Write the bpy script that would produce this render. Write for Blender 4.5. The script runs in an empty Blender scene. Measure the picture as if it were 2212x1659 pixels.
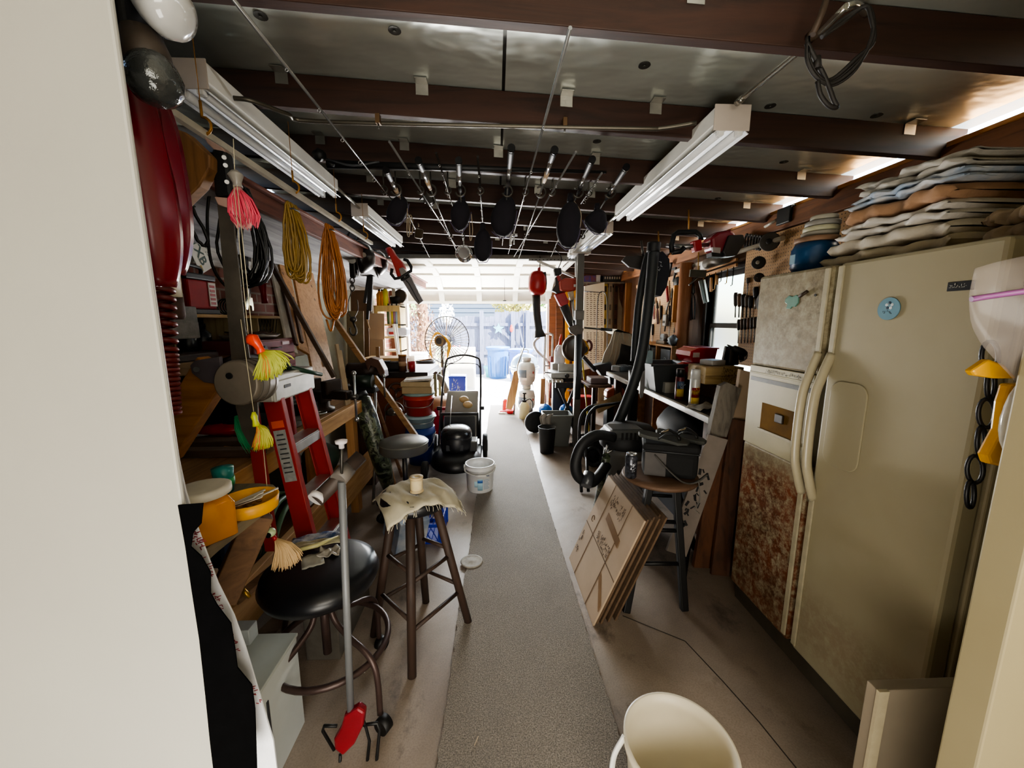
import bpy, bmesh, math, random
from math import pi, sin, cos, radians, sqrt, atan2
from mathutils import Vector, Matrix, Quaternion
random.seed(7)
sc = bpy.context.scene
COL = sc.collection
V = Vector
# ---------------------------------------------------------------- camera
F = 835.0; CW, CH = 2212, 1659
CAMZ = 1.5; PITCH = radians(9.12); YAW = radians(2.3)
cam_d = bpy.data.cameras.new('camera'); cam = bpy.data.objects.new('camera', cam_d); COL.objects.link(cam)
cam.location = (0, 0, CAMZ); cam.rotation_euler = (pi/2 - PITCH, 0, -YAW)
cam_d.sensor_width = 36; cam_d.lens = 36*F/CW; cam_d.clip_start = .05; cam_d.clip_end = 200
sc.camera = cam
_R = cam.rotation_euler.to_matrix()
def ray(px, py): return _R @ V(((px - CW/2)/F, -(py - CH/2)/F, -1))
C0 = V((0, 0, CAMZ))
def P(px, py, Y):                     # point of the sight line at depth Y
    d = ray(px, py); return C0 + d*(Y/d.y)
def PX(px, py, X):                    # ... on the plane x = X
    d = ray(px, py); return C0 + d*(X/d.x)
def PZ(px, py, z=0.0):                # ... at height z
    d = ray(px, py); return C0 + d*((z - CAMZ)/d.z)
def S(n, Y): return n*Y/F             # n picture points at depth Y, in metres
# ---------------------------------------------------------------- materials
MATS = {}
def nd(nt, t, **k):
    n = nt.nodes.new(t)
    for a, b in k.items(): setattr(n, a, b)
    return n
def mix(nt, fac, a, b, mode='MIX'):
    n = nd(nt, 'ShaderNodeMix', data_type='RGBA', blend_type=mode)
    for i, s in ((0, fac), (6, a), (7, b)):
        if hasattr(s, 'is_output'): nt.links.new(s, n.inputs[i])
        else: n.inputs[i].default_value = s if i == 0 else (*s[:3], 1)
    return n.outputs[2]
def ramp(nt, src, stops):
    r = nd(nt, 'ShaderNodeValToRGB'); nt.links.new(src, r.inputs[0])
    while len(r.color_ramp.elements) < len(stops): r.color_ramp.elements.new(.5)
    for e, (p, c) in zip(r.color_ramp.elements, stops):
        e.position = p; e.color = (c, c, c, 1) if not hasattr(c, '__len__') else (*c[:3], 1)
    return r.outputs[0]
def noise(nt, scale, detail=4, vec=None, rough=.55, dist=0):
    n = nd(nt, 'ShaderNodeTexNoise'); n.inputs['Scale'].default_value = scale; n.inputs['Detail'].default_value = detail
    n.inputs['Roughness'].default_value = rough; n.inputs['Distortion'].default_value = dist
    if vec is not None: nt.links.new(vec, n.inputs['Vector'])
    return n.outputs['Fac']
def coord(nt, scale=(1, 1, 1), rot=(0, 0, 0)):
    t = nd(nt, 'ShaderNodeTexCoord'); m_ = nd(nt, 'ShaderNodeMapping')
    nt.links.new(t.outputs['Object'], m_.inputs[0]); m_.inputs['Scale'].default_value = scale; m_.inputs['Rotation'].default_value = rot
    return m_.outputs[0]
def bump(nt, bs, h, strength, dist=.01):
    b = nd(nt, 'ShaderNodeBump'); b.inputs['Strength'].default_value = strength; b.inputs['Distance'].default_value = dist
    nt.links.new(h, b.inputs['Height']); nt.links.new(b.outputs[0], bs.inputs['Normal'])
def base(key):
    m_ = bpy.data.materials.new(key); m_.use_nodes = True; MATS[key] = m_
    nt = m_.node_tree; bs = nt.nodes['Principled BSDF']; return m_, nt, bs
def lin(c):
    if isinstance(c, str):
        c = c.lstrip('#'); c = [int(c[i:i+2], 16)/255 for i in (0, 2, 4)]
        c = [x/12.92 if x <= .04045 else ((x+.055)/1.055)**2.4 for x in c]
    return tuple(c)
def mat(col, rough=.55, metal=0, var=.25, scale=9, bmp=.08, col2=None, alpha=1, trans=0, emit=0, sheen=0, coat=0):
    key = f'{col}_{rough}_{metal}_{var}_{scale}_{bmp}_{col2}_{alpha}_{trans}_{emit}'
    if key in MATS: return MATS[key]
    m_, nt, bs = base(key); c = lin(col); c2 = lin(col2) if col2 else tuple(x*(1-var) for x in c)
    vec = coord(nt); f = noise(nt, scale, 5, vec)
    fr = ramp(nt, f, [(.35, 0.), (.65, 1.)])
    nt.links.new(mix(nt, fr, c, c2), bs.inputs['Base Color'])
    bs.inputs['Roughness'].default_value = rough; bs.inputs['Metallic'].default_value = metal
    bs.inputs['Alpha'].default_value = alpha; bs.inputs['Transmission Weight'].default_value = trans
    if rough >= 1: bs.inputs['Specular IOR Level'].default_value = .05
    if coat: bs.inputs['Coat Weight'].default_value = coat
    if sheen: bs.inputs['Sheen Weight'].default_value = sheen
    if emit: bs.inputs['Emission Strength'].default_value = emit; bs.inputs['Emission Color'].default_value = (*c, 1)
    if bmp: bump(nt, bs, noise(nt, scale*5, 3, vec), bmp, .004)
    return m_
def wood(col, col2=None, axis='x', scale=1., rough=.65, knots=True):
    key = f'wood_{col}_{col2}_{axis}_{scale}'
    if key in MATS: return MATS[key]
    m_, nt, bs = base(key); c = lin(col); c2 = lin(col2) if col2 else tuple(x*.45 for x in c)
    s = {'x': (1.2, 14, 14), 'y': (14, 1.2, 14), 'z': (14, 14, 1.2)}[axis]
    vec = coord(nt, tuple(v*scale for v in s))
    f = noise(nt, 1.6, 6, vec, .6, 1.2); fr = ramp(nt, f, [(.3, 0.), (.5, .35), (.72, 1.)])
    colr = mix(nt, fr, c, c2)
    if knots:
        v2 = coord(nt, tuple(v*scale*.5 for v in s)); k = nd(nt, 'ShaderNodeTexVoronoi'); nt.links.new(v2, k.inputs[0]); k.inputs['Scale'].default_value = .9
        kr = ramp(nt, k.outputs['Distance'], [(.04, 1.), (.12, 0.)])
        colr = mix(nt, kr, colr, tuple(x*.35 for x in c2))
    nt.links.new(colr, bs.inputs['Base Color']); bs.inputs['Roughness'].default_value = rough
    bump(nt, bs, f, .25, .004); return m_
def metal(col='#9a9a98', rough=.35, var=.2): return mat(col, rough, .9, var, 12, .03)
# ---------------------------------------------------------------- meshes
def rotm(rx=0, ry=0, rz=0): return Matrix.Rotation(rz, 3, 'Z') @ Matrix.Rotation(ry, 3, 'Y') @ Matrix.Rotation(rx, 3, 'X')
def frame(loc, rx=0, ry=0, rz=0): return Matrix.Translation(loc) @ rotm(rx, ry, rz).to_4x4()
def basis(o, x, z=None):              # frame at o: local x along x, z near z
    x = V(x).normalized(); z = V(z or (0, 0, 1)); y = z.cross(x)
    if y.length < 1e-6: y = V((0, 1, 0)).cross(x)
    y.normalize(); z = x.cross(y)
    return Matrix(((x.x, y.x, z.x, o[0]), (x.y, y.y, z.y, o[1]), (x.z, y.z, z.z, o[2]), (0, 0, 0, 1)))
class MB:
    def __init__(s, M=None): s.v = []; s.f = []; s.sm = []; s.M = M; s.bev = 0
    def _add(s, vs, fs, smooth=False):
        n = len(s.v)
        for p in vs:
            p = V(p); s.v.append(s.M @ p if s.M is not None else p)
        for f in fs: s.f.append(tuple(i+n for i in f)); s.sm.append(smooth)
        return s
    def box(s, c, d, R=None):
        c = V(c); h = [x/2 for x in d]; vs = []
        for sx in (-1, 1):
            for sy in (-1, 1):
                for sz in (-1, 1):
                    p = V((sx*h[0], sy*h[1], sz*h[2])); vs.append(c + (R @ p if R is not None else p))
        return s._add(vs, [(0, 1, 3, 2), (4, 6, 7, 5), (0, 4, 5, 1), (2, 3, 7, 6), (0, 2, 6, 4), (1, 5, 7, 3)])
    def bb(s, a, b): a = V(a); b = V(b); return s.box((a+b)/2, [abs(x) for x in (b-a)])
    def bar(s, a, b, w, h, up=(0, 0, 1)):   # box beam from a to b, w sideways, h along up
        a = V(a); b = V(b); x = (b-a); L = x.length; x.normalize(); y = V(up).cross(x)
        if y.length < 1e-5: y = V((1, 0, 0)).cross(x)
        y.normalize(); z = x.cross(y); R = Matrix((x, y, z)).transposed()
        return s.box((a+b)/2, (L, w, h), R)
    def prism(s, pts, vec):                 # polygon extruded by vec
        n = len(pts); vec = V(vec); vs = [V(p) for p in pts] + [V(p)+vec for p in pts]
        fs = [tuple(range(n)), tuple(range(2*n-1, n-1, -1))] + [(i, (i+1) % n, n+(i+1) % n, n+i) for i in range(n)]
        return s._add(vs, fs)
    def tube(s, pts, r, n=8, closed=False, flat=1.0):
        pts = [V(p) for p in pts]; m_ = len(pts); rs = r if hasattr(r, '__len__') else [r]*m_
        T = []
        for i in range(m_):
            if closed: t = pts[(i+1) % m_] - pts[i-1]
            else: t = pts[min(i+1, m_-1)] - pts[max(i-1, 0)]
            T.append(t.normalized() if t.length > 1e-9 else V((0, 0, 1)))
        up = V((0, 0, 1)) if abs(T[0].z) < .9 else V((1, 0, 0))
        N = (up - T[0]*up.dot(T[0])).normalized(); vs = []
        for i in range(m_):
            if i:
                q = T[i-1].rotation_difference(T[i]); N = q @ N; N = (N - T[i]*N.dot(T[i])).normalized()
            B = T[i].cross(N)
            for k in range(n):
                a = 2*pi*k/n; vs.append(pts[i] + (N*cos(a)*flat + B*sin(a))*rs[i])
        fs = []
        for i in range(m_ if closed else m_-1):
            j = (i+1) % m_
            for k in range(n): fs.append((i*n+k, i*n+(k+1) % n, j*n+(k+1) % n, j*n+k))
        s._add(vs, fs, True)
        if not closed:
            k0 = len(s.v) - len(vs); s.f += [tuple(range(k0+n-1, k0-1, -1)), tuple(range(k0+(m_-1)*n, k0+m_*n))]; s.sm += [False, False]
        return s
    def cyl(s, a, b, r, r2=None, n=16): return s.tube([a, b], [r, r if r2 is None else r2], n)
    def lathe(s, o, prof, axis=(0, 0, 1), n=24, sx=1., sy=1.):
        o = V(o); z = V(axis).normalized(); x = z.orthogonal().normalized() if abs(z.z) < .999 else V((1, 0, 0)); y = z.cross(x)
        vs = []; 
        for r, h in prof:
            for k in range(n):
                a = 2*pi*k/n; vs.append(o + x*(r*cos(a)*sx) + y*(r*sin(a)*sy) + z*h)
        fs = [(i*n+k, i*n+(k+1) % n, (i+1)*n+(k+1) % n, (i+1)*n+k) for i in range(len(prof)-1) for k in range(n)]
        s._add(vs, fs, True); k0 = len(s.v)-len(vs); e = (len(prof)-1)*n
        if prof[0][0] > 1e-6: s.f.append(tuple(range(k0+n-1, k0-1, -1))); s.sm.append(False)
        if prof[-1][0] > 1e-6: s.f.append(tuple(range(k0+e, k0+e+n))); s.sm.append(False)
        return s
    def ell(s, c, d, R=None, n=16, m=10, jit=0, sq=1.0):
        c = V(c); vs = []; 
        def pw(x): return math.copysign(abs(x)**sq, x)
        for i in range(m+1):
            t = pi*i/m
            for k in range(n):
                a = 2*pi*k/n; p = V((d[0]*pw(sin(t))*pw(cos(a)), d[1]*pw(sin(t))*pw(sin(a)), d[2]*pw(cos(t))))
                if jit: p *= 1 + random.uniform(-jit, jit)
                vs.append(c + (R @ p if R is not None else p))
        return s._add(vs, [(i*n+k, (i+1)*n+k, (i+1)*n+(k+1) % n, i*n+(k+1) % n) for i in range(m) for k in range(n)], True)
    def grid(s, fn, nu, nv, th=0, smooth=True):   # surface fn(u,v), optional thickness along its normal
        vs = [V(fn(i/nu, j/nv)) for i in range(nu+1) for j in range(nv+1)]; w = nv+1
        fs = [(i*w+j, (i+1)*w+j, (i+1)*w+j+1, i*w+j+1) for i in range(nu) for j in range(nv)]
        if th:
            n = len(vs); N = [V((0, 0, 0)) for _ in vs]
            for f in fs:
                q = (vs[f[2]]-vs[f[0]]).cross(vs[f[3]]-vs[f[1]])
                for i in f: N[i] += q
            vs = vs + [p - (q.normalized() if q.length else V((0, 0, 1)))*th for p, q in zip(vs, N)]
            bd = [i*w for i in range(nu+1)] + [nu*w+j for j in range(1, nv+1)] + [i*w+nv for i in range(nu-1, -1, -1)] + [j for j in range(nv-1, 0, -1)]
            fs = fs + [tuple(i+n for i in reversed(f)) for f in fs] + [(bd[k], bd[k-1], bd[k-1]+n, bd[k]+n) for k in range(len(bd))]
        return s._add(vs, fs, smooth)
    def text(s, body, size, M, depth=.002, align='CENTER', bold=False):
        c = bpy.data.curves.new('t', 'FONT'); c.body = body; c.size = size; c.extrude = depth/2; c.align_x = align; c.align_y = 'CENTER'; c.resolution_u = 3
        if bold: c.offset = size*.02
        o = bpy.data.objects.new('t', c); COL.objects.link(o); bpy.context.view_layer.update()
        me = bpy.data.meshes.new_from_object(o.evaluated_get(bpy.context.evaluated_depsgraph_get()))
        vs = [M @ v.co for v in me.vertices]; fs = [tuple(p.vertices) for p in me.polygons]
        COL.objects.unlink(o); bpy.data.objects.remove(o); bpy.data.meshes.remove(me)
        return s._add(vs, fs)
    def obj(s, name, m_, bev=0, recalc=True, sub=0):
        me = bpy.data.meshes.new(name); me.from_pydata([tuple(p) for p in s.v], [], s.f)
        for p, q in zip(me.polygons, s.sm): p.use_smooth = q
        if recalc:
            b = bmesh.new(); b.from_mesh(me); bmesh.ops.recalc_face_normals(b, faces=b.faces); b.to_mesh(me); b.free()
        me.materials.append(m_); o = bpy.data.objects.new(name, me); COL.objects.link(o)
        if bev:
            k = o.modifiers.new('bevel', 'BEVEL'); k.width = bev; k.segments = 2; k.limit_method = 'ANGLE'; k.angle_limit = radians(50)
        if sub:
            k = o.modifiers.new('sub', 'SUBSURF'); k.levels = sub; k.render_levels = sub
        return o
def scrib(mb, M, w, h, rows=1, seed=1, e=.0012):   # small broken strokes, like print too far off to read
    r = random.Random(seed); rh = h/rows; z = rh*.62
    for k in range(rows):
        y = h/2-rh*(k+.5); x = -w/2
        while x < w/2-z*.3:
            lw = z*r.uniform(.4, .75)
            if r.random() < .86:
                for _ in range(r.choice((2, 2, 3))):
                    a = V((x+lw*r.choice((0, .5, 1))*.8, y+z/2*r.choice((-1, 0, 1)), 0)); b = a+V(r.choice(((lw*.7, 0, 0), (0, z*.9, 0), (lw*.5, z*.5, 0), (0, -z*.6, 0)))); mb.bar(M @ a, M @ b, z*.16, e, up=M.to_3x3() @ V((0, 0, 1)))
            x += lw*1.25
    return mb
def props(o, label=None, cat=None, group=None, kind=None):
    for k, v in (('label', label), ('category', cat), ('group', group), ('kind', kind)):
        if v: o[k] = v
    return o
def rebase(objs, loc=None):
    if loc is None:
        lo = V((1e9,)*3); hi = -lo
        for o in objs:
            for v in o.data.vertices:
                for i in range(3): lo[i] = min(lo[i], v.co[i]); hi[i] = max(hi[i], v.co[i])
        loc = V(((lo.x+hi.x)/2, (lo.y+hi.y)/2, lo.z))
    M = Matrix.Translation(-V(loc))
    for o in objs: o.data.transform(M)
    return V(loc)
class T:                              # a thing: an Empty at its base with its parts below
    def __init__(s, name, label, cat, group=None, kind=None): s.a = (name, label, cat, group, kind); s.parts = []
    def part(s, name, mb, m_, parent=None, bev=0, label=None, kind=None, sub=0):
        o = mb.obj(name, m_, bev, sub=sub); s.parts.append((o, parent)); props(o, label=label, kind=kind); return o
    def done(s, loc=None):
        name, label, cat, group, kind = s.a
        loc = rebase([o for o, _ in s.parts], loc); e = bpy.data.objects.new(name, None); COL.objects.link(e); e.location = loc; e.empty_display_size = .05
        for o, p in s.parts: o.parent = p or e
        s.o = e; props(e, label, cat, group, kind); return e
def solo(name, label, cat, mb, m_, group=None, kind=None, bev=0, sub=0):
    o = mb.obj(name, m_, bev, sub=sub); o.location = rebase([o]); return props(o, label, cat, group, kind)
def struct(name, mb, m_, bev=0, label=None, cat=None, parent=None):
    o = mb.obj(name, m_, bev)
    if parent: o.parent = parent
    else: props(o, kind='structure', label=label, cat=cat)
    return o
def dup(root, loc=None, rz=None, label=None, scale=None):
    def cp(o, par):
        c = o.copy(); COL.objects.link(c); c.parent = par
        for ch in list(o.children): cp(ch, c)
        return c
    r = cp(root, None)
    if loc is not None: r.location = loc
    if rz is not None: r.rotation_euler.z = rz
    if scale: r.scale = (scale,)*3
    if label: r['label'] = label
    return r
def arc(c, r, a0, a1, n, ax=(1, 0, 0), ay=(0, 0, 1), ry=None):
    c = V(c); ax = V(ax); ay = V(ay); ry = ry or r
    return [c + ax*(r*cos(a0+(a1-a0)*i/n)) + ay*(ry*sin(a0+(a1-a0)*i/n)) for i in range(n+1)]
def spline(pts, n=6):                 # Catmull-Rom through pts
    pts = [V(p) for p in pts]; q = [pts[0]*2-pts[1]] + pts + [pts[-1]*2-pts[-2]]; out = []
    for i in range(1, len(q)-2):
        a, b, c, d = q[i-1:i+3]
        for k in range(n):
            t = k/n; out.append(.5*((2*b) + (c-a)*t + (2*a-5*b+4*c-d)*t*t + (3*b-a-3*c+d)*t**3))
    return out + [pts[-1]]
def poly2(mb, M, pts, th):            # 2-D outline in the local xy plane of M, thickness th along local z
    return mb.prism([M @ V((x, y, -th/2)) for x, y in pts], (M.to_3x3() @ V((0, 0, th))))
BLK = mat('#0d0d0e', .55, 0, .3); BLKG = mat('#0e0e10', .25, 0, .2); RUB = mat('#1b1b1c', .75, 0, .3)
STEEL = metal('#a8a8a6', .3); DSTEEL = metal('#55534f', .45); CHROME = metal('#d0d0d0', .15, .05); ALU = metal('#bfc0bf', .38)
WHT = mat('#e9e8e2', .45, 0, .08); OFFW = mat('#d4d0c2', .55, 0, .12); GREY = mat('#85878a', .55, 0, .15); DGREY = mat('#3b3d40', .55, 0, .2)
RED = mat('#a01820', .35, 0, .2); RED2 = mat('#c3372c', .4, 0, .2); BLUE = mat('#1c3fae', .4, 0, .2); YEL = mat('#e8b020', .4, 0, .15); ORG = mat('#e2571e', .4, 0, .15)
PINE = wood('#b98a56', '#8a5d33', 'y'); PINEX = wood('#b98a56', '#8a5d33', 'x'); PINEZ = wood('#b98a56', '#8a5d33', 'z'); PLY = wood('#c49a66', '#a37542', 'z', .6)
DWOOD = wood('#55321f', '#2a160d', 'x'); DWOODZ = wood('#5b3a25', '#2f1a10', 'z'); BROWNZ = wood('#7b4a28', '#4c2812', 'z'); CARDB = mat('#ad977f', .8, 0, .12, 4, .05); GWOODZ = wood('#7d756a', '#4c463e', 'z')
SKY, SUN, ROOM, DOORL, EXPO, LOOK, DRIVE_FILL, LOBBY = 1.1, 26, 42, 3600, 1.1, "AgX - Medium High Contrast", 520, 22
# ================================================================ THE SETTING
def vmap(nt, order):                  # object coordinates re-ordered, e.g. 'yz'
    t = nd(nt, 'ShaderNodeTexCoord'); s = nd(nt, 'ShaderNodeSeparateXYZ'); c = nd(nt, 'ShaderNodeCombineXYZ')
    nt.links.new(t.outputs['Object'], s.inputs[0])
    for i, a in enumerate(order): nt.links.new(s.outputs['XYZ'.index(a.upper())], c.inputs[i])
    return c.outputs[0]
def concrete_mat():
    m_, nt, bs = base('concrete'); vec = coord(nt)
    a = ramp(nt, noise(nt, 1.3, 6, vec, .6, .4), [(.3, lin('#a8998b')), (.5, lin('#8d7f72')), (.72, lin('#6f6259'))])
    st = ramp(nt, noise(nt, 3.1, 7, coord(nt, (1, .6, 1)), .7), [(.56, 0.), (.68, 1.)])
    c = mix(nt, st, a, lin('#5a5048')); sp = ramp(nt, noise(nt, 160, 2, vec), [(.4, 0.), (.7, .25)])
    c = mix(nt, sp, c, lin('#4c443c')); nt.links.new(c, bs.inputs['Base Color'])
    r = ramp(nt, noise(nt, 2.2, 4, vec), [(.3, .38), (.7, .62)]); nt.links.new(r, bs.inputs['Roughness'])
    bump(nt, bs, noise(nt, 40, 5, vec), .12, .004); return m_
def carpet_mat():
    m_, nt, bs = base('carpet'); vec = coord(nt)
    f = noise(nt, 210, 3, vec, .7); c = ramp(nt, f, [(.33, lin('#4a433b')), (.5, lin('#7d7468')), (.68, lin('#a89d8e'))])
    l = ramp(nt, noise(nt, 2.2, 4, vec), [(.3, 0.), (.75, .4)]); c = mix(nt, l, c, lin('#544e47'))
    nt.links.new(c, bs.inputs['Base Color']); bs.inputs['Roughness'].default_value = .95; bs.inputs['Sheen Weight'].default_value = .25
    bump(nt, bs, f, .7, .006); return m_
def brick_mat():
    m_, nt, bs = base('brick'); b = nd(nt, 'ShaderNodeTexBrick'); vec = vmap(nt, 'yzx'); nt.links.new(vec, b.inputs[0])
    b.inputs['Scale'].default_value = 1; b.inputs['Brick Width'].default_value = .21; b.inputs['Row Height'].default_value = .075; b.inputs['Mortar Size'].default_value = .008
    b.inputs['Color1'].default_value = (*lin('#9a5a45'), 1); b.inputs['Color2'].default_value = (*lin('#6d3527'), 1); b.inputs['Mortar'].default_value = (*lin('#9d9082'), 1)
    f = ramp(nt, noise(nt, 9, 5, vec), [(.3, 0.), (.7, .6)]); c = mix(nt, f, b.outputs['Color'], lin('#6a4b40'))
    nt.links.new(c, bs.inputs['Base Color']); bs.inputs['Roughness'].default_value = .85
    bump(nt, bs, b.outputs['Fac'], -.6, .01); return m_
def ceil_mat():
    m_, nt, bs = base('ceiling_panel'); vec = coord(nt)
    c = ramp(nt, noise(nt, 1.1, 4, vec), [(.3, lin('#dfe4dc')), (.7, lin('#c3c8bf'))]); nt.links.new(c, bs.inputs['Base Color'])
    bs.inputs['Metallic'].default_value = .6; bs.inputs['Roughness'].default_value = .3
    w = noise(nt, 1.7, 3, coord(nt, (1.6, 2.4, 1))); bump(nt, bs, w, .5, .05); return m_
def paint_mat(key, col, spots='#3a3834'):
    m_, nt, bs = base(key); vec = coord(nt); c = lin(col)
    a = mix(nt, ramp(nt, noise(nt, 2.5, 4, vec), [(.3, 0.), (.8, .5)]), c, tuple(x*.82 for x in c))
    k = nd(nt, 'ShaderNodeTexVoronoi'); nt.links.new(coord(nt, (1, 1, .55)), k.inputs[0]); k.inputs['Scale'].default_value = 3.2
    a = mix(nt, ramp(nt, k.outputs['Distance'], [(.022, .8), (.034, 0.)]), a, lin(spots)); nt.links.new(a, bs.inputs['Base Color'])
    bs.inputs['Roughness'].default_value = .5; bump(nt, bs, noise(nt, 90, 3, vec), .08, .002); return m_
CONC = concrete_mat()
YB = 7.2                                            # the wall with the big door
mb = MB().bb((-2.3, -2.2, -.12), (2.6, YB, 0)); struct('floor', mb, CONC)
# carpet runner down the middle of the floor, with frayed edges
def carpet(u, v):
    y = .55 + 6.35*v; e = .003*sin(y*97)+.002*sin(y*53)+.004*sin(y*6)
    xl = -.235 + .018*y + e; xr = .46 - .014*y - .004*y*sin(y)*.6 + .003*sin(y*77+2)+.002*sin(y*131)
    return (xl + (xr-xl)*u, y, .010)
solo('carpet_runner', 'long worn grey carpet runner laid down the middle of the concrete floor', 'carpet', MB().grid(carpet, 3, 400, .009, False), carpet_mat())
# walls
mb = MB()
WY0, WY1, WZ0, WZ1 = 3.3, 4.12, .98, 1.99
mb.bb((2.25, .3, 0), (2.35, WY0, 2.34)).bb((2.25, WY1, 0), (2.35, YB, 2.34)).bb((2.25, WY0, 0), (2.35, WY1, WZ0)).bb((2.25, WY0, WZ1), (2.35, WY1, 2.34))
wall_r = struct('wall_right', mb, wood('#6b4a30', '#3f2817', 'z', .5))
mb = MB().bb((-2.05, -.4, 0), (-1.92, YB, 2.55)); struct('wall_left', mb, brick_mat())
WBACK = wood('#6b3d26', '#3d2114', 'z', .6)
mb = MB().bb((-2.05, YB, 0), (-1.62, YB+.1, 2.6)).bb((.95, YB, 0), (2.35, YB+.1, 2.6)).bb((-1.62, YB, 2.3), (.95, YB+.1, 2.6)); struct('wall_back', mb, WBACK)
NEARP = paint_mat('near_paint', '#9d9b92'); CREAM = paint_mat('cream_paint', '#978c6c')
# the doorway the view looks through: left panel and right jamb, close to the eye
a = P(248, 0, .62); b = P(452, 1659, .62)
xl = (P(350, 700, .62)).x
mb = MB().bb((-1.9, .61, -.02), (xl, .62, 2.7)); struct('wall_near_left', mb, NEARP, bev=.004)
xr = P(2190, 1150, .60).x
mb = MB().bb((xr, .58, 0), (2.3, .64, 2.7)); struct('wall_near_right', mb, CREAM, bev=.004)
mb = MB().bb((-2.3, -2.3, 0), (2.6, -2.2, 2.7)).bb((-2.4, -2.3, 0), (-2.3, .6, 2.7)).bb((2.6, -2.3, 0), (2.7, .6, 2.7)); struct('wall_rear', mb, OFFW)
mb = MB().bb((-2.4, -2.3, 2.7), (2.7, .62, 2.78)); struct('ceiling_rear', mb, OFFW)
# roof: tilted sheet panels on rafters
SL = -.053
def zc(x): return 2.41 + SL*x
mb = MB(); yy = [.62, 7.3]
seams = [-2.0, .04, 2.22]
for i in range(2):
    x0, x1 = seams[i]+(.0 if i == 0 else .0), seams[i+1]
    mb.grid(lambda u, v: (x0+(x1-x0)*u, .62+6.7*v, zc(x0+(x1-x0)*u)+.142), 2, 2, -.02, False)
ceil = struct('ceiling', mb, ceil_mat())
struct('ceiling_seam', MB().bb((.032, .62, 2.548), (.046, 7.3, 2.551)), metal('#4a4a46', .5), parent=ceil)
WASH = metal('#6e6e6a', .5)
for px, py in ((566, 68), (853, 82), (1393, 125), (1900, 204), (2172, 212), (726, 262), (923, 278), (1290, 295), (1697, 316), (1857, 350), (1553, 403), (1123, 32), (1667, 197)):
    p = PZ(px, py, 2.545); p.z = zc(p.x)+.139
    w = MB().lathe(p, [(.024, 0), (.022, .004), (.006, .004)], n=16).lathe(p-V((0, 0, .004)), [(.006, 0), (.006, .004)], n=8); struct('washer', w, WASH, parent=ceil)
# bright translucent eave strip at the right edge of the roof
m_, nt, bs = base('eave_sheet'); bs.inputs['Base Color'].default_value = (.85, .9, .8, 1); bs.inputs['Roughness'].default_value = .5; bs.inputs['Transmission Weight'].default_value = .8
EAVE = m_
struct('ceiling_eave', MB().grid(lambda u, v: (2.221+.09*u, .62+6.7*v, zc(2.221+.09*u)+.142), 2, 2, -.004, False), EAVE)
RW = wood('#40261a', '#22130b', 'x', .8)
RAFY = [1.34, 1.96, 2.57, 3.19, 3.80, 4.41, 5.02, 5.63, 6.24, 6.82]
RAFB = []
BRKT = metal('#b9b7b0', .4)
for k, y in enumerate(RAFY):
    M = Matrix(((1, 0, 0, 0), (0, 1, 0, 0), (SL, 0, 1, 0), (0, 0, 0, 1)))
    mb = MB(M); mb.bb((-2.02, y, 2.41), (2.3, y+.042, 2.548)); o = struct('rafter', mb, RW, bev=.003)
    RAFB.append(o)
    if k < 8:
        for x in ((-1.05, -.55, .02, .62, 1.95) if k % 2 == 0 else (-.95, -.33, .33, .75, 2.0)):
            b = MB(M).bb((x-.028, y-.004, 2.50), (x+.028, y-.001, 2.549)).bb((x-.028, y-.05, 2.545), (x+.028, y, 2.548)); struct('hanger_clip', b, BRKT, parent=o)
# right hand wall plate, top strip coloured as if sunlit, and plywood band
mb = MB().bb((2.18, .64, 2.2), (2.25, YB, 2.335)); struct('trim_1', mb, wood('#8a5a34', '#5a361d', 'y'), bev=.004)
mb = MB().bb((2.2, .64, 2.337), (2.4, YB, 2.365)); struct('trim_2', mb, wood('#e8b070', '#c08a4c', 'y'), bev=.003)
mb = MB().bb((2.232, 1.3, 1.75), (2.25, 3.0, 2.2)); struct('trim_3', mb, wood('#6d4527', '#45290f', 'y', .5))
# house eave on the left: dark fascia and grey boarded soffit
mb = MB().bb((-1.13, .7, 2.02), (-1.10, 6.3, 2.10)).bb((-1.16, .7, 2.1), (-1.07, 6.3, 2.115)); struct('trim_4', mb, wood('#8a5a4c', '#5d3830', 'y'), bev=.003)
GB = wood('#a8a7a8', '#66676b', 'y', .6)
for i in range(5):
    x0 = -1.14 - .165*i; mb = MB(); z0 = 2.02 - .004*i
    mb._add([(x0, .7, z0), (x0, 6.4, z0), (x0-.16, 6.4, z0-.03-.012*(i % 2)), (x0-.16, .7, z0-.03-.012*(i % 2)), (x0, .7, z0+.015), (x0, 6.4, z0+.015), (x0-.16, 6.4, z0-.013), (x0-.16, .7, z0-.013)], [(0, 1, 2, 3), (7, 6, 5, 4), (0, 4, 5, 1), (1, 5, 6, 2), (2, 6, 7, 3), (3, 7, 4, 0)])
    struct('trim_%d' % (5+i), mb, GB)
mb = MB().bb((-1.92, .7, 1.87), (-1.89, 6.4, 2.0)); struct('trim_10', mb, wood('#c9c7c0', '#96938a', 'y'))
# painted panel wall beyond the brick
mb = MB().bb((-1.915, 3.55, .0), (-1.88, 6.2, 1.9)); struct('wall_left_panel', mb, mat('#8b8873', .7, 0, .25, 3))
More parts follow.
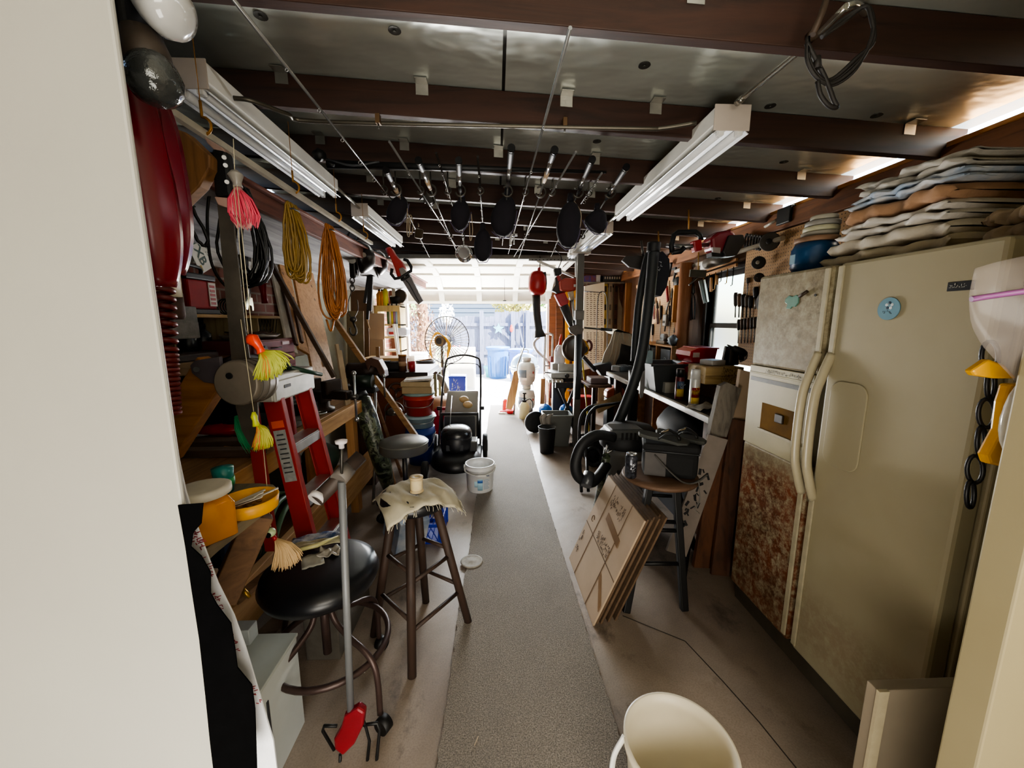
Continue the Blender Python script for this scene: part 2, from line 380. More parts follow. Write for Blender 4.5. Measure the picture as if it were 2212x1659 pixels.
# ---------------------------------------------------------------- window in the right wall
mb = MB(); fx = 2.235
for a_, b_ in (((fx, WY0-.05, WZ0-.05), (2.36, WY0, WZ1+.05)), ((fx, WY1, WZ0-.05), (2.36, WY1+.05, WZ1+.05)), ((fx, WY0, WZ1), (2.36, WY1, WZ1+.05)), ((fx, WY0, WZ0-.05), (2.36, WY1, WZ0))): mb.bb(a_, b_)
DKW = wood('#2f241d', '#1a130f', 'z')
win = struct('window_1', mb, DKW, bev=.004)
zm = (WZ0+WZ1)/2 - .02
mb = MB()
for z0, z1, x in ((WZ0, zm+.02, 2.275), (zm-.02, WZ1, 2.30)):
    for a_, b_ in (((x, WY0, z0), (x+.03, WY0+.045, z1)), ((x, WY1-.045, z0), (x+.03, WY1, z1)), ((x, WY0, z0), (x+.03, WY1, z0+.045)), ((x, WY0, z1-.045), (x+.03, WY1, z1))): mb.bb(a_, b_)
struct('sash', mb, DKW, bev=.003, parent=win)
m_, nt, bs = base('dirty_glass'); bs.inputs['Base Color'].default_value = (.5, .56, .56, 1); bs.inputs['Transmission Weight'].default_value = 1; bs.inputs['Roughness'].default_value = .35; bs.inputs['IOR'].default_value = 1.05
DGL = m_
mb = MB().bb((2.288, WY0+.04, WZ0+.04), (2.291, WY1-.04, zm)).bb((2.313, WY0+.04, zm), (2.316, WY1-.04, WZ1-.04)); struct('pane', mb, DGL, parent=win)
# studs and the rough pole beside the window
for i, (y, w) in enumerate(((4.62, .05), (5.9, .05), (6.5, .05))):
    mb = MB().bb((2.16, y, 0), (2.25, y+w, 2.14)); struct('wall_stud', mb, wood('#a5713f', '#6d4522', 'z'))
pp = [(2.1, 4.33, z) for z in (0, .5, 1., 1.5, 2.14)]
struct('wall_post', MB().tube(pp, [.075, .07, .073, .068, .07], 14), wood('#a8714a', '#6f4123', 'z', .7))
# ---------------------------------------------------------------- overhead door, mostly rolled up
DW = mat('#e4e2d6', .5, 0, .06); segs = [(7.12, 1.85), (6.98, 2.06), (6.56, 2.27), (5.95, 2.335), (5.3, 2.345)]
door = None
for (y0, z0), (y1, z1) in zip(segs, segs[1:]):
    mb = MB(); mb.bar((-.335, y0, z0), (-.335, y1, z1), 2.66, .006)
    t = V((0, y1-y0, z1-z0)).normalized(); nrm = V((0, -t.z, t.y)); nrm = nrm if nrm.z < 0 or nrm.y < 0 else -nrm
    def off(f, d): return V((0, y0+(y1-y0)*f, z0+(z1-z0)*f)) + nrm*d
    for f in (.05, .95): c = off(f, .018); mb.bar((-1.66, c.y, c.z), (.99, c.y, c.z), .05, .03, up=nrm)
    for x in (-1.6, -.96, -.3, .34, .93): mb.bar(V((x, 0, 0))+off(.03, .02), V((x, 0, 0))+off(.97, .02), .09, .03, up=nrm)
    if door is None: door = struct('door_1', mb, DW)
    else: struct('door_section', mb, DW, parent=door)
for x in (-1.68, 1.01):
    mb = MB().bar((x, 5.0, 2.3), (x, 6.75, 2.25), .03, .06); mb.tube(spline([(x, 6.75, 2.25), (x, 6.98, 2.2), (x, 7.1, 2.06), (x, 7.13, 1.85)], 5), .025, 8); mb.bar((x, 7.13, 1.86), (x, 7.13, 0), .05, .03, up=(0, 1, 0))
    struct('door_track', mb, metal('#c9c9c4', .4), parent=door)
mb = MB().bar((-1.75, 5.25, 2.335), (1.05, 5.25, 2.335), .05, .05); struct('door_rail', mb, mat('#77756c', .5), parent=door)
mb = MB().bar((-1.75, 6.4, 2.33), (1.05, 6.4, 2.33), .12, .03).bar((-1.75, 6.75, 2.215), (1.05, 6.75, 2.215), .10, .025); struct('door_strut', mb, mat('#8f8d82', .5), parent=door)
mb = MB().bb((-1.66, 7.16, 0), (-1.6, 7.3, 2.3)).bb((.93, 7.16, 0), (.99, 7.3, 2.3)).bb((-1.66, 7.16, 2.28), (.99, 7.3, 2.34)); struct('door_frame', mb, WHT, parent=door)
mb = MB().tube(spline([(.14, 6.6, 2.2), (.14, 6.62, 2.0), (.143, 6.6, 1.86)], 4), .004, 5).ell((.143, 6.6, 1.85), (.03, .012, .012)); struct('pull_cord', mb, DGREY, parent=door)
# rubble of cracks in the slab: a long thin joint on the right
mb = MB()
for pts in ([PZ(x, y, .001) for x, y in ((1345, 1330), (1480, 1385), (1560, 1470), (1640, 1560), (1720, 1659))],):
    for p, q in zip(pts, pts[1:]): mb.bar(p, q, .004, .002)
struct('floor_crack', mb, mat('#3b332c', .9))
# ================================================================ LEFT SIDE, NEAR THE EYE
Yw = .63
# torn black roofing felt and white house wrap on the edge of the left panel
L = [(386, 1090), (402, 1180), (415, 1270), (432, 1380), (445, 1500), (455, 1600), (462, 1659)]
Rr = [(440, 1086), (436, 1130), (418, 1150), (414, 1180), (436, 1200), (456, 1235), (456, 1280), (470, 1305), (500, 1345), (508, 1395), (514, 1440), (545, 1478), (552, 1530), (556, 1659)]
mb = MB(); pts = [P(x, y, .606) for x, y in L] + [P(x, y, .606) for x, y in reversed(Rr)]; mb.prism(pts, (0, -.002, 0)); solo('torn_roofing_felt', 'torn strip of black roofing felt hanging off the white wall edge', 'roofing felt', mb, mat('#060607', 1.0, 0, .3, 30, .1))
mb = MB(); pts = [P(x, y, .645) for x, y in ((368, 950), (384, 985), (400, 1060), (412, 1100), (440, 1180), (470, 1260), (505, 1330), (530, 1400), (560, 1500), (590, 1600), (600, 1680), (520, 1680), (455, 1400), (400, 1100))]
mb.prism(pts, (0, .003, 0)); w_ = T('house_wrap', 'white printed house wrap peeking out behind the torn black felt', 'house wrap'); w_.part('sheet', mb, mat('#dcdde0', .5, 0, .1, 20, .2))
mb = MB()
for x, y, s_ in ((417, 1150, .012), (421, 1162, .012), (447, 1225, .01), (470, 1300, .01), (505, 1390, .01), (548, 1500, .01)): scrib(mb, Matrix.Translation(P(x, y, .6445)) @ rotm(pi/2, 0, 0).to_4x4() @ Matrix.Rotation(radians(-70), 4, 'Z'), s_*4, s_*1.3, 1, int(x), .0006)
w_.part('print_marks', mb, mat('#a33b46', .6), kind='stuff'); w_.done()
# black junction box, floodlights, at the top of the wall edge
t = T('floodlight', 'outdoor floodlight with white bulb and dark grey lens bulb high on the left wall edge', 'floodlight')
Y = .72; a = P(248, -40, Y); b = P(308, 92, Y)
bx = t.part('junction_box', MB().bb((a.x-.05, Y-.03, b.z), (b.x, Y+.05, a.z+.06)), BLK, bev=.006)
c = P(345, 20, Y)
t.part('white_bulb', MB().lathe(P(300, -12, Y), [(.015, -.03), (.018, 0), (.034, .03), (.039, .052), (.035, .068), (.02, .078), (0, .08)], axis=(.85, -.1, -.45), n=24), mat('#a9a8a4', .12, 0, .1, coat=.5), label='white bulb')
t.part('lens_bulb', MB().lathe(P(322, 122, Y), [(.016, -.02), (.022, .0), (.034, .025), (.038, .045), (.033, .065), (.02, .076), (0, .08)], axis=(.28, -.25, -.93), n=24), mat('#4c4e4c', .08, .5, .35, 25, .3), label='dark grey lens bulb')
t.part('socket', MB().lathe(P(300, 80, Y), [(.03, 0), (.034, .03), (.03, .06)], axis=(.3, -.1, -1), n=16), mat('#3a3026', .6)); t.done()
# glossy red plastic shell and its coiled hose
Y = .8
M = Matrix.Translation(P(308, 350, Y))
def hull(u, v):
    z = .225*(1-2*v); w = .043*(1-.75*abs(2*v-1)**3.2)*(.72+.35*v); a = pi*(u-.5)*1.1
    return M @ V((-.005 + .018*v + w*sin(a), -.05*cos(a)*(1-.5*abs(2*v-1)**4), z))
t = T('red_plastic_shell', 'glossy red plastic shell hanging beside the white wall above the coiled hose', 'plastic shell')
t.part('shell', MB().grid(hull, 16, 30, .004), mat('#74121f', .25, 0, .15, 4, 0))
def hull2(u, v):
    z = .15 - .36*v; w = .04*(1-.8*abs(2*v-1)**3); a = pi*(u-.5)*1.1
    return P(338, 350, Y+.03) + V((w*sin(a)+.012*v, -.055*cos(a)*(1-.5*abs(2*v-1)**4), z))
t.part('side_lobe', MB().grid(hull2, 14, 26, .004), mat('#661020', .22, 0, .15, 4, 0)); t.done()
pts = []; n = 520
for i in range(n):
    f = i/(n-1); c = P(347+18*f, 590+310*f, .95); r = .02 if f > .04 else .01+.4*f; k = 17 if f < .55 else 26; a = 2*pi*(17*min(f, .55) + 30*max(0, f-.55))
    pts.append(c + V((r*cos(a), r*sin(a), 0)))
solo('coiled_air_hose', 'dark red coiled air hose hanging below the red plastic shell', 'hose', MB().tube([P(343, 560, .95), P(352, 580, .95)] + pts, .0065, 6), mat('#6b1d1c', .35, 0, .2))
p = P(325, 600, 1.0); solo('cream_tube', 'cream coloured tube behind the coiled red hose', 'tube', MB().cyl(P(325, 560, 1.05), P(335, 640, 1.05), .055, n=20), mat('#d8d0b4', .5))
p = P(352, 662, 1.08); solo('brown_can', 'dark brown can below the cream tube behind the red hose', 'can', MB().lathe(P(352, 690, 1.1), [(.045, 0), (.05, .01), (.05, .07), (.04, .075)]), mat('#4a3226', .5))
# wooden brackets holding the shelf and the hanging rod
Y = 1.22
mb = MB(); mb.prism([P(x, y, Y) for x, y in ((338, 262), (400, 285), (452, 335), (452, 362), (430, 402), (376, 455), (345, 470))], (0, .04, 0)); solo('wooden_gusset', 'brown wooden gusset board under the rafters behind the red shell', 'wooden bracket', mb, wood('#8a6238', '#5d3e20', 'z'), bev=.004)
mb = MB(); mb.bar(P(352, 975, 1.22), P(470, 790, 1.22), .05, .1, up=(1, 0, .5)); solo('diagonal_brace', 'diagonal light brown timber brace rising beside the red hose', 'timber brace', mb, wood('#a8743c', '#744820', 'x'), bev=.004)
# white hanging rod along the left
ra, rb = PX(440, 287, -1.0), PX(803, 526, -1.0)
t = T('hanging_rod', 'long pale metal rod slung along the left under the rafters', 'rod'); t.part('rod', MB().bar(ra-V((0, .25, 0)), rb, .022, .022), mat('#c9c3b2', .4, .3))
HK = mat('#a8762f', .4, .4)
for f in (.0, .33, .62, .9):
    c = ra.lerp(rb, f); t.part('hook', MB().tube([c+V((.0, .0, .32)), c+V((0, 0, .07))], .0016, 5).tube([c+V((.0, .0, .10))] + [c+V((0, 0, .06))] + arc(c+V((0, 0, .022)), .028, pi/2, -pi*.7, 8, (1, 0, 0)), .005, 6), HK)
t.done()
# machete
Y = 1.27; hd = P(470, 372, Y); tip = P(553, 975, Y)
t = T('machete', 'long grey bladed machete with black riveted handle hanging from the rod', 'machete')
t.part('handle', MB().prism([P(x, y, Y-.018) for x, y in ((455, 318), (488, 325), (496, 385), (500, 422), (462, 425), (458, 380))], (0, .036, 0)), BLK, bev=.01)
bl = [(468, 425), (500, 432), (508, 520), (518, 600), (528, 700), (540, 780), (556, 860), (558, 930), (553, 978), (540, 962), (522, 930), (509, 880), (500, 780), (488, 650), (478, 540)]
t.part('blade', MB().prism([P(x, y, Y-.0025) for x, y in bl], (0, .005, 0)), mat('#6d675e', .5, .55, .25, 14))
t.part('bolster', MB().prism([P(x, y, Y-.014) for x, y in ((462, 424), (501, 428), (500, 452), (470, 442))], (0, .028, 0)), mat('#c6a698', .5, .2), label='pale pinkish bolster', bev=.003)
t.part('pommel', MB().prism([P(x, y, Y-.014) for x, y in ((440, 294), (480, 318), (488, 330), (470, 332), (446, 308))], (0, .028, 0)), mat('#b79a8d', .5, .2), label='pale pinkish pommel', bev=.003)
for x, y in ((484, 340), (487, 357), (490, 393)): t.part('rivet', MB().cyl(P(x, y, Y-.022), P(x, y, Y-.016), .006, n=12), STEEL)
t.done()
# tin reel in front of the blade
Y = 1.12; o = P(508, 828, Y); AX = V((.06, 1, -.03)).normalized()
t = T('tin_drum', 'round grey brown tin drum with a mounting lug hanging in front of the machete', 'tin drum')
t.part('drum', MB().lathe(o, [(.060, 0), (.064, .003), (.066, .012), (.066, .095), (.062, .1)], axis=AX, n=40), mat('#80776a', .5, .35, .25, 10), bev=.001)
for h in (.02, .05, .08): t.part('band', MB().lathe(o, [(.0663, h), (.068, h+.003), (.0663, h+.006)], axis=AX, n=40), mat('#5d564c', .5, .4))
t.part('mounting_lug', MB().prism([P(x, y, Y+.045) for x, y in ((410, 790), (420, 779), (475, 770), (480, 832), (440, 826), (414, 806))], (0, .012, 0)), mat('#6b6468', .45, .5), bev=.002)
t.part('lug_hole', MB().cyl(P(424, 798, Y+.040), P(424, 798, Y+.046), .008, n=12), BLK)
hp = P(496, 812, Y-.002); t.part('hub', MB().cyl(hp, hp-V((0, .004, 0)), .009, n=14), BLK)
mb = MB()
for k in range(3):
    for q in range(9):
        a = radians(26+3.1*q); r_ = .0668; c = o + AX*(.03+.014*k) + V((r_*cos(a), 0, r_*sin(a))); mb.box(c, (.001, .009, .0028 if q % 3 else .0015), rotm(0, -a, 0))
t.part('label_marks', mb, mat('#2c2924', .6), kind='stuff'); t.done()
# fishing jigs on lines
def skirt(mb, top, L, spread, ax, n=70, seed=1, bend=.0):
    r = random.Random(seed); ax = V(ax).normalized(); x = ax.orthogonal().normalized(); y = ax.cross(x)
    for _ in range(n):
        a = r.uniform(0, 2*pi); q = sqrt(r.random()); d = x*cos(a)+y*sin(a); l = L*r.uniform(.82, 1.05)
        p = [top + d*.004, top + ax*l*.35 + d*spread*q*.8, top + ax*l*.75 + d*spread*q*1.05, top + ax*l + d*spread*q*(1-bend)]
        mb.tube(p, [.0016, .0022, .002, .0007], 4)
    return mb
def jig(label, ys, headcol, cols, hx, hy, tx, ty, spread, Y, eye=False, bend=.3):
    t = T('fishing_jig', label, 'fishing jig', 'fishing jigs hanging on lines'); h = P(hx, hy, Y); e = P(tx, ty, Y); ax = e-h; L = ax.length
    if eye:
        t.part('head', MB().ell(h, (.019, .019, .019)), mat('#b9cba0', .3)); hd = t.parts[-1][0]; t.part('eye', MB().cyl(h+V((0, -.0165, -.003)), h+V((0, -.020, -.003)), .009, n=16), BLKG, parent=hd)
        t.part('collar', MB().cyl(h+ax*.1, h+ax*.2, .008), RED)
    else:
        t.part('head', MB().tube([h-ax*.28, h-ax*.18, h, h+ax*.1], [.008, .019, .010, .012], 12), mat(headcol, .3, 0, .1))
    for k, c in enumerate(cols): t.part('skirt', skirt(MB(), h+ax*.08 + V((.004*(k-.5), -.002*k, 0)), L*.9, spread*(1 if k == 0 else .75), ax + V(((.0 if len(cols) == 1 else (k-.5)*-.15)*L, 0, 0)), 150, k+int(hx), bend), mat(c, .5, 0, .15), label=None)
    t.part('line', MB().tube([P(tx*0+hx-8, ys, Y), h-ax*.25], .0011, 4), mat('#cfc3a0', .4)); return t.done()
jig('pink and white feathered fishing jig, topmost of the hanging jigs', 300, '#8f8a82', ('#e05068', '#e8a8a4'), 512, 396, 532, 492, .034, 1.12)
t = T('fishing_jig', 'yellow green fishing jig with orange red head beside the tin drum', 'fishing jig', 'fishing jigs hanging on lines'); Y = 1.04
t.part('head', MB().tube([P(536, 726, Y), P(545, 733, Y), P(556, 744, Y), P(562, 754, Y), P(566, 762, Y)], [.008, .017, .011, .009, .012], 12), mat('#e8421a', .25, 0, .1))
def fan(a0, a1, r0, r1, c, seed, n=140):
    r = random.Random(seed); mb = MB(); o = P(c[0], c[1], Y)
    for _ in range(n):
        a = radians(r.uniform(a0, a1)); L = r.uniform(r0, r1); bx = r.uniform(-.006, .01); 
        d = V((cos(a), r.uniform(-.2, .2), -sin(a)))
        mb.tube([o, o+d*L*.5+V((bx*.4+.006, 0, .007)), o+d*L*.85+V((bx, 0, 0)), o+d*L+V((bx-.004, 0, -.006))], [.002, .0026, .0024, .001], 4)
    return mb
t.part('core', MB().ell(P(577, 778, Y)+V((0, .008, 0)), (.024, .014, .03), rotm(0, radians(-35), 0)), mat('#a9b044', .6)); t.part('skirt', fan(15, 105, .06, .075, (564, 757), 3, 220), mat('#b3b84a', .5, 0, .15)); t.part('skirt', fan(66, 84, .055, .07, (562, 757), 4, 50), mat('#d98a35', .5), label='orange strands')
t.part('line', MB().tube([P(505, 400, Y), P(536, 722, Y)], .0011, 4), mat('#cfc3a0', .4)); t.part('line', MB().tube([P(512, 400, Y), P(545, 726, Y)], .0011, 4), mat('#cfc3a0', .4)); t.done()
t = T('fishing_jig', 'yellow and orange striped fishing jig hanging beside the red ladder', 'fishing jig', 'fishing jigs hanging on lines'); Y = 1.08
t.part('head', MB().tube([P(548, 890, Y), P(549, 900, Y), P(551, 908, Y), P(554, 920, Y)], [.004, .009, .007, .010], 10), mat('#c9d23a', .3))
t.part('core', MB().ell(P(565, 940, Y)+V((0, .008, 0)), (.019, .012, .028), rotm(0, radians(-12), 0)), mat('#b9b648', .6)); t.part('skirt', fan(60, 98, .06, .072, (556, 914), 5, 150), mat('#c3c04e', .5)); t.part('skirt', fan(82, 100, .06, .072, (554, 914), 6, 60), mat('#dd8440', .5), label='orange strands')
t.part('line', MB().tube([P(520, 690, Y), P(548, 890, Y)], .0011, 4), mat('#cfc3a0', .4)); t.done()
t = T('fishing_jig', 'tan bristle fishing jig with a pale green eyed head hanging over the black padded stool', 'fishing jig', 'fishing jigs hanging on lines'); Y = 1.1; h = P(585, 1150, Y)
hd = t.part('head', MB().ell(h, (.014, .014, .014)), mat('#b9cba0', .3)); t.part('eye', MB().cyl(h+V((.0, -.012, -.002)), h+V((0, -.0155, -.002)), .008, n=16), BLKG, parent=hd)
t.part('collar', MB().cyl(P(590, 1158, Y), P(596, 1166, Y), .006), RED); t.part('core', MB().ell(P(608, 1195, Y)+V((0, .008, 0)), (.022, .014, .036), rotm(0, radians(-20), 0)), mat('#bfa074', .6)); t.part('skirt', fan(40, 98, .075, .1, (594, 1162), 8, 260), mat('#d2b283', .6)); t.part('line', MB().tube([P(568, 960, Y), P(585, 1138, Y)], .0011, 4), mat('#cfc3a0', .4)); t.done()
# ================================================================ LEFT WALL: HANGING COILS, SHELF, BRICKWORK
def coil(label, name, cat, px, y0, y1, w, Y, X_, col, n, r, seed, tail=None, group='coiled cords hanging on the left'):
    rr = random.Random(seed); top = P(px, y0, Y); bot = P(px+3, y1, Y); H = (top-bot).length; W = S(w, Y)/2; mb = MB()
    for k in range(n):
        q = rr.uniform(.3, 1.0); h = H*rr.uniform(.86, 1.0); ph = rr.uniform(-.03, .03); dy = rr.uniform(-.03, .03); pts = []
        for i in range(28):
            a = 2*pi*i/28; z = -h/2*(1-cos(a)); tt = (1-cos(a))/2
            pts.append(top + V((W*q*sin(a)*(.35+.75*tt) + ph*tt + rr.uniform(-.003, .003), dy + .02*sin(a+k), z)))
        mb.tube(pts, r, 5, closed=True)
    if tail: mb.tube(spline([P(x, y, Y) for x, y in tail], 5), r, 5)
    t = T(name, label, cat, group); t.part('coil', mb, mat(col, .4, 0, .25)); 
    t.part('tie', MB().tube([top+V((-.02, -.03, -.03)), top+V((0, -.04, -.035)), top+V((.02, -.03, -.03)), top+V((.02, .03, -.03)), top+V((-.02, .03, -.03))], .004, 5, closed=True), DGREY); t.done()
coil('olive yellow extension cord coil hanging from the rod', 'extension_cord', 'cord', 630, 440, 612, 46, PX(630, 440, -1.0).y, -1, '#9a7a34', 16, .0055, 1)
coil('orange extension cord coil hanging from the rod, longest of the coils', 'extension_cord', 'cord', 712, 487, 690, 50, PX(712, 487, -1.0).y, -1, '#a8641c', 30, .0062, 2, [(705, 690), (715, 715), (722, 690)])
coil('thick black cable coil hanging behind the machete', 'black_cable', 'cable', 518, 400, 620, 120, 1.75, -1, '#101012', 14, .006, 3, [(455, 400), (448, 470), (455, 560), (480, 610), (520, 640)])
coil('small black hose loop hanging behind the red shell', 'black_cable', 'cable', 390, 420, 540, 26, 1.45, -1, '#161618', 6, .006, 4)
# shelf on the brick wall with a row of small things
XW = -1.9
def onx(px, py, X): return PX(px, py, X)
a = onx(378, 668, -1.72); b = onx(552, 676, -1.72)
t = T('wall_shelf', 'pale wooden board shelf on the brick wall holding the red lantern', 'shelf'); z = 1.545
t.part('board', MB().bb((-1.92, 2.1, z-.02), (-1.70, 3.22, z)), wood('#c2a066', '#94713c', 'y'), bev=.002); t.done()
# cubby box below it: two black lined compartments
t = T('cubby_box', 'black lined cubby box with pale edges under the wall shelf', 'cubby box'); z0 = 1.33
t.part('back', MB().bb((-1.92, 2.1, z0), (-1.9, 3.2, z-.02)), BLK)
for y in (2.12, 2.62, 2.86, 3.18): t.part('divider', MB().bb((-1.9, y, z0), (-1.70, y+.012, z-.021)), wood('#b3a27c', '#7b6a48', 'z'))
t.part('floor_board', MB().bb((-1.9, 2.1, z0-.012), (-1.70, 3.2, z0)), BLK); t.done()
for k, y in enumerate((2.2, 2.34, 2.46, 2.95)):
    t = T('black_jar', 'small black bottle standing in the cubby box', 'bottle', 'black bottles in the cubby box'); c = V((-1.8, y, z0)); t.part('body', MB().lathe(c, [(.04, 0), (.045, .01), (.045, .1), (.02, .125), (.02, .14)]), mat('#1a2028', .3)); t.part('cap', MB().lathe(c+V((0, 0, .14)), [(.022, 0), (.022, .02)]), BLK); t.done()
mb = MB()
for i in range(7):
    for s_ in (-1, 1): mb.tube([(-1.74, 2.88+.04*i, z0), (-1.74, 2.88+.04*i+s_*.06, z0+.19)], .003, 4)
solo('wire_lattice', 'dark wire lattice grille in the end of the cubby box', 'grille', mb, DSTEEL)
# red jump starter / lantern
c = V((-1.80, 2.42, z)); t = T('red_lantern_box', 'dark red box lantern with black carry handle on the wall shelf', 'lantern')
t.part('body', MB().bb(c+V((-.06, -.11, .03)), c+V((.06, .11, .2))), mat('#a00a0a', .7), bev=.012); t.part('base', MB().bb(c+V((-.07, -.12, 0)), c+V((.07, .12, .03))), BLK, bev=.005)
t.part('top', MB().bb(c+V((-.065, -.12, .2)), c+V((.065, .12, .235))), BLK, bev=.008); t.part('handle', MB().tube(spline([c+V((0, -.09, .23)), c+V((0, -.08, .28)), c+V((0, .08, .28)), c+V((0, .09, .23))], 4), .011, 8), BLK)
lp = t.part('label_plate', MB().bb(c+V((.06, .05, .05)), c+V((.064, .11, .19))), mat('#d8cfc4', .5), label='white label plate'); mb = MB()
for k in range(5): mb.bb(c+V((.0642, .058, .06+.025*k)), c+V((.0648, .1, .075+.025*k)))
t.part('label_marks', mb, RED, parent=lp); t.done()
# green pot holders
mb = MB(); c = V((-1.79, 2.72, z))
for k in range(6): mb.tube(arc(c+V((0, .026*k-.04, .055)), .05, 0, 2*pi, 14, (1, 0, 0), (0, 0, 1))[:-1], .005, 5, closed=True)
solo('wire_spool_rack', 'row of dark green wire rings on the wall shelf', 'wire rings', mb, mat('#24352b', .5))
# adjustable wrench and red pipe wrench on the wall
def wrench(px, py0, py1, X, label, m_, cat='wrench', w=.03):
    t = T('wrench', label, cat); a = onx(px, py0, X); b = onx(px, py1, X); d = (b-a); t.part('shank', MB().bar(a, b, .012, w*.7, up=(0, 1, 0)), m_, bev=.003)
    M = basis(b, d.normalized(), (0, 1, 0)); mb = MB()
    pts = [(-.03, -.03), (.02, -.05), (.075, -.045), (.075, -.02), (.035, -.012), (.035, .02), (.07, .03), (.065, .05), (.02, .045), (-.03, .03)]
    mb.prism([M @ V((x, 0.007, y)) for x, y in pts], M.to_3x3() @ V((0, -.014, 0))); t.part('jaw', mb, m_, bev=.003); t.done()
wrench(538, 540, 650, -1.86, 'large chrome adjustable wrench hanging behind the jig lines', CHROME, w=.045)
t = T('pipe_wrench', 'red handled pipe wrench hanging on the brick wall', 'pipe wrench'); a = onx(566, 612, -1.86); b = onx(573, 655, -1.86)
t.part('handle', MB().tube([a, a.lerp(b, .5), b], [.03, .022, .026], 8), RED, bev=0); t.part('jaw', MB().box(a+V((0.02, 0, .03)), (.03, .07, .05)), DSTEEL, bev=.004); t.done()
for k, (px, l) in enumerate(((505, 'steel rod tool hanging on the brick wall behind the black cable'), (528, 'slim steel bar tool hanging next to the chrome wrench'))):
    t = T('steel_tool', l, 'hand tool'); a = onx(px, 545, -1.87); b = onx(px+4, 640, -1.87); t.part('shaft', MB().tube([a, b], .012, 8), STEEL); t.part('grip', MB().tube([a, a.lerp(b, .4)], .018, 8), DGREY); t.done()
# licence plates
def plate(cx, cy, X, rot, label, txt, name='license_plate'):
    c = onx(cx, cy, X); M = Matrix.Translation(c) @ Matrix(((0, 0, 1, 0), (1, 0, 0, 0), (0, 1, 0, 0), (0, 0, 0, 1))) @ Matrix.Rotation(rot, 4, 'Z')
    t = T(name, label, 'license plate', 'license plates on the brick wall'); mb = MB(); w, h = .30, .152
    poly2(mb, M, [(-w/2+.015, -h/2), (w/2-.015, -h/2), (w/2, -h/2+.015), (w/2, h/2-.015), (w/2-.015, h/2), (-w/2+.015, h/2), (-w/2, h/2-.015), (-w/2, -h/2+.015)], .003)
    pl = t.part('plate', mb, mat('#d6d3c6', .4, 0, .1), bev=.001)
    if txt: t.part('lettering', MB().text(txt, .085, M @ Matrix.Translation((.03, -.012, .0022)), .0008, bold=True), mat('#234436', .5), parent=pl)
    t.part('state_name', scrib(MB(), M @ Matrix.Translation((.02, .058, .0022)), .2, .026, 1, 3, .0008), mat('#3c5a48', .5), parent=pl, kind='stuff')
    t.part('emblem', MB().cyl(M @ V((-.075, .0, .001)), M @ V((-.075, 0, .0035)), .016, n=14), RED2, parent=pl)
    t.part('sticker', poly2(MB(), M @ Matrix.Translation((.12, -.055, .002)), [(-.018, -.013), (.018, -.013), (.018, .013), (-.018, .013)], .001), mat('#b59a3e', .5), parent=pl); t.done()
plate(426, 532, -1.84, radians(-62), 'white license plate with green letters and a red dot, tilted on the brick wall', 'TXB')
plate(396, 545, -1.86, radians(35), 'white license plate lying behind the tilted green lettered plate', '')
mb = MB(); mb.bar(onx(393, 500, -1.8), onx(398, 610, -1.8), .015, .02, up=(0, 1, 0)); solo('dark_iron_bar', 'dark iron bar standing against the license plates', 'iron bar', mb, DSTEEL)
# stacked paint splattered blocks left of the cubby
for k, (y0, y1) in enumerate(((664, 692), (696, 728))):
    c = onx(352+6*k, (y0+y1)/2, -1.55); solo('mortar_block', ('upper' if k == 0 else 'lower') + ' of two grey mortar stained blocks behind the red hose', 'block', MB().bb(c+V((-.06, -.12, -.045)), c+V((.06, .13, .038))), mat('#8d8a84', .9, 0, .35, 20, .3), bev=.006)
# timber shelf beam on the wall with a dark plank
a = onx(385, 770, -1.6)
solo('timber_shelf', 'thick weathered timber shelf beam along the left wall below the cubby box', 'shelf', MB().bb((-1.92, 1.55, 1.235), (-1.55, 3.2, 1.30)), wood('#8d7452', '#5f4a30', 'y'), bev=.006)
solo('dark_plank', 'short dark brown plank lying on the timber shelf', 'plank', MB().bb((-1.72, 1.75, 1.301), (-1.57, 2.25, 1.335)), wood('#4a3934', '#2e211e', 'y'), bev=.004)
# boards leaning against the left wall
def lean(name, label, cat, p0, p1, w, th, m_, up=(0, 1, 0), group=None):
    return solo(name, label, cat, MB().bar(p0, p1, w, th, up=up), m_, group, bev=.003)
G_ = 'boards leaning on the left wall'
lean('plywood_board', 'wide pale plywood board leaning on the left wall behind the cords', 'board', PX(690, 800, -1.4)+V((0, .15, -.35)), PX(628, 545, -1.84)+V((0, .15, 0)), .02, .36, wood('#c09364', '#93683c', 'x'), group=G_)
lean('cream_board', 'pale cream painted board leaning in front of the plywood', 'board', PX(632, 760, -1.5), PX(592, 580, -1.8), .018, .10, mat('#d3cbb8', .6), group=G_)
lean('plywood_board', 'narrow tan board leaning between the cream board and the iron angle', 'board', PX(655, 760, -1.48), PX(610, 570, -1.8), .02, .12, wood('#b98a56', '#85592f', 'x'), group=G_)
lean('dark_board', 'narrow dark brown board leaning beside the tan board', 'board', PX(640, 745, -1.46), PX(606, 600, -1.75), .02, .03, wood('#4e3320', '#2b1a0e', 'x'), group=G_)
lean('dark_board', 'slim dark lath leaning right of the narrow tan board', 'board', PX(652, 740, -1.45), PX(625, 612, -1.75), .02, .025, wood('#5e4028', '#332010', 'x'), group=G_)
lean('iron_angle', 'long rusty brown angle iron leaning from the bench up to the soffit', 'angle iron', P(722, 815, 2.75), P(583, 565, 2.75), .03, .03, wood('#54402f', '#2c2018', 'x', knots=False), group=G_)
lean('grey_board', 'whitish scrap board leaning behind the red tool chest', 'board', PX(705, 790, -1.5), PX(668, 735, -1.62), .02, .09, mat('#a59a90', .7), group=G_)
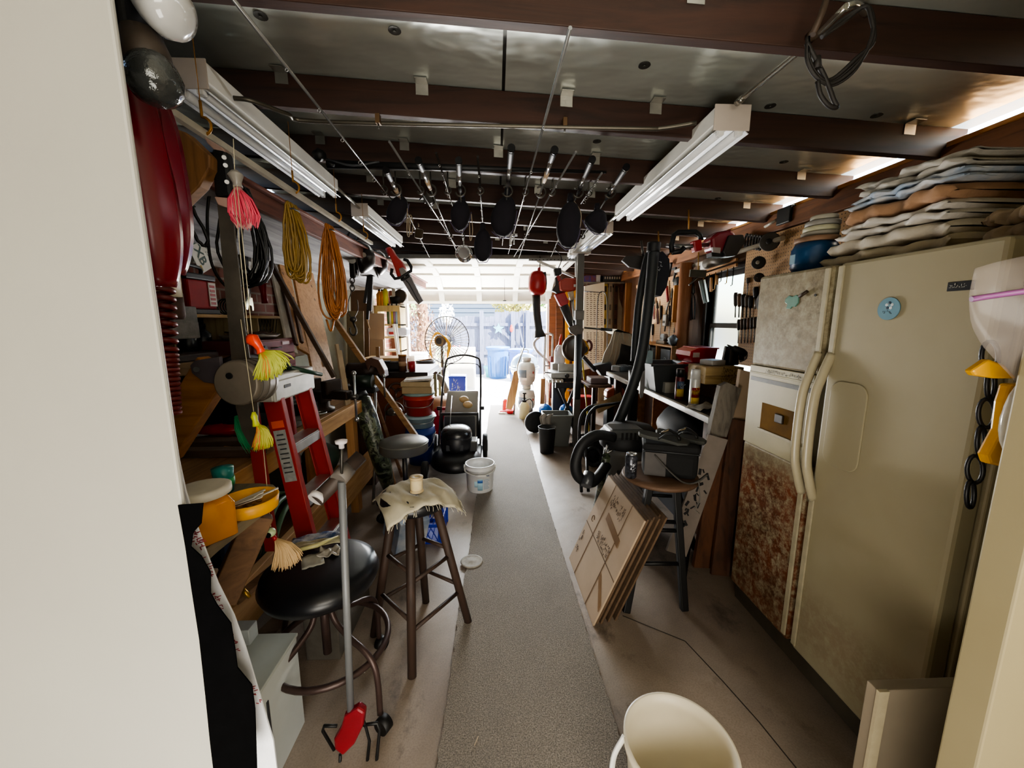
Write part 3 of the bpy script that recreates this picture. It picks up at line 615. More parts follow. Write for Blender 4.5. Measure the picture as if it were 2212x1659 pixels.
# red machinist chest
bz = .905
c = PX(622, 800, -1.62); cy0, cy1 = PX(597, 800, -1.45).y, PX(666, 800, -1.45).y
t = T('tool_chest', 'worn red machinist tool chest with drawers on the left bench', 'tool chest'); zt = 1.385; z0 = 1.14
x0, x1, y0, y1 = -1.88, -1.5, 2.42, 2.94
t.part('body', MB().bb((x0, y0, z0), (x1, y1, zt)), mat('#7b4044', .5, .2, .2), bev=.006)
for k, (a_, b_) in enumerate(((.145, .235), (.10, .14), (.055, .095), (.01, .05))):
    d = t.part('drawer', MB().bb((x1, y0+.02, z0+a_), (x1+.012, y1-.02, z0+b_)), mat('#8a4c50', .45, .2, .25), bev=.003)
    t.part('pull', MB().tube([(x1+.012, y0+.2, z0+(a_+b_)/2), (x1+.028, y0+.2, z0+(a_+b_)/2), (x1+.028, y0+.3, z0+(a_+b_)/2), (x1+.012, y0+.3, z0+(a_+b_)/2)], .004, 6), DSTEEL, parent=d)
t.part('latch', MB().box((x1+.012, y0+.38, zt-.03), (.012, .09, .022)), mat('#c3aeae', .4, .5), bev=.002); t.part('knob', MB().cyl((x1+.01, y0+.1, zt-.05), (x1+.04, y0+.1, zt-.05), .016), DSTEEL); t.done()
solo('chest_riser', 'dark wooden riser block under the red tool chest', 'block', MB().bb((x0+.02, y0+.02, bz), (x1-.02, y1-.02, z0-.001)), DWOODZ)
t = T('parts_tray', 'shallow metal tray of scraps on top of the red tool chest', 'tray'); c = V((-1.66, 2.7, zt)); t.part('tray', MB().lathe(c, [(.2, 0), (.27, .035), (.265, .035), (.195, .006)], n=4, sx=.75, sy=1.15), mat('#8d8478', .4, .5)); mb = MB(); r = random.Random(3)
for _ in range(14): mb.bar(c+V((r.uniform(-.1, .1), r.uniform(-.2, .2), .03)), c+V((r.uniform(-.12, .12), r.uniform(-.2, .2), .05)), .012, .008)
t.part('scraps', mb, DWOOD, kind='stuff'); t.done()
c = V((-1.58, 2.46, zt)); t = T('small_can', 'small brown can with silver rim at the corner of the red tool chest', 'can'); t.part('body', MB().lathe(c, [(.03, 0), (.03, .085)]), STEEL); t.part('lid', MB().lathe(c, [(.031, .085), (.031, .1), (.0, .1)]), mat('#7d4a30', .5)); t.done()
# ================================================================ MAIN LEFT BENCH
t = T('workbench', 'long pine framed workbench along the left wall', 'workbench')
t.part('top', MB().bb((-1.9, .95, .862), (-1.10, 3.0, .9)), wood('#b58c5c', '#7a5a38', 'y'), bev=.004)
t.part('front_rail', MB().bb((-1.10, .95, .80), (-1.06, 3.02, .895)), wood('#c79b60', '#9c7038', 'y'), bev=.004)
for y in (1.15, 2.28, 2.92): t.part('leg', MB().bb((-1.16, y, 0), (-1.10, y+.085, .86)), PINEZ, bev=.004)
t.part('lower_shelf', MB().bb((-1.9, .95, .34), (-1.10, 3.0, .37)), wood('#a67b4a', '#6b4a28', 'y'), bev=.003); t.part('shelf_rail', MB().bb((-1.1, .95, .2), (-1.06, 3.3, .42)), wood('#c8a070', '#a37a48', 'y'), bev=.004); t.done()
# near end: rounded plank shelf on a raking leg
pk = [PZ(x, y, 1.0) for x, y in ((430, 1200), (470, 1165), (540, 1112), (585, 1078), (598, 1066), (600, 1055), (590, 1046), (560, 1043), (480, 1045), (400, 1080), (370, 1120))]
t = T('plank_shelf', 'grey rounded plank shelf holding the amber jar and yellow tub', 'shelf'); t.part('plank', MB().prism(pk, (0, 0, -.03)), wood('#8f8268', '#5d5340', 'y'), bev=.003)
t.part('leg', MB().bar(P(560, 1112, 1.04), P(478, 1300, .98), .04, .07), wood('#7a5a3c', '#4d3622', 'x'), bev=.003); t.done()
zp = 1.001
c = PZ(445, 1150, zp); c = P(445, 1125, .86); c.z = zp; r = .042
t = T('amber_jar', 'square amber plastic jar with white lid on the plank shelf', 'jar')
AMB = mat('#c8811a', .15, 0, .1, 3, 0, alpha=1); M = Matrix.Translation(c) @ Matrix.Rotation(radians(12), 4, 'Z')
t.part('body', MB(M).lathe((0, 0, 0), [(.058, 0), (.066, .008), (.066, .085), (.05, .108)], n=4), AMB, bev=.012, sub=0); t.part('lid', MB(M).lathe((0, 0, .108), [(.052, 0), (.056, .003), (.056, .018), (.045, .02)], n=28), mat('#ddd6c4', .5), label='white lid'); t.done()
c = P(540, 1098, 1.0); c.z = zp; t = T('yellow_tub', 'shallow round yellow tub of wooden sticks on the plank shelf', 'tub')
t.part('tub', MB().lathe(c, [(.062, 0), (.066, .003), (.07, .036), (.066, .036), (.062, .006), (0, .005)], n=36), mat('#e0a11c', .4, 0, .1)); mb = MB(); r = random.Random(4)
for _ in range(9): a = r.uniform(-.5, .5); q = V((r.uniform(-.02, .02), r.uniform(-.02, .02), 0)); mb.bar(c+q+V((-.045, -.01*a, .01)), c+q+V((.035, .05*a+.02, .038)), .009, .003)
t.part('stick', mb, mat('#d8d2c4', .6), kind='stuff'); mb = MB()
for _ in range(16): q = V((r.uniform(-.04, .04), r.uniform(-.04, .04), .012)); mb.ell(c+q, (.009, .006, .005), n=6, m=4)
t.part('debris', mb, mat('#8a6a40', .7), kind='stuff'); t.done()
c = P(485, 1050, 1.12); c.z = zp; t = T('teal_cup', 'small teal and green plastic cup behind the amber jar', 'cup'); t.part('cup', MB().lathe(c, [(.022, 0), (.026, .05), (.028, .075), (.0, .08)]), mat('#2f8f88', .3)); t.part('band', MB().lathe(c, [(.0265, .02), (.028, .03), (.0275, .045)]), mat('#43b06a', .3), label='green band'); t.done()
# white box below
c = P(452, 1168, .88); solo('white_soap_box', 'small off white box under the plank shelf by the felt', 'box', MB().bb(c+V((-.05, -.02, -.03)), c+V((.012, .05, .02))), mat('#cfcbb8', .5), bev=.006)
# things on the near part of the bench
bt = .9005
c = PZ(440, 985, bt); solo('box_cutter_pack', 'packaged box cutter lying on the near bench', 'tool', MB().bb(c+V((-.06, -.03, 0)), c+V((.06, .03, .012))), mat('#8a8078', .4, 0, .3, 30), bev=.003)
c = PZ(478, 983, bt); c += V((0.015, .05, 0)); solo('yellow_box', 'small flat yellow box on the near bench', 'box', MB().box(c+V((0, 0, .01)), (.10, .025, .02), rotm(0, 0, -.2)), mat('#dd9a18', .5), bev=.002)
c = PZ(505, 925, bt); t = T('red_plastic_bag', 'crumpled shiny red plastic package on the near bench', 'plastic package'); r = random.Random(5); t.part('bag', MB().ell(PZ(490, 940, bt)+V((0, 0, .035)), (.14, .08, .033), jit=.14, n=18), mat('#d8141c', .25, 0, .3)); t.done()
c = PZ(440, 940, bt); solo('white_envelope', 'folded white paper lying next to the red package', 'paper', MB().bar(c+V((-.08, -.05, .01)), c+V((.1, .06, .014)), .09, .012), WHT, bev=.002)
c = PZ(460, 900, bt) + V((0, .1, 0))
solo('cardboard_carton', 'open cardboard carton at the back of the near bench', 'carton', MB().bb(c+V((-.07, -.05, 0)), c+V((.07, .06, .12))), CARDB, bev=.002)
solo('white_carton', 'small white carton beside the cardboard carton on the near bench', 'carton', MB().bb(c+V((.09, -.03, 0)), c+V((.17, .05, .1))), mat('#bcbcc0', .5), bev=.002)
for k, (x, y, l) in enumerate(((400, 1000, 'dark rough timber offcut lying along the near bench'), (430, 960, 'second dark timber offcut at the back of the near bench'))):
    c = PZ(x+40, y, bt); solo('timber_offcut', l, 'timber', MB().bb(c+V((-.25, -.05, 0)) if k else c+V((-.2, .06, 0)), c+V((.22, .03, .03)) if k else c+V((.2, .12, .035))), wood('#6e5a48', '#42342a', 'x'), bev=.004)
# green brush behind the blade
c = P(535, 925, 1.5); t = T('green_brush', 'green bristle brush lying behind the machete blade', 'brush'); t.part('bristles', skirt(MB(), c+V((-.04, 0, .05)), .15, .03, (.35, .1, -1), 120, 9), mat('#2f9a62', .5)); t.done()
# ================================================================ RED LADDER
LRED = mat('#9b231c', .4, 0, .15, 6); LAB = mat('#9c9d9a', .5, 0, .3, 40)
t = T('step_ladder', 'red fiberglass step ladder with aluminium treads standing against the left bench', 'step ladder')
tn, tf = P(600, 850, 1.62), P(650, 812, 1.885)          # near and far rail tops
xt = -.945; xb = -.76
def rail(y, f): return V((xt + (xb-xt)*f, y + (-.03 if y < 1.8 else .05)*f, 1.25*(1-f)))
for y in (1.62, 1.885):
    s_ = -1 if y < 1.8 else 1
    a, b = rail(y, .04), rail(y, .80); mb = MB().bar(a, b,   .006, .075, up=(1, 0, 0)); mb.bar(a+V((.035, -s_*.012, 0)), b+V((.035, -s_*.012, 0)), .03, .006, up=(1, 0, 0)); mb.bar(a+V((-.035, -s_*.012, 0)), b+V((-.035, -s_*.012, 0)), .03, .006, up=(1, 0, 0)); t.part('front_rail', mb, LRED, bev=.002)
    c, d = rail(y, .06)+V((-.09, 0, 0)), V((-1.0, y, .5)); mb = MB().bar(c, d, .025, .05, up=(1, 0, 0)); t.part('rear_rail', mb, LRED, bev=.002)
for f in (.22, .415, .61, .765):
    a, b = rail(1.62, f), rail(1.885, f); st = t.part('tread', MB().bar(a+V((-.005, 0, 0)), b+V((-.005, 0, 0)), .075, .012).bar(a+V((.034, 0, -.02)), b+V((.034, 0, -.02)), .006, .04), ALU, bev=.002, label='aluminium tread')
a, b = rail(1.58, .0), rail(1.925, .0)
cap = t.part('top_cap', MB().bar(a+V((-.02, 0, .012)), b+V((-.02, 0, .012)), .13, .05).bar(a+V((.04, .0, -.03)), b+V((.04, 0, -.03)), .015, .09).bar(a+V((-.02, -.005, -.03)), a+V((-.02, .015, -.03)), .12, .085), mat('#b7b6ae', .45, .2), bev=.008, label='grey top cap')
t.part('cap_slot', MB().bar(a+V((.048, .07, -.02)), a+V((.048, .12, -.02)), .002, .012), BLK, parent=cap)
for f0, f1 in ((.16, .34), (.56, .76)):
    c = rail(1.62, (f0+f1)/2); d = (rail(1.62, f1)-rail(1.62, f0)); M = basis(c+V((0, -.0035, 0)), d.normalized(), (0, -1, 0))
    lb = t.part('sticker', MB(M).box((0, 0, 0), (d.length, .05, .002)), LAB, label='printed grey sticker'); mb = MB(M)
    for k in range(9): mb.box((-d.length/2+.02+k*d.length/11, 0, .0013), (.006, .036 if k % 3 else .028, .0008))
    t.part('sticker_lines', mb, mat('#3a3c3e', .6), parent=lb)
M = basis(rail(1.62, .14)+V((0, -.0035, 0)), (rail(1.62, 1)-rail(1.62, 0)).normalized(), (0, -1, 0)); solo('concrete_block', 'grey concrete block under the feet of the red step ladder', 'block', MB().bb((-.86, 1.55, 0), (-.71, 1.96, .249)), mat('#5f5a52', .9, 0, .2, 20, .3), bev=.005); t.part('orange_sticker', MB(M).box((0, 0, 0), (.03, .05, .002)), ORG)
t.done()
# ================================================================ TOOLS ON THE BENCH
bt = .9005
c = PX(700, 850, -1.42); c.z = bt
t = T('bench_machine', 'dark green bench machine with a black hood behind the ladder top', 'bench machine'); DG = mat('#182420', .3, .2, .3)
y0 = 2.05; x0 = -1.62
t.part('bed', MB().bb((-1.72, y0, bt), (-1.34, y0+.62, bt+.09)), BLK, bev=.006); t.part('body', MB().bb((-1.62, y0+.1, bt+.09), (-1.40, y0+.55, bt+.29)), DG, bev=.02)
t.part('hood', MB().tube(spline([(-1.5, y0+.05, bt+.24), (-1.5, y0+.2, bt+.34), (-1.5, y0+.42, bt+.33), (-1.5, y0+.54, bt+.25)], 5), .07, 12), mat('#101518', .35)); t.part('guard', MB().ell((-1.36, y0+.2, bt+.13), (.03, .1, .07)), BLKG); t.part('plate', MB().bb((-1.4, y0+.3, bt+.17), (-1.396, y0+.36, bt+.21)), WHT); t.done()
a, b = P(598, 788, 1.86), P(695, 806, 2.2)
t = T('screwdriver', 'dark green handled tool lying across the ladder top cap', 'screwdriver'); t.part('handle', MB().tube([P(598, 787, 1.72), P(625, 794, 1.76)], [.022, .02], 10), mat('#1d2f27', .4)); t.part('shaft', MB().tube([P(625, 794, 1.76), P(695, 809, 1.9)], [.012, .009], 8), mat('#20412f', .4)); t.done()
def vise(c, label, col, s_=1., rot=0, ball=True):
    t = T('bench_vise', label, 'vise', 'vises on the left bench'); M = frame(c, 0, 0, rot) @ Matrix.Scale(s_, 4)
    t.part('base', MB(M).lathe((0, 0, 0), [(.08, 0), (.08, .02), (.055, .03), (.055, .06)], n=20), col); mb = MB(M); mb.box((0, 0, .09), (.1, .09, .07)); mb.box((-.05, 0, .15), (.04, .13, .08)); t.part('fixed_jaw', mb, col, bev=.006*s_)
    mb = MB(M); mb.box((.09, 0, .15), (.04, .13, .08)); mb.box((.13, 0, .105), (.16, .055, .05)); t.part('sliding_jaw', mb, col, bev=.006*s_)
    t.part('screw', MB(M).cyl((.18, 0, .1), (.26, 0, .1), .014), DSTEEL); t.part('handle', MB(M).tube([(.245, 0, .23), (.245, 0, -.03)], .007, 8).ell((.245, 0, .235), (.014, .014, .014)).ell((.245, 0, -.035), (.014, .014, .014)), STEEL); return t.done()
vise(V((-1.2, 2.62, bt)), 'dark bench vise at the far end of the left bench', mat('#33271f', .45, .5, .3), 1.15, -.3)
t = T('ball_lever', 'black machine lever with a polished ball on the left bench', 'lever'); c = V((-1.2, 2.42, bt)); b_ = P(741, 805, 2.42); 
t.part('base', MB().bb(c+V((-.06, -.06, 0)), c+V((.05, .07, .1))), BLK, bev=.006); t.part('arm', MB().tube(spline([c+V((.01, 0, .1)), c+V((.02, 0, .17)), c+V((.0, 0, .26))], 4), [.03]*4+[.022]*5, 12), BLKG); t.part('ball', MB().ell(c+V((0, 0, .28)), (.027, .027, .027)), CHROME); t.part('ring', MB().tube(arc(c+V((.08, .02, .03)), .035, 0, 2*pi, 16, (1, 0, 0), (0, 1, 0))[:-1], .006, 6, closed=True), STEEL); t.done()
c = PZ(712, 885, bt); solo('work_gloves', 'crumpled grey work gloves at the edge of the left bench', 'gloves', MB().ell(V((-1.17, 2.2, bt+.014)), (.05, .09, .013), jit=.12).ell(V((-1.2, 2.32, bt+.02)), (.045, .07, .018), jit=.12), mat('#7c746a', .8), sub=1)
for k, (x, y, h) in enumerate(((735, 770, .16), (742, 785, .12))):
    p = P(x, y, 2.75); solo('scrap_stick', ('taller' if k == 0 else 'shorter') + ' pale stick standing behind the ball lever', 'stick', MB().bar(V((p.x-.02*k, 2.8+.05*k, bt)), V((p.x-.06-.02*k, 2.85+.05*k, p.z+.08)), .02, .02), mat('#b5a184', .7))
# things under the bench
def lump(name, label, cat, c, d, m_, jit=.12, sub=1): return solo(name, label, cat, MB().ell(V(c)+V((0, 0, d[2])), d, jit=jit, n=14, m=8), m_, sub=sub)
lump('green_sack', 'dark green crumpled sack on the shelf under the left bench', 'sack', (-1.3, 2.75, .37), (.13, .2, .13), mat('#223a2c', .6, 0, .3))
lump('olive_bag', 'olive canvas bag under the left bench', 'bag', (-1.45, 2.45, .37), (.16, .18, .2), mat('#4a4a34', .8))
lump('white_rags', 'pale rags lying under the left bench', 'rags', (-1.22, 2.58, .37), (.09, .12, .06), mat('#9a978c', .8))
mb = MB()
for k in range(5): mb.tube(arc((-1.22+.01*k, 2.5-.02*k, .5), .14-.012*k, 0, 2*pi, 24, (.25, 1, 0), (0, 0, 1))[:-1], .008, 6, closed=True)
solo('black_cable', 'black cable coil standing on the shelf under the left bench', 'cable', mb, BLK)
mb = MB()
for k in range(3): mb.tube(spline([(-1.1-.03*k, 1.75, .373), (-1.12-.04*k, 1.95, .52+.03*k), (-1.14-.03*k, 2.2, .50), (-1.16-.03*k, 2.4, .38)], 6), .014, 8)
solo('green_garden_hose', 'loops of green hose under the left bench behind the ladder', 'hose', mb, mat('#5c7a5c', .5))
solo('blue_box', 'dark blue box under the left bench behind the ladder', 'box', MB().bb((-1.5, 1.6, .37), (-1.2, 1.95, .6)), mat('#16233f', .5), bev=.01)
solo('tan_carton', 'low tan carton under the left bench by the ladder foot', 'carton', MB().bb((-1.05, 1.25, .0), (-.8, 1.5, .12)) if 0 else MB().bb((-1.42, 1.2, .37), (-1.15, 1.5, .5)), CARDB, bev=.004)
# camouflage rolled case leaning at the bench end
def camo():
    m_, nt, bs = base('camo'); v = coord(nt); c = ramp(nt, noise(nt, 14, 3, v, .5, .8), [(.36, lin('#1d211b')), (.45, lin('#46503c')), (.55, lin('#6f7560')), (.62, lin('#2c2f27'))]); nt.nodes[-1].color_ramp.interpolation = 'CONSTANT'; nt.links.new(c, bs.inputs['Base Color']); bs.inputs['Roughness'].default_value = .35; bump(nt, bs, noise(nt, 18, 3, v), .5, .02); return m_
CAMO = camo()
a, b = P(778, 852, 3.1), P(828, 1010, 3.05); d = (b-a).normalized()
t = T('camo_roll', 'rolled camouflage case leaning at the far end of the left bench', 'rolled case'); t.part('roll', MB().tube([a, a+(b-a)*.06, a+(b-a)*.3, a+(b-a)*.6, b, PZ(842, 1062, .02)], [.02, .07, .08, .075, .07, .045], 14), CAMO); t.part('end_cap', MB().tube([a-d*.02, a+d*.02], [.05, .06], 14), BLK); t.done()
def pole(name, label, cat, pts, r, m_, n=8): return solo(name, label, cat, MB().tube(pts, r, n), m_)
def stick(name, label, cat, a, b, w, h, m_, up=(0, 1, 0), group=None): return solo(name, label, cat, MB().bar(a, b, w, h, up=up), m_, group, bev=.003)
stick('wooden_pole', 'long square tan pole slanting from the left wall across the machines', 'pole', P(722, 690, 3.6), P(902, 948, 3.35), .045, .045, wood('#9a7448', '#69492a', 'x'))
stick('long_lath', 'thin wooden lath leaning beside the camouflage roll', 'lath', P(800, 858, 3.3), P(846, 1000, 3.2)+V((.02, 0, -.22)), .03, .03, wood('#a07a55', '#6f4e30', 'x'))
stick('long_lath', 'slim dark lath leaning right behind the camouflage roll', 'lath', P(806, 850, 3.5), P(860, 985, 3.4)+V((.03, 0, -.2)), .025, .025, wood('#7d5a3d', '#523520', 'x'))
pole('steel_rod', 'thin bright steel rod leaning at the end of the left bench', 'rod', [P(811, 848, 3.2), P(810, 1000, 3.15), PZ(806, 1090, .01)], .012, STEEL)
# ================================================================ BACK LEFT: SAW CABINET, BOARDS, SHELVING
t = T('saw_cabinet', 'brown cabinet saw with a black table and a handwheel', 'table saw'); Y = 4.3
x0, x1 = P(815, 850, Y).x, P(880, 850, Y).x; zt = P(830, 808, Y).z; BC = mat('#7a4526', .5, .2, .2, 5)
t.part('cabinet', MB().bb((x0-.1, Y, .0), (x1, Y+.6, zt-.04)), BC, bev=.01); zt2 = P(880, 806, Y).z
t.part('table', MB().bb((x0-.3, Y-.1, zt-.03), (x1+.25, Y+.75, zt+.03)), mat('#2b2522', .4, .5), bev=.006)
w = P(856, 845, Y-.12); M3 = V((0, 0, 0)); hw = t.part('handwheel', MB().tube(arc(w, .085, 0, 2*pi, 28, (1, 0, 0), (0, .2, 1))[:-1], .011, 8, closed=True), mat('#5b4a42', .4, .5)); mb = MB()
for k in range(3): a = 2*pi*k/3+.4; mb.tube([w, w+V((.085*cos(a), .017*sin(a), .085*sin(a)))], .009, 6)
mb.cyl(w, w+V((0, .13, 0)), .02); t.part('spoke', mb, mat('#5b4a42', .4, .5), parent=hw); t.part('knob', MB().cyl(w+V((0, 0, -.085)), w+V((0, -.08, -.085)), .012), BLK, parent=hw); t.done()
w = P(852, 888, Y-.25); t = T('chrome_lamp', 'chrome bowl lamp hanging under the handwheel of the brown cabinet', 'lamp'); t.part('bowl', MB().lathe(w, [(.085, -.03), (.08, .01), (.05, .045), (.015, .055)], n=24), mat('#75706a', .2, .7)); t.part('hoop', MB().tube(arc(w, .1, 0, pi, 14, (1, 0, 0), (0, 0, 1)), .006, 6), STEEL); t.part('stem', MB().tube([w+V((-.09, 0, 0)), w+V((-.12, 0, -.18))], .007, 6), DSTEEL); t.done()
zz = zt+.031; zr = zt
t = T('black_case', 'long flat black machine fence on the saw table', 'saw fence'); a, b = P(782, 784, Y+.1), P(868, 788, Y+.1); t.part('bar', MB().bb((a.x, Y+.05, zz), (b.x, Y+.14, zz+.10)), BLK, bev=.02); t.part('strip', MB().bb((a.x+.1, Y+.03, zz+.1), (b.x-.12, Y+.1, zz+.11)), DGREY); t.done()
solo('pale_board', 'pale tan board lying behind the black saw fence', 'board', MB().bb((a.x-.02, Y+.16, zz), (b.x+.06, Y+.5, zz+.13)), wood('#d2ae7c', '#a9824e', 'x'), bev=.003)
c = P(873, 795, Y+.05); c.z = zz
t = T('brown_can', 'brown striped round can on the saw table', 'can'); t.part('body', MB().lathe(V((c.x, Y+.0, zz)), [(.045, 0), (.045, .17)]), mat('#6b4a34', .4, .2)); t.part('rim', MB().lathe(V((c.x, Y, zz)), [(.047, .165), (.047, .185), (.04, .185)]), mat('#a06a30', .4, .3)); t.part('label', MB().lathe(V((c.x, Y, zz)), [(.0456, .06), (.0456, .11)]), mat('#a88a6c', .5)); t.done()
c = P(891, 797, Y); t = T('red_cup', 'red plastic cup beside the brown can', 'cup'); t.part('cup', MB().lathe(V((c.x, Y-.02, zz)), [(.034, 0), (.04, .11), (.036, .11), (.03, .01)]), RED); t.done()
stick('wood_stake', 'short square wooden stake standing on the vise', 'stake', P(817, 805, 4.0), P(816, 749, 4.0), .035, .035, wood('#9a7448', '#69492a', 'x'))
# second bench vise, bigger and brown, by the saw
t = T('bench_vise', 'large brown vise with a hanging steel handle in front of the saw table', 'vise', 'vises on the left bench'); Y = 3.5; c = P(800, 850, Y)
t.part('body', MB().tube(spline([P(752, 800, Y), P(790, 802, Y), P(806, 792, Y), P(812, 775, Y)], 4), [.07, .07, .075, .08, .085, .085, .08, .08, .07, .06, .05, .05, .04], 10), mat('#2f211a', .5, .4)); t.part('jaw', MB().prism([P(x, y, Y-.1) for x, y in ((787, 780), (800, 772), (818, 778), (830, 800), (832, 815), (820, 812), (812, 795), (800, 790), (795, 802))], (0, .12, 0)), mat('#5a3f33', .45, .4), bev=.006)
t.part('base', MB().bar(P(740, 838, Y), P(815, 840, Y), .14, .06), BLK, bev=.01); t.part('green_body', MB().tube([P(760, 822, Y-.12), P(805, 824, Y-.12)], [.05, .06], 12), mat('#1d2d22', .4, .2)); t.part('handle', MB().tube([P(829, 812, Y-.12), P(832, 858, Y-.12)], .008, 8).ell(P(829, 812, Y-.12), (.02, .02, .02)), STEEL)
t.part('stand', MB().bb(V((c.x-.16, Y-.05, 0)), V((c.x+.02, Y+.05, c.z+.06))), DWOODZ, bev=.006); t.done()
# sheets leaning at the far left wall
G2 = 'sheets leaning on the far left wall'
def sheet(label, quad, m_, th=.012, name='plywood_sheet'):
    return solo(name, label, 'sheet', MB().prism(quad, (0, th, 0)), m_, G2, bev=.001)
Yq = 5.3; zb = lambda p: V((p.x, p.y, .0))
def quadf(x0, x1, ytop, Y0, dy=.25, x0b=None, x1b=None, z=.01):
    a, b = P(x0, ytop, Y0), P(x1, ytop, Y0); c_, d_ = P(x1 if x1b is None else x1b, 800, Y0-dy), P(x0 if x0b is None else x0b, 800, Y0-dy)
    return [a, b, V((c_.x, Y0-dy, z)), V((d_.x, Y0-dy, z))]
sheet('brown hardboard sheet leaning behind the hook at the far left wall', quadf(757, 795, 627, 5.0, .2, 752, 792), mat('#6e5238', .7))
sheet('grey tan plywood sheet leaning at the far left wall', quadf(748, 785, 672, 4.85, .15, 745, 780), mat('#857558', .7))
sheet('tan cardboard sheet leaning in front of the shelving', quadf(797, 830, 677, 5.3, .1, 780, 826), CARDB)
sheet('smaller cardboard sheet leaning lowest in front of the shelving', quadf(800, 828, 733, 5.15, .05, 796, 828), CARDB)
sheet('dark brown panel leaning between the plywood and the shelving', quadf(783, 800, 640, 5.45, .1, 778, 798), DWOODZ)
# shelving unit with bottles
Y = 5.9; x0, x1 = P(812, 720, Y).x, P(866, 720, Y).x; SH = wood('#c9b27c', '#a58c56', 'z')
t = T('shelving_unit', 'pale wooden shelving unit at the back left beside the door', 'shelving unit'); zt = P(840, 660, Y).z
for x in (x0, x1-.04): t.part('upright', MB().bb((x, Y, 0), (x+.04, Y+.35, zt)), SH, bev=.003)
for y in (660, 700, 727, 757): zz = P(840, y, Y).z; t.part('shelf', MB().bb((x0, Y, zz-.025), (x1, Y+.35, zz)), SH, bev=.002)
t.part('fascia', MB().bb((x0+.02, Y-.01, P(840, 673, Y).z), (x1, Y, zt)), SH)
t.part('side_panel', MB().bb((x0-.012, Y, P(840, 727, Y).z), (x0-.001, Y+.35, zt)), PLY); t.done()
def bottle(c, r, h, col, label, cap=None, cat='bottle', name='bottle', group='bottles on the back left shelving'):
    t = T(name, label, cat, group); t.part('body', MB().lathe(c, [(r*.9, 0), (r, r*.2), (r, h*.7), (r*.4, h*.85), (r*.38, h*.9)], n=14), mat(col, .35, 0, .1)); t.part('cap', MB().lathe(V(c)+V((0, 0, h*.9)), [(r*.42, 0), (r*.42, h*.1)], n=12), mat(cap or '#151515', .4)); return t.done()
zt0 = zt+.001
for k, (px, col, cp, l) in enumerate(((820, '#e39a12', '#111', 'orange yellow oil bottle with black cap, left of the pair on the shelving top'), (826, '#e08e10', '#111', 'orange yellow oil bottle with black cap, right of the pair on the shelving top'), (833, '#d9d24a', '#e5e0d0', 'pale yellow jug on the shelving top'))):
    bottle(V((P(px, 650, Y+.1).x, Y+.1, zt0)), .045, .24 if k < 2 else .3, col, l, cp if len(cp) == 7 else '#111111')
zs = P(840, 700, Y).z+.001
for k, (px, col, l) in enumerate(((840, '#3c5a30', 'green bottle'), (844, '#cfc9b8', 'cream bottle'), (848, '#c9b83a', 'yellow bottle'), (853, '#8c6a86', 'mauve bottle'), (858, '#a9c6e0', 'light blue bottle'))): bottle(V((P(px, 690, Y+.08).x, Y+.08, zs)), .028, .3-.03*(k % 2), col, l+' on the upper shelf of the back left shelving')
zs = P(840, 727, Y).z+.001
t = T('white_basin', 'white plastic basin with red items on the shelving', 'basin'); c = V((P(856, 725, Y).x, Y+.12, zs)); 
t = T('white_basin', 'white plastic basin of red items sticking out of the shelving', 'basin'); t.part('basin', MB().bb(c+V((-.14, -.14, 0)), c+V((.16, .12, .13))), mat('#d5d8e2', .4), bev=.03); t.part('red_item', MB().bb(c+V((-.1, -.146, .03)), c+V((.03, -.141, .07))), RED); t.done()
c = V((P(818, 745, Y).x, Y+.1, zs)); t = T('red_lid_jar', 'jar with a red lid on the shelving behind the cardboard', 'jar'); t.part('jar', MB().lathe(c, [(.05, 0), (.05, .1)]), GREY); t.part('lid', MB().lathe(c, [(.055, .1), (.055, .13)]), RED); t.done()
c = V((P(846, 652, Y).x, Y+.15, zt0)); t = T('bench_grinder', 'black and chrome machine on top of the shelving', 'machine'); t.part('body', MB().tube([c+V((-.04, 0, .08)), c+V((.14, 0, .12))], [.07, .06], 14), BLK); t.part('wheel', MB().lathe(c+V((.1, -.06, .14)), [(.1, 0), (.1, .04)], axis=(.3, 1, 0)), mat('#4a3f36', .5, .4)); t.part('head', MB().bb(c+V((-.02, -.05, .12)), c+V((.03, .03, .33))), mat('#c8c4b8', .4), bev=.01); t.part('foot', MB().bb(c+V((-.05, -.06, 0)), c+V((.16, .1, .03))), OFFW); t.done()
# white step ladder by the shelving
t = T('step_ladder', 'small white step ladder standing before the back left shelving', 'step ladder'); Y = 5.6
a0, a1 = P(847, 700, Y), P(866, 775, Y-.2)
for dx, k in ((0, 'front_rail'), (-.02, 'rear_rail')):
    for q in (0, .32): t.part(k, MB().bar(V((a0.x-q+.02, Y+(.0 if dx == 0 else .15), a0.z)), V((a0.x-q+.02+(.22 if dx == 0 and q == 0 else .02), Y-(.35 if dx == 0 else -.3), 0)), .03, .02, up=(0, 1, 0)), WHT, bev=.003)
for f in (.25, .45, .65, .85): t.part('tread', MB().bar(V((a0.x-.3+.02, Y-.35*f, a0.z*(1-f))), V((a0.x+.02+.22*f, Y-.35*f, a0.z*(1-f))), .08, .02), WHT, bev=.003)
t.done()
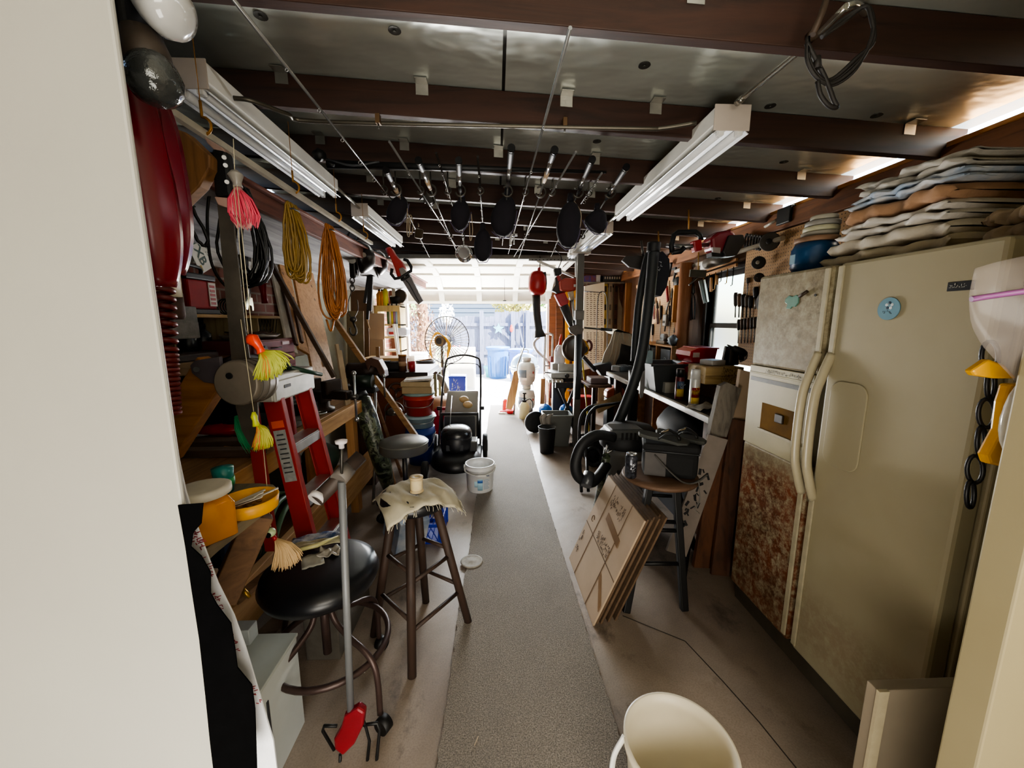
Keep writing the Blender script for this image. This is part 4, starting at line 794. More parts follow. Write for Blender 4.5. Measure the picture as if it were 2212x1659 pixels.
# hook block on a chain, black tubes, hard hats
t = T('hook_block', 'steel hook block and pulley hanging from the soffit at the left', 'hook block'); Y = 3.4
t.part('block', MB().bb(P(755, 600, Y), P(765, 545, Y)+V((0, .06, 0))), mat('#1d1b1a', .4, .5), bev=.01); t.part('sheave', MB().cyl(P(760, 560, Y-.03), P(760, 560, Y+.09), .035), DSTEEL); mb = MB()
for y in (606, 614, 622): mb.tube(arc(P(761, y, Y), .018, 0, 2*pi, 10, (1, 0, 0) if y != 614 else (0, 1, 0), (0, 0, 1), .025)[:-1], .006, 6, closed=True)
t.part('link', mb, DSTEEL, kind='stuff'); t.part('top_hook', MB().tube([P(762, 545, Y)] + arc(P(762, 510, Y), .04, -pi/2, pi, 10), .008, 6), DSTEEL); t.part('cable', MB().tube(spline([P(760, 628, Y), P(752, 655, Y), P(755, 680, Y), P(763, 690, Y)], 4) + spline([P(763, 690, Y), P(773, 670, Y), P(772, 648, Y)], 4), .004, 5), DSTEEL)
t.part('swivel', MB().ell(P(763, 690, Y), (.03, .02, .025)), DSTEEL); t.part('hook', MB().tube([P(763, 696, Y), P(767, 706, Y)] + arc(P(763, 714, Y), .028, pi*.3, -pi*1.2, 12, (1, 0, 0), (0, 0, 1), .04), .009, 8), DSTEEL); t.done()
def hat(label, px, py, Y, r, tilt): 
    t = T('hard_hat', label, 'hard hat', 'hard hats hanging on the left'); c = P(px, py, Y); R = rotm(0, radians(tilt), .3); M = Matrix.Translation(c) @ R.to_4x4()
    t.part('dome', MB(M).lathe((0, 0, -.05), [(r, 0), (r*.96, r*.4), (r*.75, r*.85), (r*.4, r*1.08), (0, r*1.15)], n=28), mat('#1c1716', .3, 0, .2)); t.part('brim', MB(M).lathe((0, 0, -.055), [(r*.9, 0), (r*1.14, .004), (r*1.12, .012), (r, .014)], n=28, sx=1.0), mat('#2a2220', .4)); t.part('sticker', MB(M).lathe((0, -r*.9, 0.01), [(.02, -.004), (.02, .012)], axis=(0, -1, .35), n=8), mat('#8d8378', .5)); t.done()
hat('black hard hat with a pale sticker hanging at the left, nearer of the two', 783, 556, 3.5, .135, 85)
hat('black hard hat hanging at the left beside the red hedge trimmer', 815, 566, 4.0, .13, 70)
# bracket arm & folded black tripod under the hats
t = T('folded_tripod', 'folded black tripod with pale edges hanging at the far left', 'tripod'); Y = 4.4
for a_, b_ in (((800, 590), (794, 690)), ((803, 590), (800, 672)), ((797, 590), (788, 655))): t.part('leg', MB().bar(P(*a_, Y), P(*b_, Y-.0), .03, .03, up=(0, 1, 0)), BLK, bev=.004)
t.part('hook_end', MB().tube(spline([P(796, 680, Y), P(793, 690, Y), P(799, 712, Y)], 4), .006, 6), mat('#c8a880', .5)); t.part('collar', MB().box(P(800, 592, Y), (.08, .06, .06)), BLK, bev=.006); t.done()
# red hedge trimmer hanging
t = T('hedge_trimmer', 'red hedge trimmer with a grey blade cover hanging over the door opening', 'hedge trimmer'); Y = 3.9
def poly(pts, Y, th): return MB().prism([P(x, y, Y) for x, y in pts], (0, th, 0))
t.part('body', poly(((833, 536), (843, 533), (853, 550), (868, 566), (874, 580), (876, 595), (868, 605), (858, 600), (852, 580), (845, 562)), Y, .11), mat('#b0322e', .4, 0, .15), bev=.015)
t.part('rear_grip', MB().tube([P(838, 536, Y+.05), P(846, 552, Y+.05)], .03, 8), mat('#b83a34', .4)); t.part('hand_guard', MB().tube([P(x, y, Y-.02) for x, y in ((847, 580), (845, 592), (853, 602), (866, 600), (888, 585), (888, 576), (880, 563), (872, 560))], .016, 8), BLK)
t.part('motor', poly(((861, 580), (870, 577), (880, 590), (874, 600), (866, 596)), Y-.03, .06), mat('#8f8a86', .4, .3), bev=.006); t.part('collar', poly(((862, 602), (882, 590), (886, 596), (868, 608)), Y-.01, .1), BLK, bev=.004)
t.part('blade_cover', poly(((868, 605), (886, 595), (898, 620), (905, 634), (914, 650), (904, 658), (895, 648), (883, 630)), Y+.02, .05), mat('#6e6a6c', .5, 0, .1), bev=.006); cv = t.parts[-1][0]; t.part('cover_groove', MB().tube([P(877, 606, Y+.018), P(883, 612, Y+.018), P(905, 652, Y+.018)], .005, 6), DGREY, parent=cv); t.done()
# ================================================================ STOOLS, TOOLS AND BUCKETS IN THE MIDDLE
# big black padded stool on bent pipe legs
c = P(692, 1222, 1.36); zs = c.z; R_ = .205
t = T('padded_stool', 'wide black padded stool on bent brown pipe legs with casters', 'stool')
LEA = mat('#15161a', .32, 0, .15, 5, .05); cc = V((c.x, c.y, 0))
t.part('cushion', MB().lathe(cc+V((0, 0, zs-.075)), [(.15, 0), (R_*.97, .012), (R_*1.02, .04), (R_*.97, .068), (R_*.8, .083), (R_*.4, .09), (0, .091)], n=48), LEA)
PIPE = mat('#4a3a36', .4, .4, .2)
t.part('footring', MB().tube(arc(cc+V((.02, 0, .27)), .21, 0, 2*pi, 40, (1, 0, 0), (0, 1, 0))[:-1], .012, 8, closed=True), PIPE)
for k in range(4):
    a = radians(-28+90*k); d = V((cos(a), sin(a), 0)); s3 = .26
    pts = spline([cc+d*.03+V((0, 0, zs-.08)), cc+d*.05+V((0, 0, zs-.2)), cc+d*.12+V((0, 0, .34)), cc+d*.2+V((0, 0, .31)), cc+d*.245+V((0, 0, .27)), cc+d*.26+V((0, 0, .2)), cc+d*.262+V((0, 0, .07))], 6)
    lg = t.part('leg', MB().tube(pts, .0115, 8), PIPE)
    t.part('caster', MB().cyl(cc+d*.275+V((-.018*d.y, .018*d.x, .03)), cc+d*.275+V((.018*d.y, -.018*d.x, .03)), .03, n=18), BLK, parent=lg)
t.part('screw_post', MB().tube([cc+V((0, 0, zs-.08)), cc+V((0, 0, .22))], .016, 10), PIPE); t.done()
zt = zs+.0165
def crumple(mb, c, w, h, rot, z, amp=.006, seed=1, nu=14, nv=8):
    r = random.Random(seed); ph = [r.uniform(0, 6) for _ in range(6)]; M = Matrix.Translation(c) @ Matrix.Rotation(rot, 4, 'Z')
    return mb.grid(lambda u, v: M @ V(((u-.5)*w, (v-.5)*h, z + amp*(1+sin(9*u+ph[0])*sin(7*v+ph[1])+.5*sin(17*u+ph[2]+5*v)))), nu, nv, .003)
PLASB = mat('#b9bec4', .12, 0, .3, 30, .3, '#4a5f86'); PLAST = mat('#bdb795', .15, 0, .3, 30, .3)
q = PZ(672, 1160, zt); r = .0
t = T('bait_bag', 'clear bag of blue striped bait lures lying on the black padded stool', 'bait bag'); t.part('bag', crumple(MB(), V((PZ(690, 1162, zt).x, PZ(690, 1162, zt).y, 0)), .2, .055, .35, zt+.004, .005, 1), PLASB); t.done()
t = T('bait_bag', 'clear bag with a pale yellow lure on the black padded stool', 'bait bag'); t.part('bag', crumple(MB(), V((PZ(690, 1180, zt).x, PZ(690, 1180, zt).y, 0)), .19, .05, .3, zt+.014, .004, 2), PLAST); t.part('lure', MB().tube([PZ(645, 1188, zt+.03), PZ(685, 1178, zt+.032), PZ(730, 1158, zt+.03)], [.008, .009, .003], 8), mat('#d6cf94', .4)); t.done()
solo('grey_packet', 'small folded light grey packet on the black padded stool', 'packet', crumple(MB(), V((PZ(675, 1212, zt).x, PZ(675, 1212, zt).y, 0)), .075, .085, .5, zt+.001, .003, 3, 6, 6), mat('#b5b2a6', .5))
solo('plastic_wrapper', 'crinkled clear wrapper beside the grey packet on the black stool', 'wrapper', crumple(MB(), V((PZ(712, 1195, zt).x, PZ(712, 1195, zt).y, 0)), .08, .06, .2, zt+.002, .007, 4), mat('#b9b3a8', .12, 0, .3, 40, .4))
# hand cultivator / pole with cross handle and red tined head
Y = 1.14
top = P(738, 960, Y+.02); hb = P(744, 1000, Y); low = P(758, 1545, Y)
t = T('hand_cultivator', 'twist cultivator with grey pole, cross handle and red head with black tines', 'cultivator')
t.part('pole', MB().tube([P(738, 1040, Y), low], .0115, 14), mat('#76787a', .45, .2, .1))
t.part('handle', MB().tube([P(683, 1082, Y-.03), P(780, 985, Y+.08)], .0225, 16), mat('#3f332c', .55)); t.part('handle_cap', MB().tube([P(681, 1080, Y-.034), P(689, 1070, Y-.02)], .0245, 16), mat('#d9d4d2', .5), label='white end cap')
t.part('pipe_tee', MB().tube([P(730, 1038, Y), P(752, 1012, Y+.05)], .026, 16), mat('#6f6963', .5)); t.part('stem', MB().tube([P(738, 1035, Y), P(738, 962, Y)], .0045, 8), DSTEEL)
t.part('knob', MB().lathe(P(738, 968, Y), [(.008, 0), (.008, .012), (.017, .016), (.018, .024), (.0, .028)], n=20), mat('#d8cfd0', .4)); 
hd = P(755, 1580, Y)
t.part('head', MB().prism([P(x, y, Y-.018) for x, y in ((742, 1550), (772, 1530), (788, 1540), (784, 1570), (765, 1610), (740, 1635), (722, 1620), (720, 1600), (735, 1575))], (0, .03, 0)), mat('#8c1f2a', .4, .1), bev=.008)
for pts in ([(728, 1568), (700, 1568), (697, 1578), (722, 1620)], [(785, 1566), (815, 1562), (820, 1575), (812, 1659), (806, 1680)], [(735, 1630), (733, 1690)], [(778, 1530), (782, 1548), (790, 1570), (798, 1600), (792, 1660)]): t.part('tine', MB().tube([P(x, y, Y-.004) for x, y in pts], .0055, 6), BLK)
t.done()
# white cabinet at the bottom left
t = T('white_cabinet', 'low chipped white cabinet at the lower left beside the stool legs', 'cabinet'); p1 = P(640, 1368, 1.2); zt2 = .38
p1 = PZ(640, 1368, zt2); p2 = PZ(565, 1659, zt2)
t.part('body', MB().bb((-1.0, .66, 0), (p1.x, p1.y, zt2-.012)), mat('#c6cbc8', .5, 0, .12, 4), bev=.003); t.part('top', MB().bb((-1.0, .65, zt2-.012), (p1.x+.004, p1.y+.004, zt2)), mat('#b9bfb9', .5, 0, .15, 4), bev=.003)
t.part('door_groove', MB().bb((p1.x, p1.y-.2, .02), (p1.x+.003, p1.y-.19, .31)), DGREY); t.done()
solo('white_box', 'small white box standing on the low white cabinet', 'box', MB().bb((PZ(500, 1385, zt2).x, p1.y-.05, zt2+.001), (PZ(548, 1385, zt2).x, p1.y+.0, zt2+.06)), mat('#c9d0d4', .5), bev=.003)
# tall wooden stool with black cushion, cloth and spool
c = P(893, 1068, 1.66); zs = c.z; cc = V((c.x, c.y, 0)); WST = wood('#402e24', '#261a13', 'z')
t = T('bar_stool', 'tall wooden stool with a black cushion and a cream rag on it', 'stool')
t.part('cushion', MB().lathe(cc+V((0, 0, zs-.05)), [(.13, 0), (.148, .01), (.152, .035), (.14, .058), (.1, .064), (0, .065)], n=36), LEA); LG = []
for k, (px, py) in enumerate(((890, 1462), (1012, 1345), (920, 1300), (808, 1372))):
    f = PZ(px, py, 0); d = V((f.x-cc.x, f.y-cc.y, 0)); a = cc + d.normalized()*.095 + V((0, 0, zs-.055)); LG.append((a, f)); t.part('leg', MB().tube([a, f], [.021, .019], 12), WST)
for k in range(4):
    for f in ((.42, .72) if k % 2 == 0 else (.36, .66)): (a, b), (c1, d1) = LG[k], LG[(k+1) % 4]; t.part('stretcher', MB().tube([a.lerp(b, f), c1.lerp(d1, f)], .0095, 8), WST)
t.done()
zt = zs+.015
t = T('cream_rag', 'frayed cream cotton rag draped over the tall stool', 'rag')
def rag(u, v):
    x, y = (u-.5)*.33, (v-.5)*.3; ca = .5; X_, Y_ = x*cos(ca)-y*sin(ca), x*sin(ca)+y*cos(ca); r_ = sqrt(X_*X_+Y_*Y_); z = zt + .006 + .006*sin(14*u+3*v)*sin(11*v) + .004*sin(30*u+9*v)
    if r_ > .135: z -= (r_-.135)*.9
    return cc + V((X_+.01, Y_+.005, z))
mb = MB().grid(rag, 26, 26, .006); t.part('cloth', mb, mat('#b9b19a', .85, 0, .15, 12, .2)); r = random.Random(2); mb = MB()
for _ in range(60):
    u = r.random(); e = r.choice(((u, 0), (1, u), (u, 1))); p = rag(*e); q = rag(.5, .5); d = (p-q); d.z = 0; d.normalize(); mb.tube([p, p+d*.008+V((0, 0, -.006)), p+d*.012+V((r.uniform(-.006, .006), 0, -.022))], .0012, 4)
t.part('fringe', mb, mat('#c3bba4', .85), kind='stuff'); t.done()
c = P(899, 1028, 1.62); b = V((c.x, c.y, zt+.018)); t = T('thread_spool', 'wooden spool of cream cord standing on the rag', 'spool'); t.part('spool', MB().lathe(b, [(.03, 0), (.03, .006), (.024, .01), (.024, .058), (.03, .062), (.03, .068), (.008, .068), (.008, .05)], n=24), mat('#c9b48c', .6)); t.part('cord', MB().lathe(b, [(.0245, .01), (.027, .014), (.027, .054), (.0245, .058)], n=24), mat('#cdbb94', .7, 0, .1, 60, .3)); t.done()
# blue milk crate behind the stool
p = PZ(905, 1175, 0); w = .13
t = T('milk_crate', 'blue plastic milk crate on the floor behind the tall stool', 'crate'); x0, x1, y0, y1, h = p.x-.16, p.x+.15, p.y, p.y+.3, .27; BL = mat('#1530a8', .4, 0, .15)
mb = MB()
for z in (.0, .12, .245):
    for a, b in (((x0, y0), (x1, y0)), ((x1, y0), (x1, y1)), ((x1, y1), (x0, y1)), ((x0, y1), (x0, y0))): mb.bar((*a, z+.012), (*b, z+.012), .012, .025)
for x in (x0, x1):
    for y in (y0, y1): mb.bar((x, y, 0), (x, y, h), .025, .025, up=(0, 1, 0))
t.part('frame', mb, BL, bev=.002); mb = MB()
for i in range(7):
    for s_ in (-1, 1):
        xm = x0+.02+i*.045
        for yy in (y0, y1): mb.bar((xm, yy, .02), (min(max(xm+s_*.11, x0), x1), yy, .25), .005, .005, up=(0, 1, 0))
        ym = y0+.02+i*.042
        for xx in (x0, x1): mb.bar((xx, ym, .02), (xx, min(max(ym+s_*.11, y0), y1), .25), .005, .005, up=(0, 1, 0))
t.part('lattice', mb, BL); t.part('bottom', MB().bb((x0, y0, .0), (x1, y1, .008)), BL); t.done()
# round grey stool
c = P(872, 948, 2.95); zs = c.z; cc = V((c.x, c.y, 0)); t = T('round_stool', 'round grey vinyl stool on a single post near the buckets', 'stool')
t.part('cushion', MB().lathe(cc+V((0, 0, zs-.1)), [(.175, 0), (.186, .01), (.186, .07), (.188, .075), (.18, .085), (.12, .107), (0, .114)], n=44), mat('#5f605c', .35, 0, .1, 4, .04)); t.part('piping', MB().tube(arc(cc+V((0, 0, zs-.027)), .187, 0, 2*pi, 44, (1, 0, 0), (0, 1, 0))[:-1], .004, 6, closed=True), mat('#77786f', .35)); t.part('post', MB().tube([cc+V((0, 0, zs-.1)), cc+V((0, 0, .1))], .02, 12), DSTEEL)
for k in range(5): a = 2*pi*k/5+.3; d = V((cos(a), sin(a), 0)); lg = t.part('leg', MB().bar(cc+V((0, 0, .11)), cc+d*.24+V((0, 0, .075)), .04, .025), DSTEEL, bev=.004); t.part('caster', MB().cyl(cc+d*.24+V((-.02*d.y, .02*d.x, .035)), cc+d*.24+V((.02*d.y, -.02*d.x, .035)), .034, n=14), BLK, parent=lg)
t.done()
# beer carton & papers below
p = PZ(838, 1025, .25); solo('blue_white_carton', 'blue and white cardboard drinks carton behind the tall stool', 'carton', MB().box(V((-.62, 2.45, .14)), (.2, .26, .26), rotm(.25, .1, .6)), mat('#6f87a8', .5, 0, .3, 6, .03, '#c9cdd0'), bev=.004)
# white paint pail with printed label
p = PZ(1036, 1070, 0); rr = .128; h = .245; t = T('white_pail', 'white plastic pail printed REGAL standing open on the carpet runner', 'pail'); b = V((p.x, p.y+.12, .011))
t.part('body', MB().lathe(b, [(rr*.86, 0), (rr*.9, .006), (rr*.985, h*.82), (rr*1.05, h*.83), (rr*1.05, h*.88), (rr*1.0, h*.9), (rr*1.0, h*.97), (rr*1.04, h*.98), (rr*1.03, h), (rr*.95, h), (rr*.93, h*.8), (rr*.84, .012), (0, .01)], n=48), mat('#e6e7e6', .35, 0, .06, 5, .02))
def onpail(ang, z, r_=None): a = radians(ang); r_ = r_ or rr*(.9+.085*(z/(h*.82)))*1.006; return Matrix.Translation(b+V((r_*sin(a), -r_*cos(a), z))) @ rotm(pi/2, 0, a).to_4x4()
bd = t.parts[0][0]
for k, ch in enumerate('REGAL'): t.part('lettering', MB().text(ch, .034, onpail(2+9.5*k, .165), .001, bold=True), mat('#3d5578', .5), parent=bd)
def patch(a0, a1, z0, z1, col, nm='printed_panel', e=1.004):
    def f(u, v): z = z0+(z1-z0)*v; a = radians(a0+(a1-a0)*u); r_ = rr*(.9+.085*(z/(h*.82)))*e; return b+V((r_*sin(a), -r_*cos(a), z))
    t.part(nm, MB().grid(f, 8, 2, .0006), mat(col, .5, 0, .08), parent=bd)
patch(-8, 14, .03, .135, '#a9cfe0'); patch(-8, 14, .10, .125, '#3c6eb4', e=1.008); patch(-22, -8, .06, .115, '#b9dbe6'); 
for k in range(8): patch(18, 46-4*(k % 3), .04+.012*k, .045+.012*k, '#9fb4c6', 'print_line')
t.part('handle', MB().tube(spline([b+V((-rr*1.05, 0, h*.86)), b+V((-rr*.9, -.09, h*.78)), b+V((0, -.15, h*.72)), b+V((rr*.9, -.09, h*.78)), b+V((rr*1.05, 0, h*.86))], 6), .007, 8), mat('#d9d9d6', .4)); t.part('grip', MB().tube([b+V((-.03, -.149, h*.722)), b+V((.06, -.148, h*.725))], .012, 10), WHT)
for s_ in (-1, 1): t.part('ear', MB().cyl(b+V((s_*rr*1.02, 0, h*.86)), b+V((s_*rr*1.12, 0, h*.86)), .018), WHT)
t.done()
# big white bucket at the lower edge
c = PZ(1460, 1640, .3); rr2 = .145; t = T('white_bucket', 'large empty white bucket with a white strap handle at the front of the floor', 'bucket'); b = V((PZ(1468, 1605, .32).x, PZ(1468, 1605, .32).y, 0)); H = .32
TRB = mat('#ddd4bd', .4, 0, .06, 3, .02)
t.part('body', MB().lathe(b, [(rr2*.85, 0), (rr2*.98, H*.9), (rr2*1.05, H*.92), (rr2*1.06, H), (rr2*1.0, H), (rr2*.96, H*.9), (rr2*.93, H*.86), (rr2*.82, .01), (0, .008)], n=56), TRB)
t.part('handle', MB().tube(spline([b+V((-rr2*1.02, .03, H*.98)), b+V((-rr2*1.3, .0, H*.86)), b+V((-rr2*1.36, -.04, H*.66)), b+V((-rr2*1.2, -.1, H*.5)), b+V((-rr2*.7, -.15, H*.42))], 6), .006, 8, flat=2.2), mat('#dcdcd8', .4)); t.done()
# round disc and loose bits on the floor
c = PZ(1019, 1216, .001); t = T('foam_disc', 'pale textured round disc lying beside the carpet edge', 'disc'); t.part('disc', MB().lathe(V((c.x, c.y, .0105)), [(.068, 0), (.07, .003), (.062, .006), (.056, .004), (.02, .004), (.01, .008), (0, .008)], n=36), mat('#a8a398', .8, 0, .2, 60, .4)); t.done()
for x, y, l in ((770, 1452, 'scrap of white string on the floor by the cultivator pole'),): c = PZ(x, y, .004); solo('string_scrap', l, 'string', MB().tube(spline([c, c+V((.01, .012, .004)), c+V((.018, .0, .002)), c+V((.03, .006, .003)), c+V((.036, -.004, 0))], 4), .002, 5), WHT)
c = PZ(1025, 1610, .013); solo('wood_splinter', 'tiny pale wood splinter lying on the carpet runner', 'splinter', MB().bar(c, c+V((.012, .03, 0)), .003, .003), mat('#b9a68c', .7))
# brass gun nozzle under plank, wooden scraps at left floor
a, b = PZ(500, 1255, .3), PZ(545, 1300, .25); t = T('hose_nozzle', 'black and brass hose nozzle poking out under the plank shelf', 'nozzle'); a = P(500, 1252, 1.15); b = P(540, 1290, 1.15); t.part('grip', MB().tube([a, a.lerp(b, .55)], [.014, .012], 10), BLK); t.part('tip', MB().tube([a.lerp(b, .55), b], [.009, .006], 10), mat('#b08a3c', .3, .8)); t.done()
for k, (p0, p1, w_, c_, l) in enumerate((((505, 1300), (590, 1230), .05, '#a8876a', 'light plank leaning low under the bench behind the white cabinet'), ((560, 1385), (650, 1300), .09, '#8a8178', 'grey board lying under the black stool'))): a = P(*p0, 1.45); b = P(*p1, 1.6); a.z = max(a.z, .03); b.z = max(b.z, .06); solo('loose_plank', l, 'plank', MB().bar(a, b, w_, .02), wood(c_, None, 'x'), bev=.003)
# ================================================================ BUCKETS, MOWER, FAN (farther back)
p = PZ(905, 1008, 0); cx, cy = p.x, p.y+.15
def pail(z, col, label, h=.36, r=.15, grp='stacked buckets beside the round stool'):
    t = T('bucket', label, 'bucket', grp); b = V((cx, cy, z)); m_ = mat(col, .4, 0, .12, 5, .03)
    t.part('body', MB().lathe(b, [(r*.86, 0), (r*.99, h*.8), (r*1.07, h*.81), (r*1.07, h*.86), (r*1.02, h*.87), (r*1.02, h), (r*.98, h)], n=36), m_); t.part('handle', MB().tube(spline([b+V((-r*1.08, 0, h*.84)), b+V((-r*.7, -r*.9, h*.5)), b+V((r*.7, -r*.9, h*.5)), b+V((r*1.08, 0, h*.84))], 5), .004, 6), STEEL); t.done()
pail(.0, '#1f3f8f', 'blue bucket at the bottom of the bucket stack', .40); pail(.402, '#9db4bd', 'grey blue bucket second in the bucket stack', .13, .158); pail(.535, '#b5382e', 'red bucket in the bucket stack', .21, .155)
b = V((cx, cy, .746)); t = T('pail_cover', 'teal rimmed round cover on the red bucket', 'cover'); t.part('lid', MB().lathe(b, [(.158, 0), (.165, .01), (.16, .03), (.0, .03)], n=32), mat('#8fa9a6', .5)); t.done()
for k, (z, hh, c_, l) in enumerate(((.777, .07, '#a38f6c', 'lower tan folded carton on the bucket stack'), (.848, .05, '#b09c78', 'upper tan folded carton on the bucket stack'))): solo('flat_carton', l, 'carton', MB().box(V((cx-.005*k, cy-.02, z+hh/2)), (.30, .27, hh), rotm(0, .015, .08-.05*k)), mat(c_, .7, 0, .15), bev=.006)
solo('newspaper', 'folded newspaper on top of the bucket stack', 'newspaper', MB().box(V((cx+.01, cy-.03, .915)), (.28, .22, .02), rotm(.0, -.05, .1)), mat('#c9c2ba', .7, 0, .3, 25), bev=.003)
# lawn mower
p = PZ(975, 1042, 0); t = T('lawn_mower', 'black push lawn mower with grey grass bag facing the viewer', 'lawn mower'); mx, my = p.x+.02, p.y
M = frame((mx, my, 0))
t.part('deck', MB(M).lathe((0, .32, .07), [(.27, 0), (.29, .02), (.27, .09), (.2, .13), (.12, .15), (0, .15)], n=36, sx=.9, sy=1.08), mat('#121215', .4, 0, .2)); t.part('skirt', MB(M).bb((-.25, .3, .07), (.25, .68, .17)), BLK, bev=.03)
t.part('engine', MB(M).lathe((0, .34, .2), [(.15, 0), (.16, .06), (.16, .14), (.13, .19), (.08, .21), (0, .215)], n=32), mat('#1c1c20', .4, 0, .2)); t.part('engine_cover', MB(M).ell((.0, .36, .36), (.16, .17, .1), sq=.8), mat('#222226', .25)); t.part('recoil_plate', MB(M).lathe((-.02, .25, .41), [(.055, 0), (.05, .012), (0, .012)], axis=(0, -.6, 1), n=20), mat('#a58a66', .5, .3)); t.part('primer', MB(M).bb((-.09, .19, .24), (.08, .215, .3)), DGREY, bev=.006); t.part('muffler', MB(M).bb((.13, .28, .2), (.21, .46, .31)), DSTEEL, bev=.01)
for x in (-.28, .28):
    for y, r_ in ((.08, .09), (.72, .13)):
        wl = t.part('wheel', MB(M).lathe((x-.025, y, r_), [(r_*.5, 0), (r_*.95, .0), (r_, .012), (r_, .038), (r_*.95, .05), (r_*.5, .05)], axis=(1, 0, 0), n=28), RUB); t.part('hub', MB(M).cyl((x-.03, y, r_), (x+.03, y, r_), r_*.52, n=20), DGREY, parent=wl)
t.part('grass_bag', MB(M).grid(lambda u, v: V(((u-.5)*(.40-.02*v)*(1), .78+.42*v, .33+.34*v+.05*sin(pi*u)*sin(pi*v))), 12, 10, .28, True), mat('#8f8f8a', .7, 0, .15, 5, .1), bev=.01); t.part('bag_frame', MB(M).tube([(-.2, .74, .2), (-.2, .76, .48), (.2, .76, .48), (.2, .74, .2)], .02, 8), BLK); t.part('discharge_door', MB(M).bb((-.17, .73, .2), (.17, .75, .46)), DGREY, bev=.01)
hp = [(-.23, .66, .16), (-.225, .8, .42), (-.225, 1.05, .72), (-.21, 1.3, 1.0), (-.16, 1.36, 1.06), (0, 1.38, 1.09), (.16, 1.36, 1.06), (.21, 1.3, 1.0), (.225, 1.05, .72), (.225, .8, .42), (.23, .66, .16)]
t.part('handle', MB(M).tube(spline(hp, 5), .0125, 8), mat('#3a3a3a', .35, .5)); 
for s_ in (-1, 1): t.part('handle_knob', MB(M).cyl((s_*.215, .88, .52), (s_*.27, .88, .52), .022), BLK)
t.part('starter_cord', MB(M).tube([(-.06, .3, .44), (-.1, .9, .66)], .004, 5), STEEL); t.part('brake_bail', MB(M).tube(spline([(-.215, 1.24, .93), (-.15, 1.28, .99), (.15, 1.28, .99), (.215, 1.24, .93)], 4), .006, 6), DGREY); t.done()
for k, (x, y) in enumerate(((1006, 888), (1013, 896))): c = P(x, y, my+.88+.05*k); t = T('rubber_wheel', ('rear' if k == 0 else 'front')+' of two small tan wheels lying on the mower bag', 'small wheel'); b_ = V((mx+.03+.05*k, my+.98-.09*k, .595-.045*k)); t.part('tyre', MB().lathe(b_, [(.025, 0), (.05, 0), (.056, .012), (.05, .024), (.025, .024)], axis=(.1, -.5, .9), n=24), mat('#b79a6a', .6)); t.part('hub', MB().lathe(b_, [(.02, .002), (.024, .02), (.008, .022)], axis=(.1, -.5, .9), n=16), mat('#8a7048', .6)); t.done()
# red creeper board behind the mower
t = T('red_creeper', 'red plastic mechanic creeper standing up behind the mower', 'creeper'); Y = 4.85; mb = MB().prism([P(x, y, Y) for x, y in ((938, 884), (945, 880), (970, 880), (976, 886), (972, 910), (960, 950), (950, 985), (938, 985), (934, 940))], (0, .05, 0)); t.part('board', mb, mat('#a8242e', .35, 0, .15), bev=.012); t.part('grip_slot', MB().prism([P(x, y, Y-.004) for x, y in ((946, 886), (962, 886), (964, 897), (947, 898))], (0, .006, 0)), mat('#d8b8b4', .4), bev=.002); t.done()
# pedestal drum fan with yellow cord
t = T('pedestal_fan', 'large wire caged pedestal fan with yellow cord, standing in the open doorway', 'fan'); Y = 6.5; c = P(966, 735, Y); R = S(50, Y); FM = mat('#2c2317', .6); t.part('rim', MB().tube(arc(c, R, 0, 2*pi, 56, (.92, .12, 0))[:-1], .008, 6, closed=True), FM); rim = t.parts[0][0]
for k in range(40):
    a = 2*pi*k/40; d = V((.92*cos(a), .12*cos(a), sin(a))); mb = MB().tube([c+d*.06+V((0, -.06, 0)), c+d*R*.6+V((0, -.07, 0)), c+d*R*.99], .0055, 4); t.part('cage_wire', mb, FM)
for q in (.35, .66): t.part('cage_ring', MB().tube(arc(c+V((0, -.07, 0)), R*q, 0, 2*pi, 40, (.92, .12, 0))[:-1], .003, 4, closed=True), FM)
for k in range(3):
    a = 2*pi*k/3+.5; t.part('blade', MB().grid(lambda u, v: c+V((0, .05, 0)) + V((cos(a+(.6*v)), .04*v, sin(a+.6*v)))*(.06+u*(R*.75)), 6, 5, .003), mat('#f4f4f0', .3, 0, .05, alpha=.25))
m0 = P(950, 736, Y-.15); t.part('motor', MB().cyl(m0+V((0, -.08, 0)), c+V((0, -.02, 0)), .09, .08, 24), mat('#4b4036', .4, .4)); t.part('motor_cap', MB().cyl(m0+V((0, -.1, 0)), m0+V((0, -.08, 0)), .05), BLK)
b_ = P(955, 760, Y); t.part('pole', MB().tube([V((b_.x, Y, 1.2)), V((b_.x, Y, .06))], .025, 12), mat('#4a4438', .4, .5)); t.part('base', MB().lathe(V((b_.x, Y, 0)), [(.26, 0), (.26, .02), (.1, .05), (.04, .08)], n=32), mat('#4a4438', .4, .5)); t.part('yoke', MB().tube([V((b_.x, Y, 1.19)), c+V((0, -.05, -.02))], .03, 10), DSTEEL); mb = MB(); r = random.Random(8)
for k in range(5): mb.tube(spline([m0+V((-.12-.01*k, -.06, -.28+.02*k)), m0+V((-.14, -.07, -.05)), m0+V((-.05, -.1, .1+.008*k)), m0+V((.06, -.1, .09)), m0+V((.14+.01*k, -.07, -.06)), m0+V((.12, -.06, -.22-.02*k))], 5), .0075, 6)
t.part('cord', mb, mat('#cf9a1c', .5), label='yellow cord coil'); t.done()
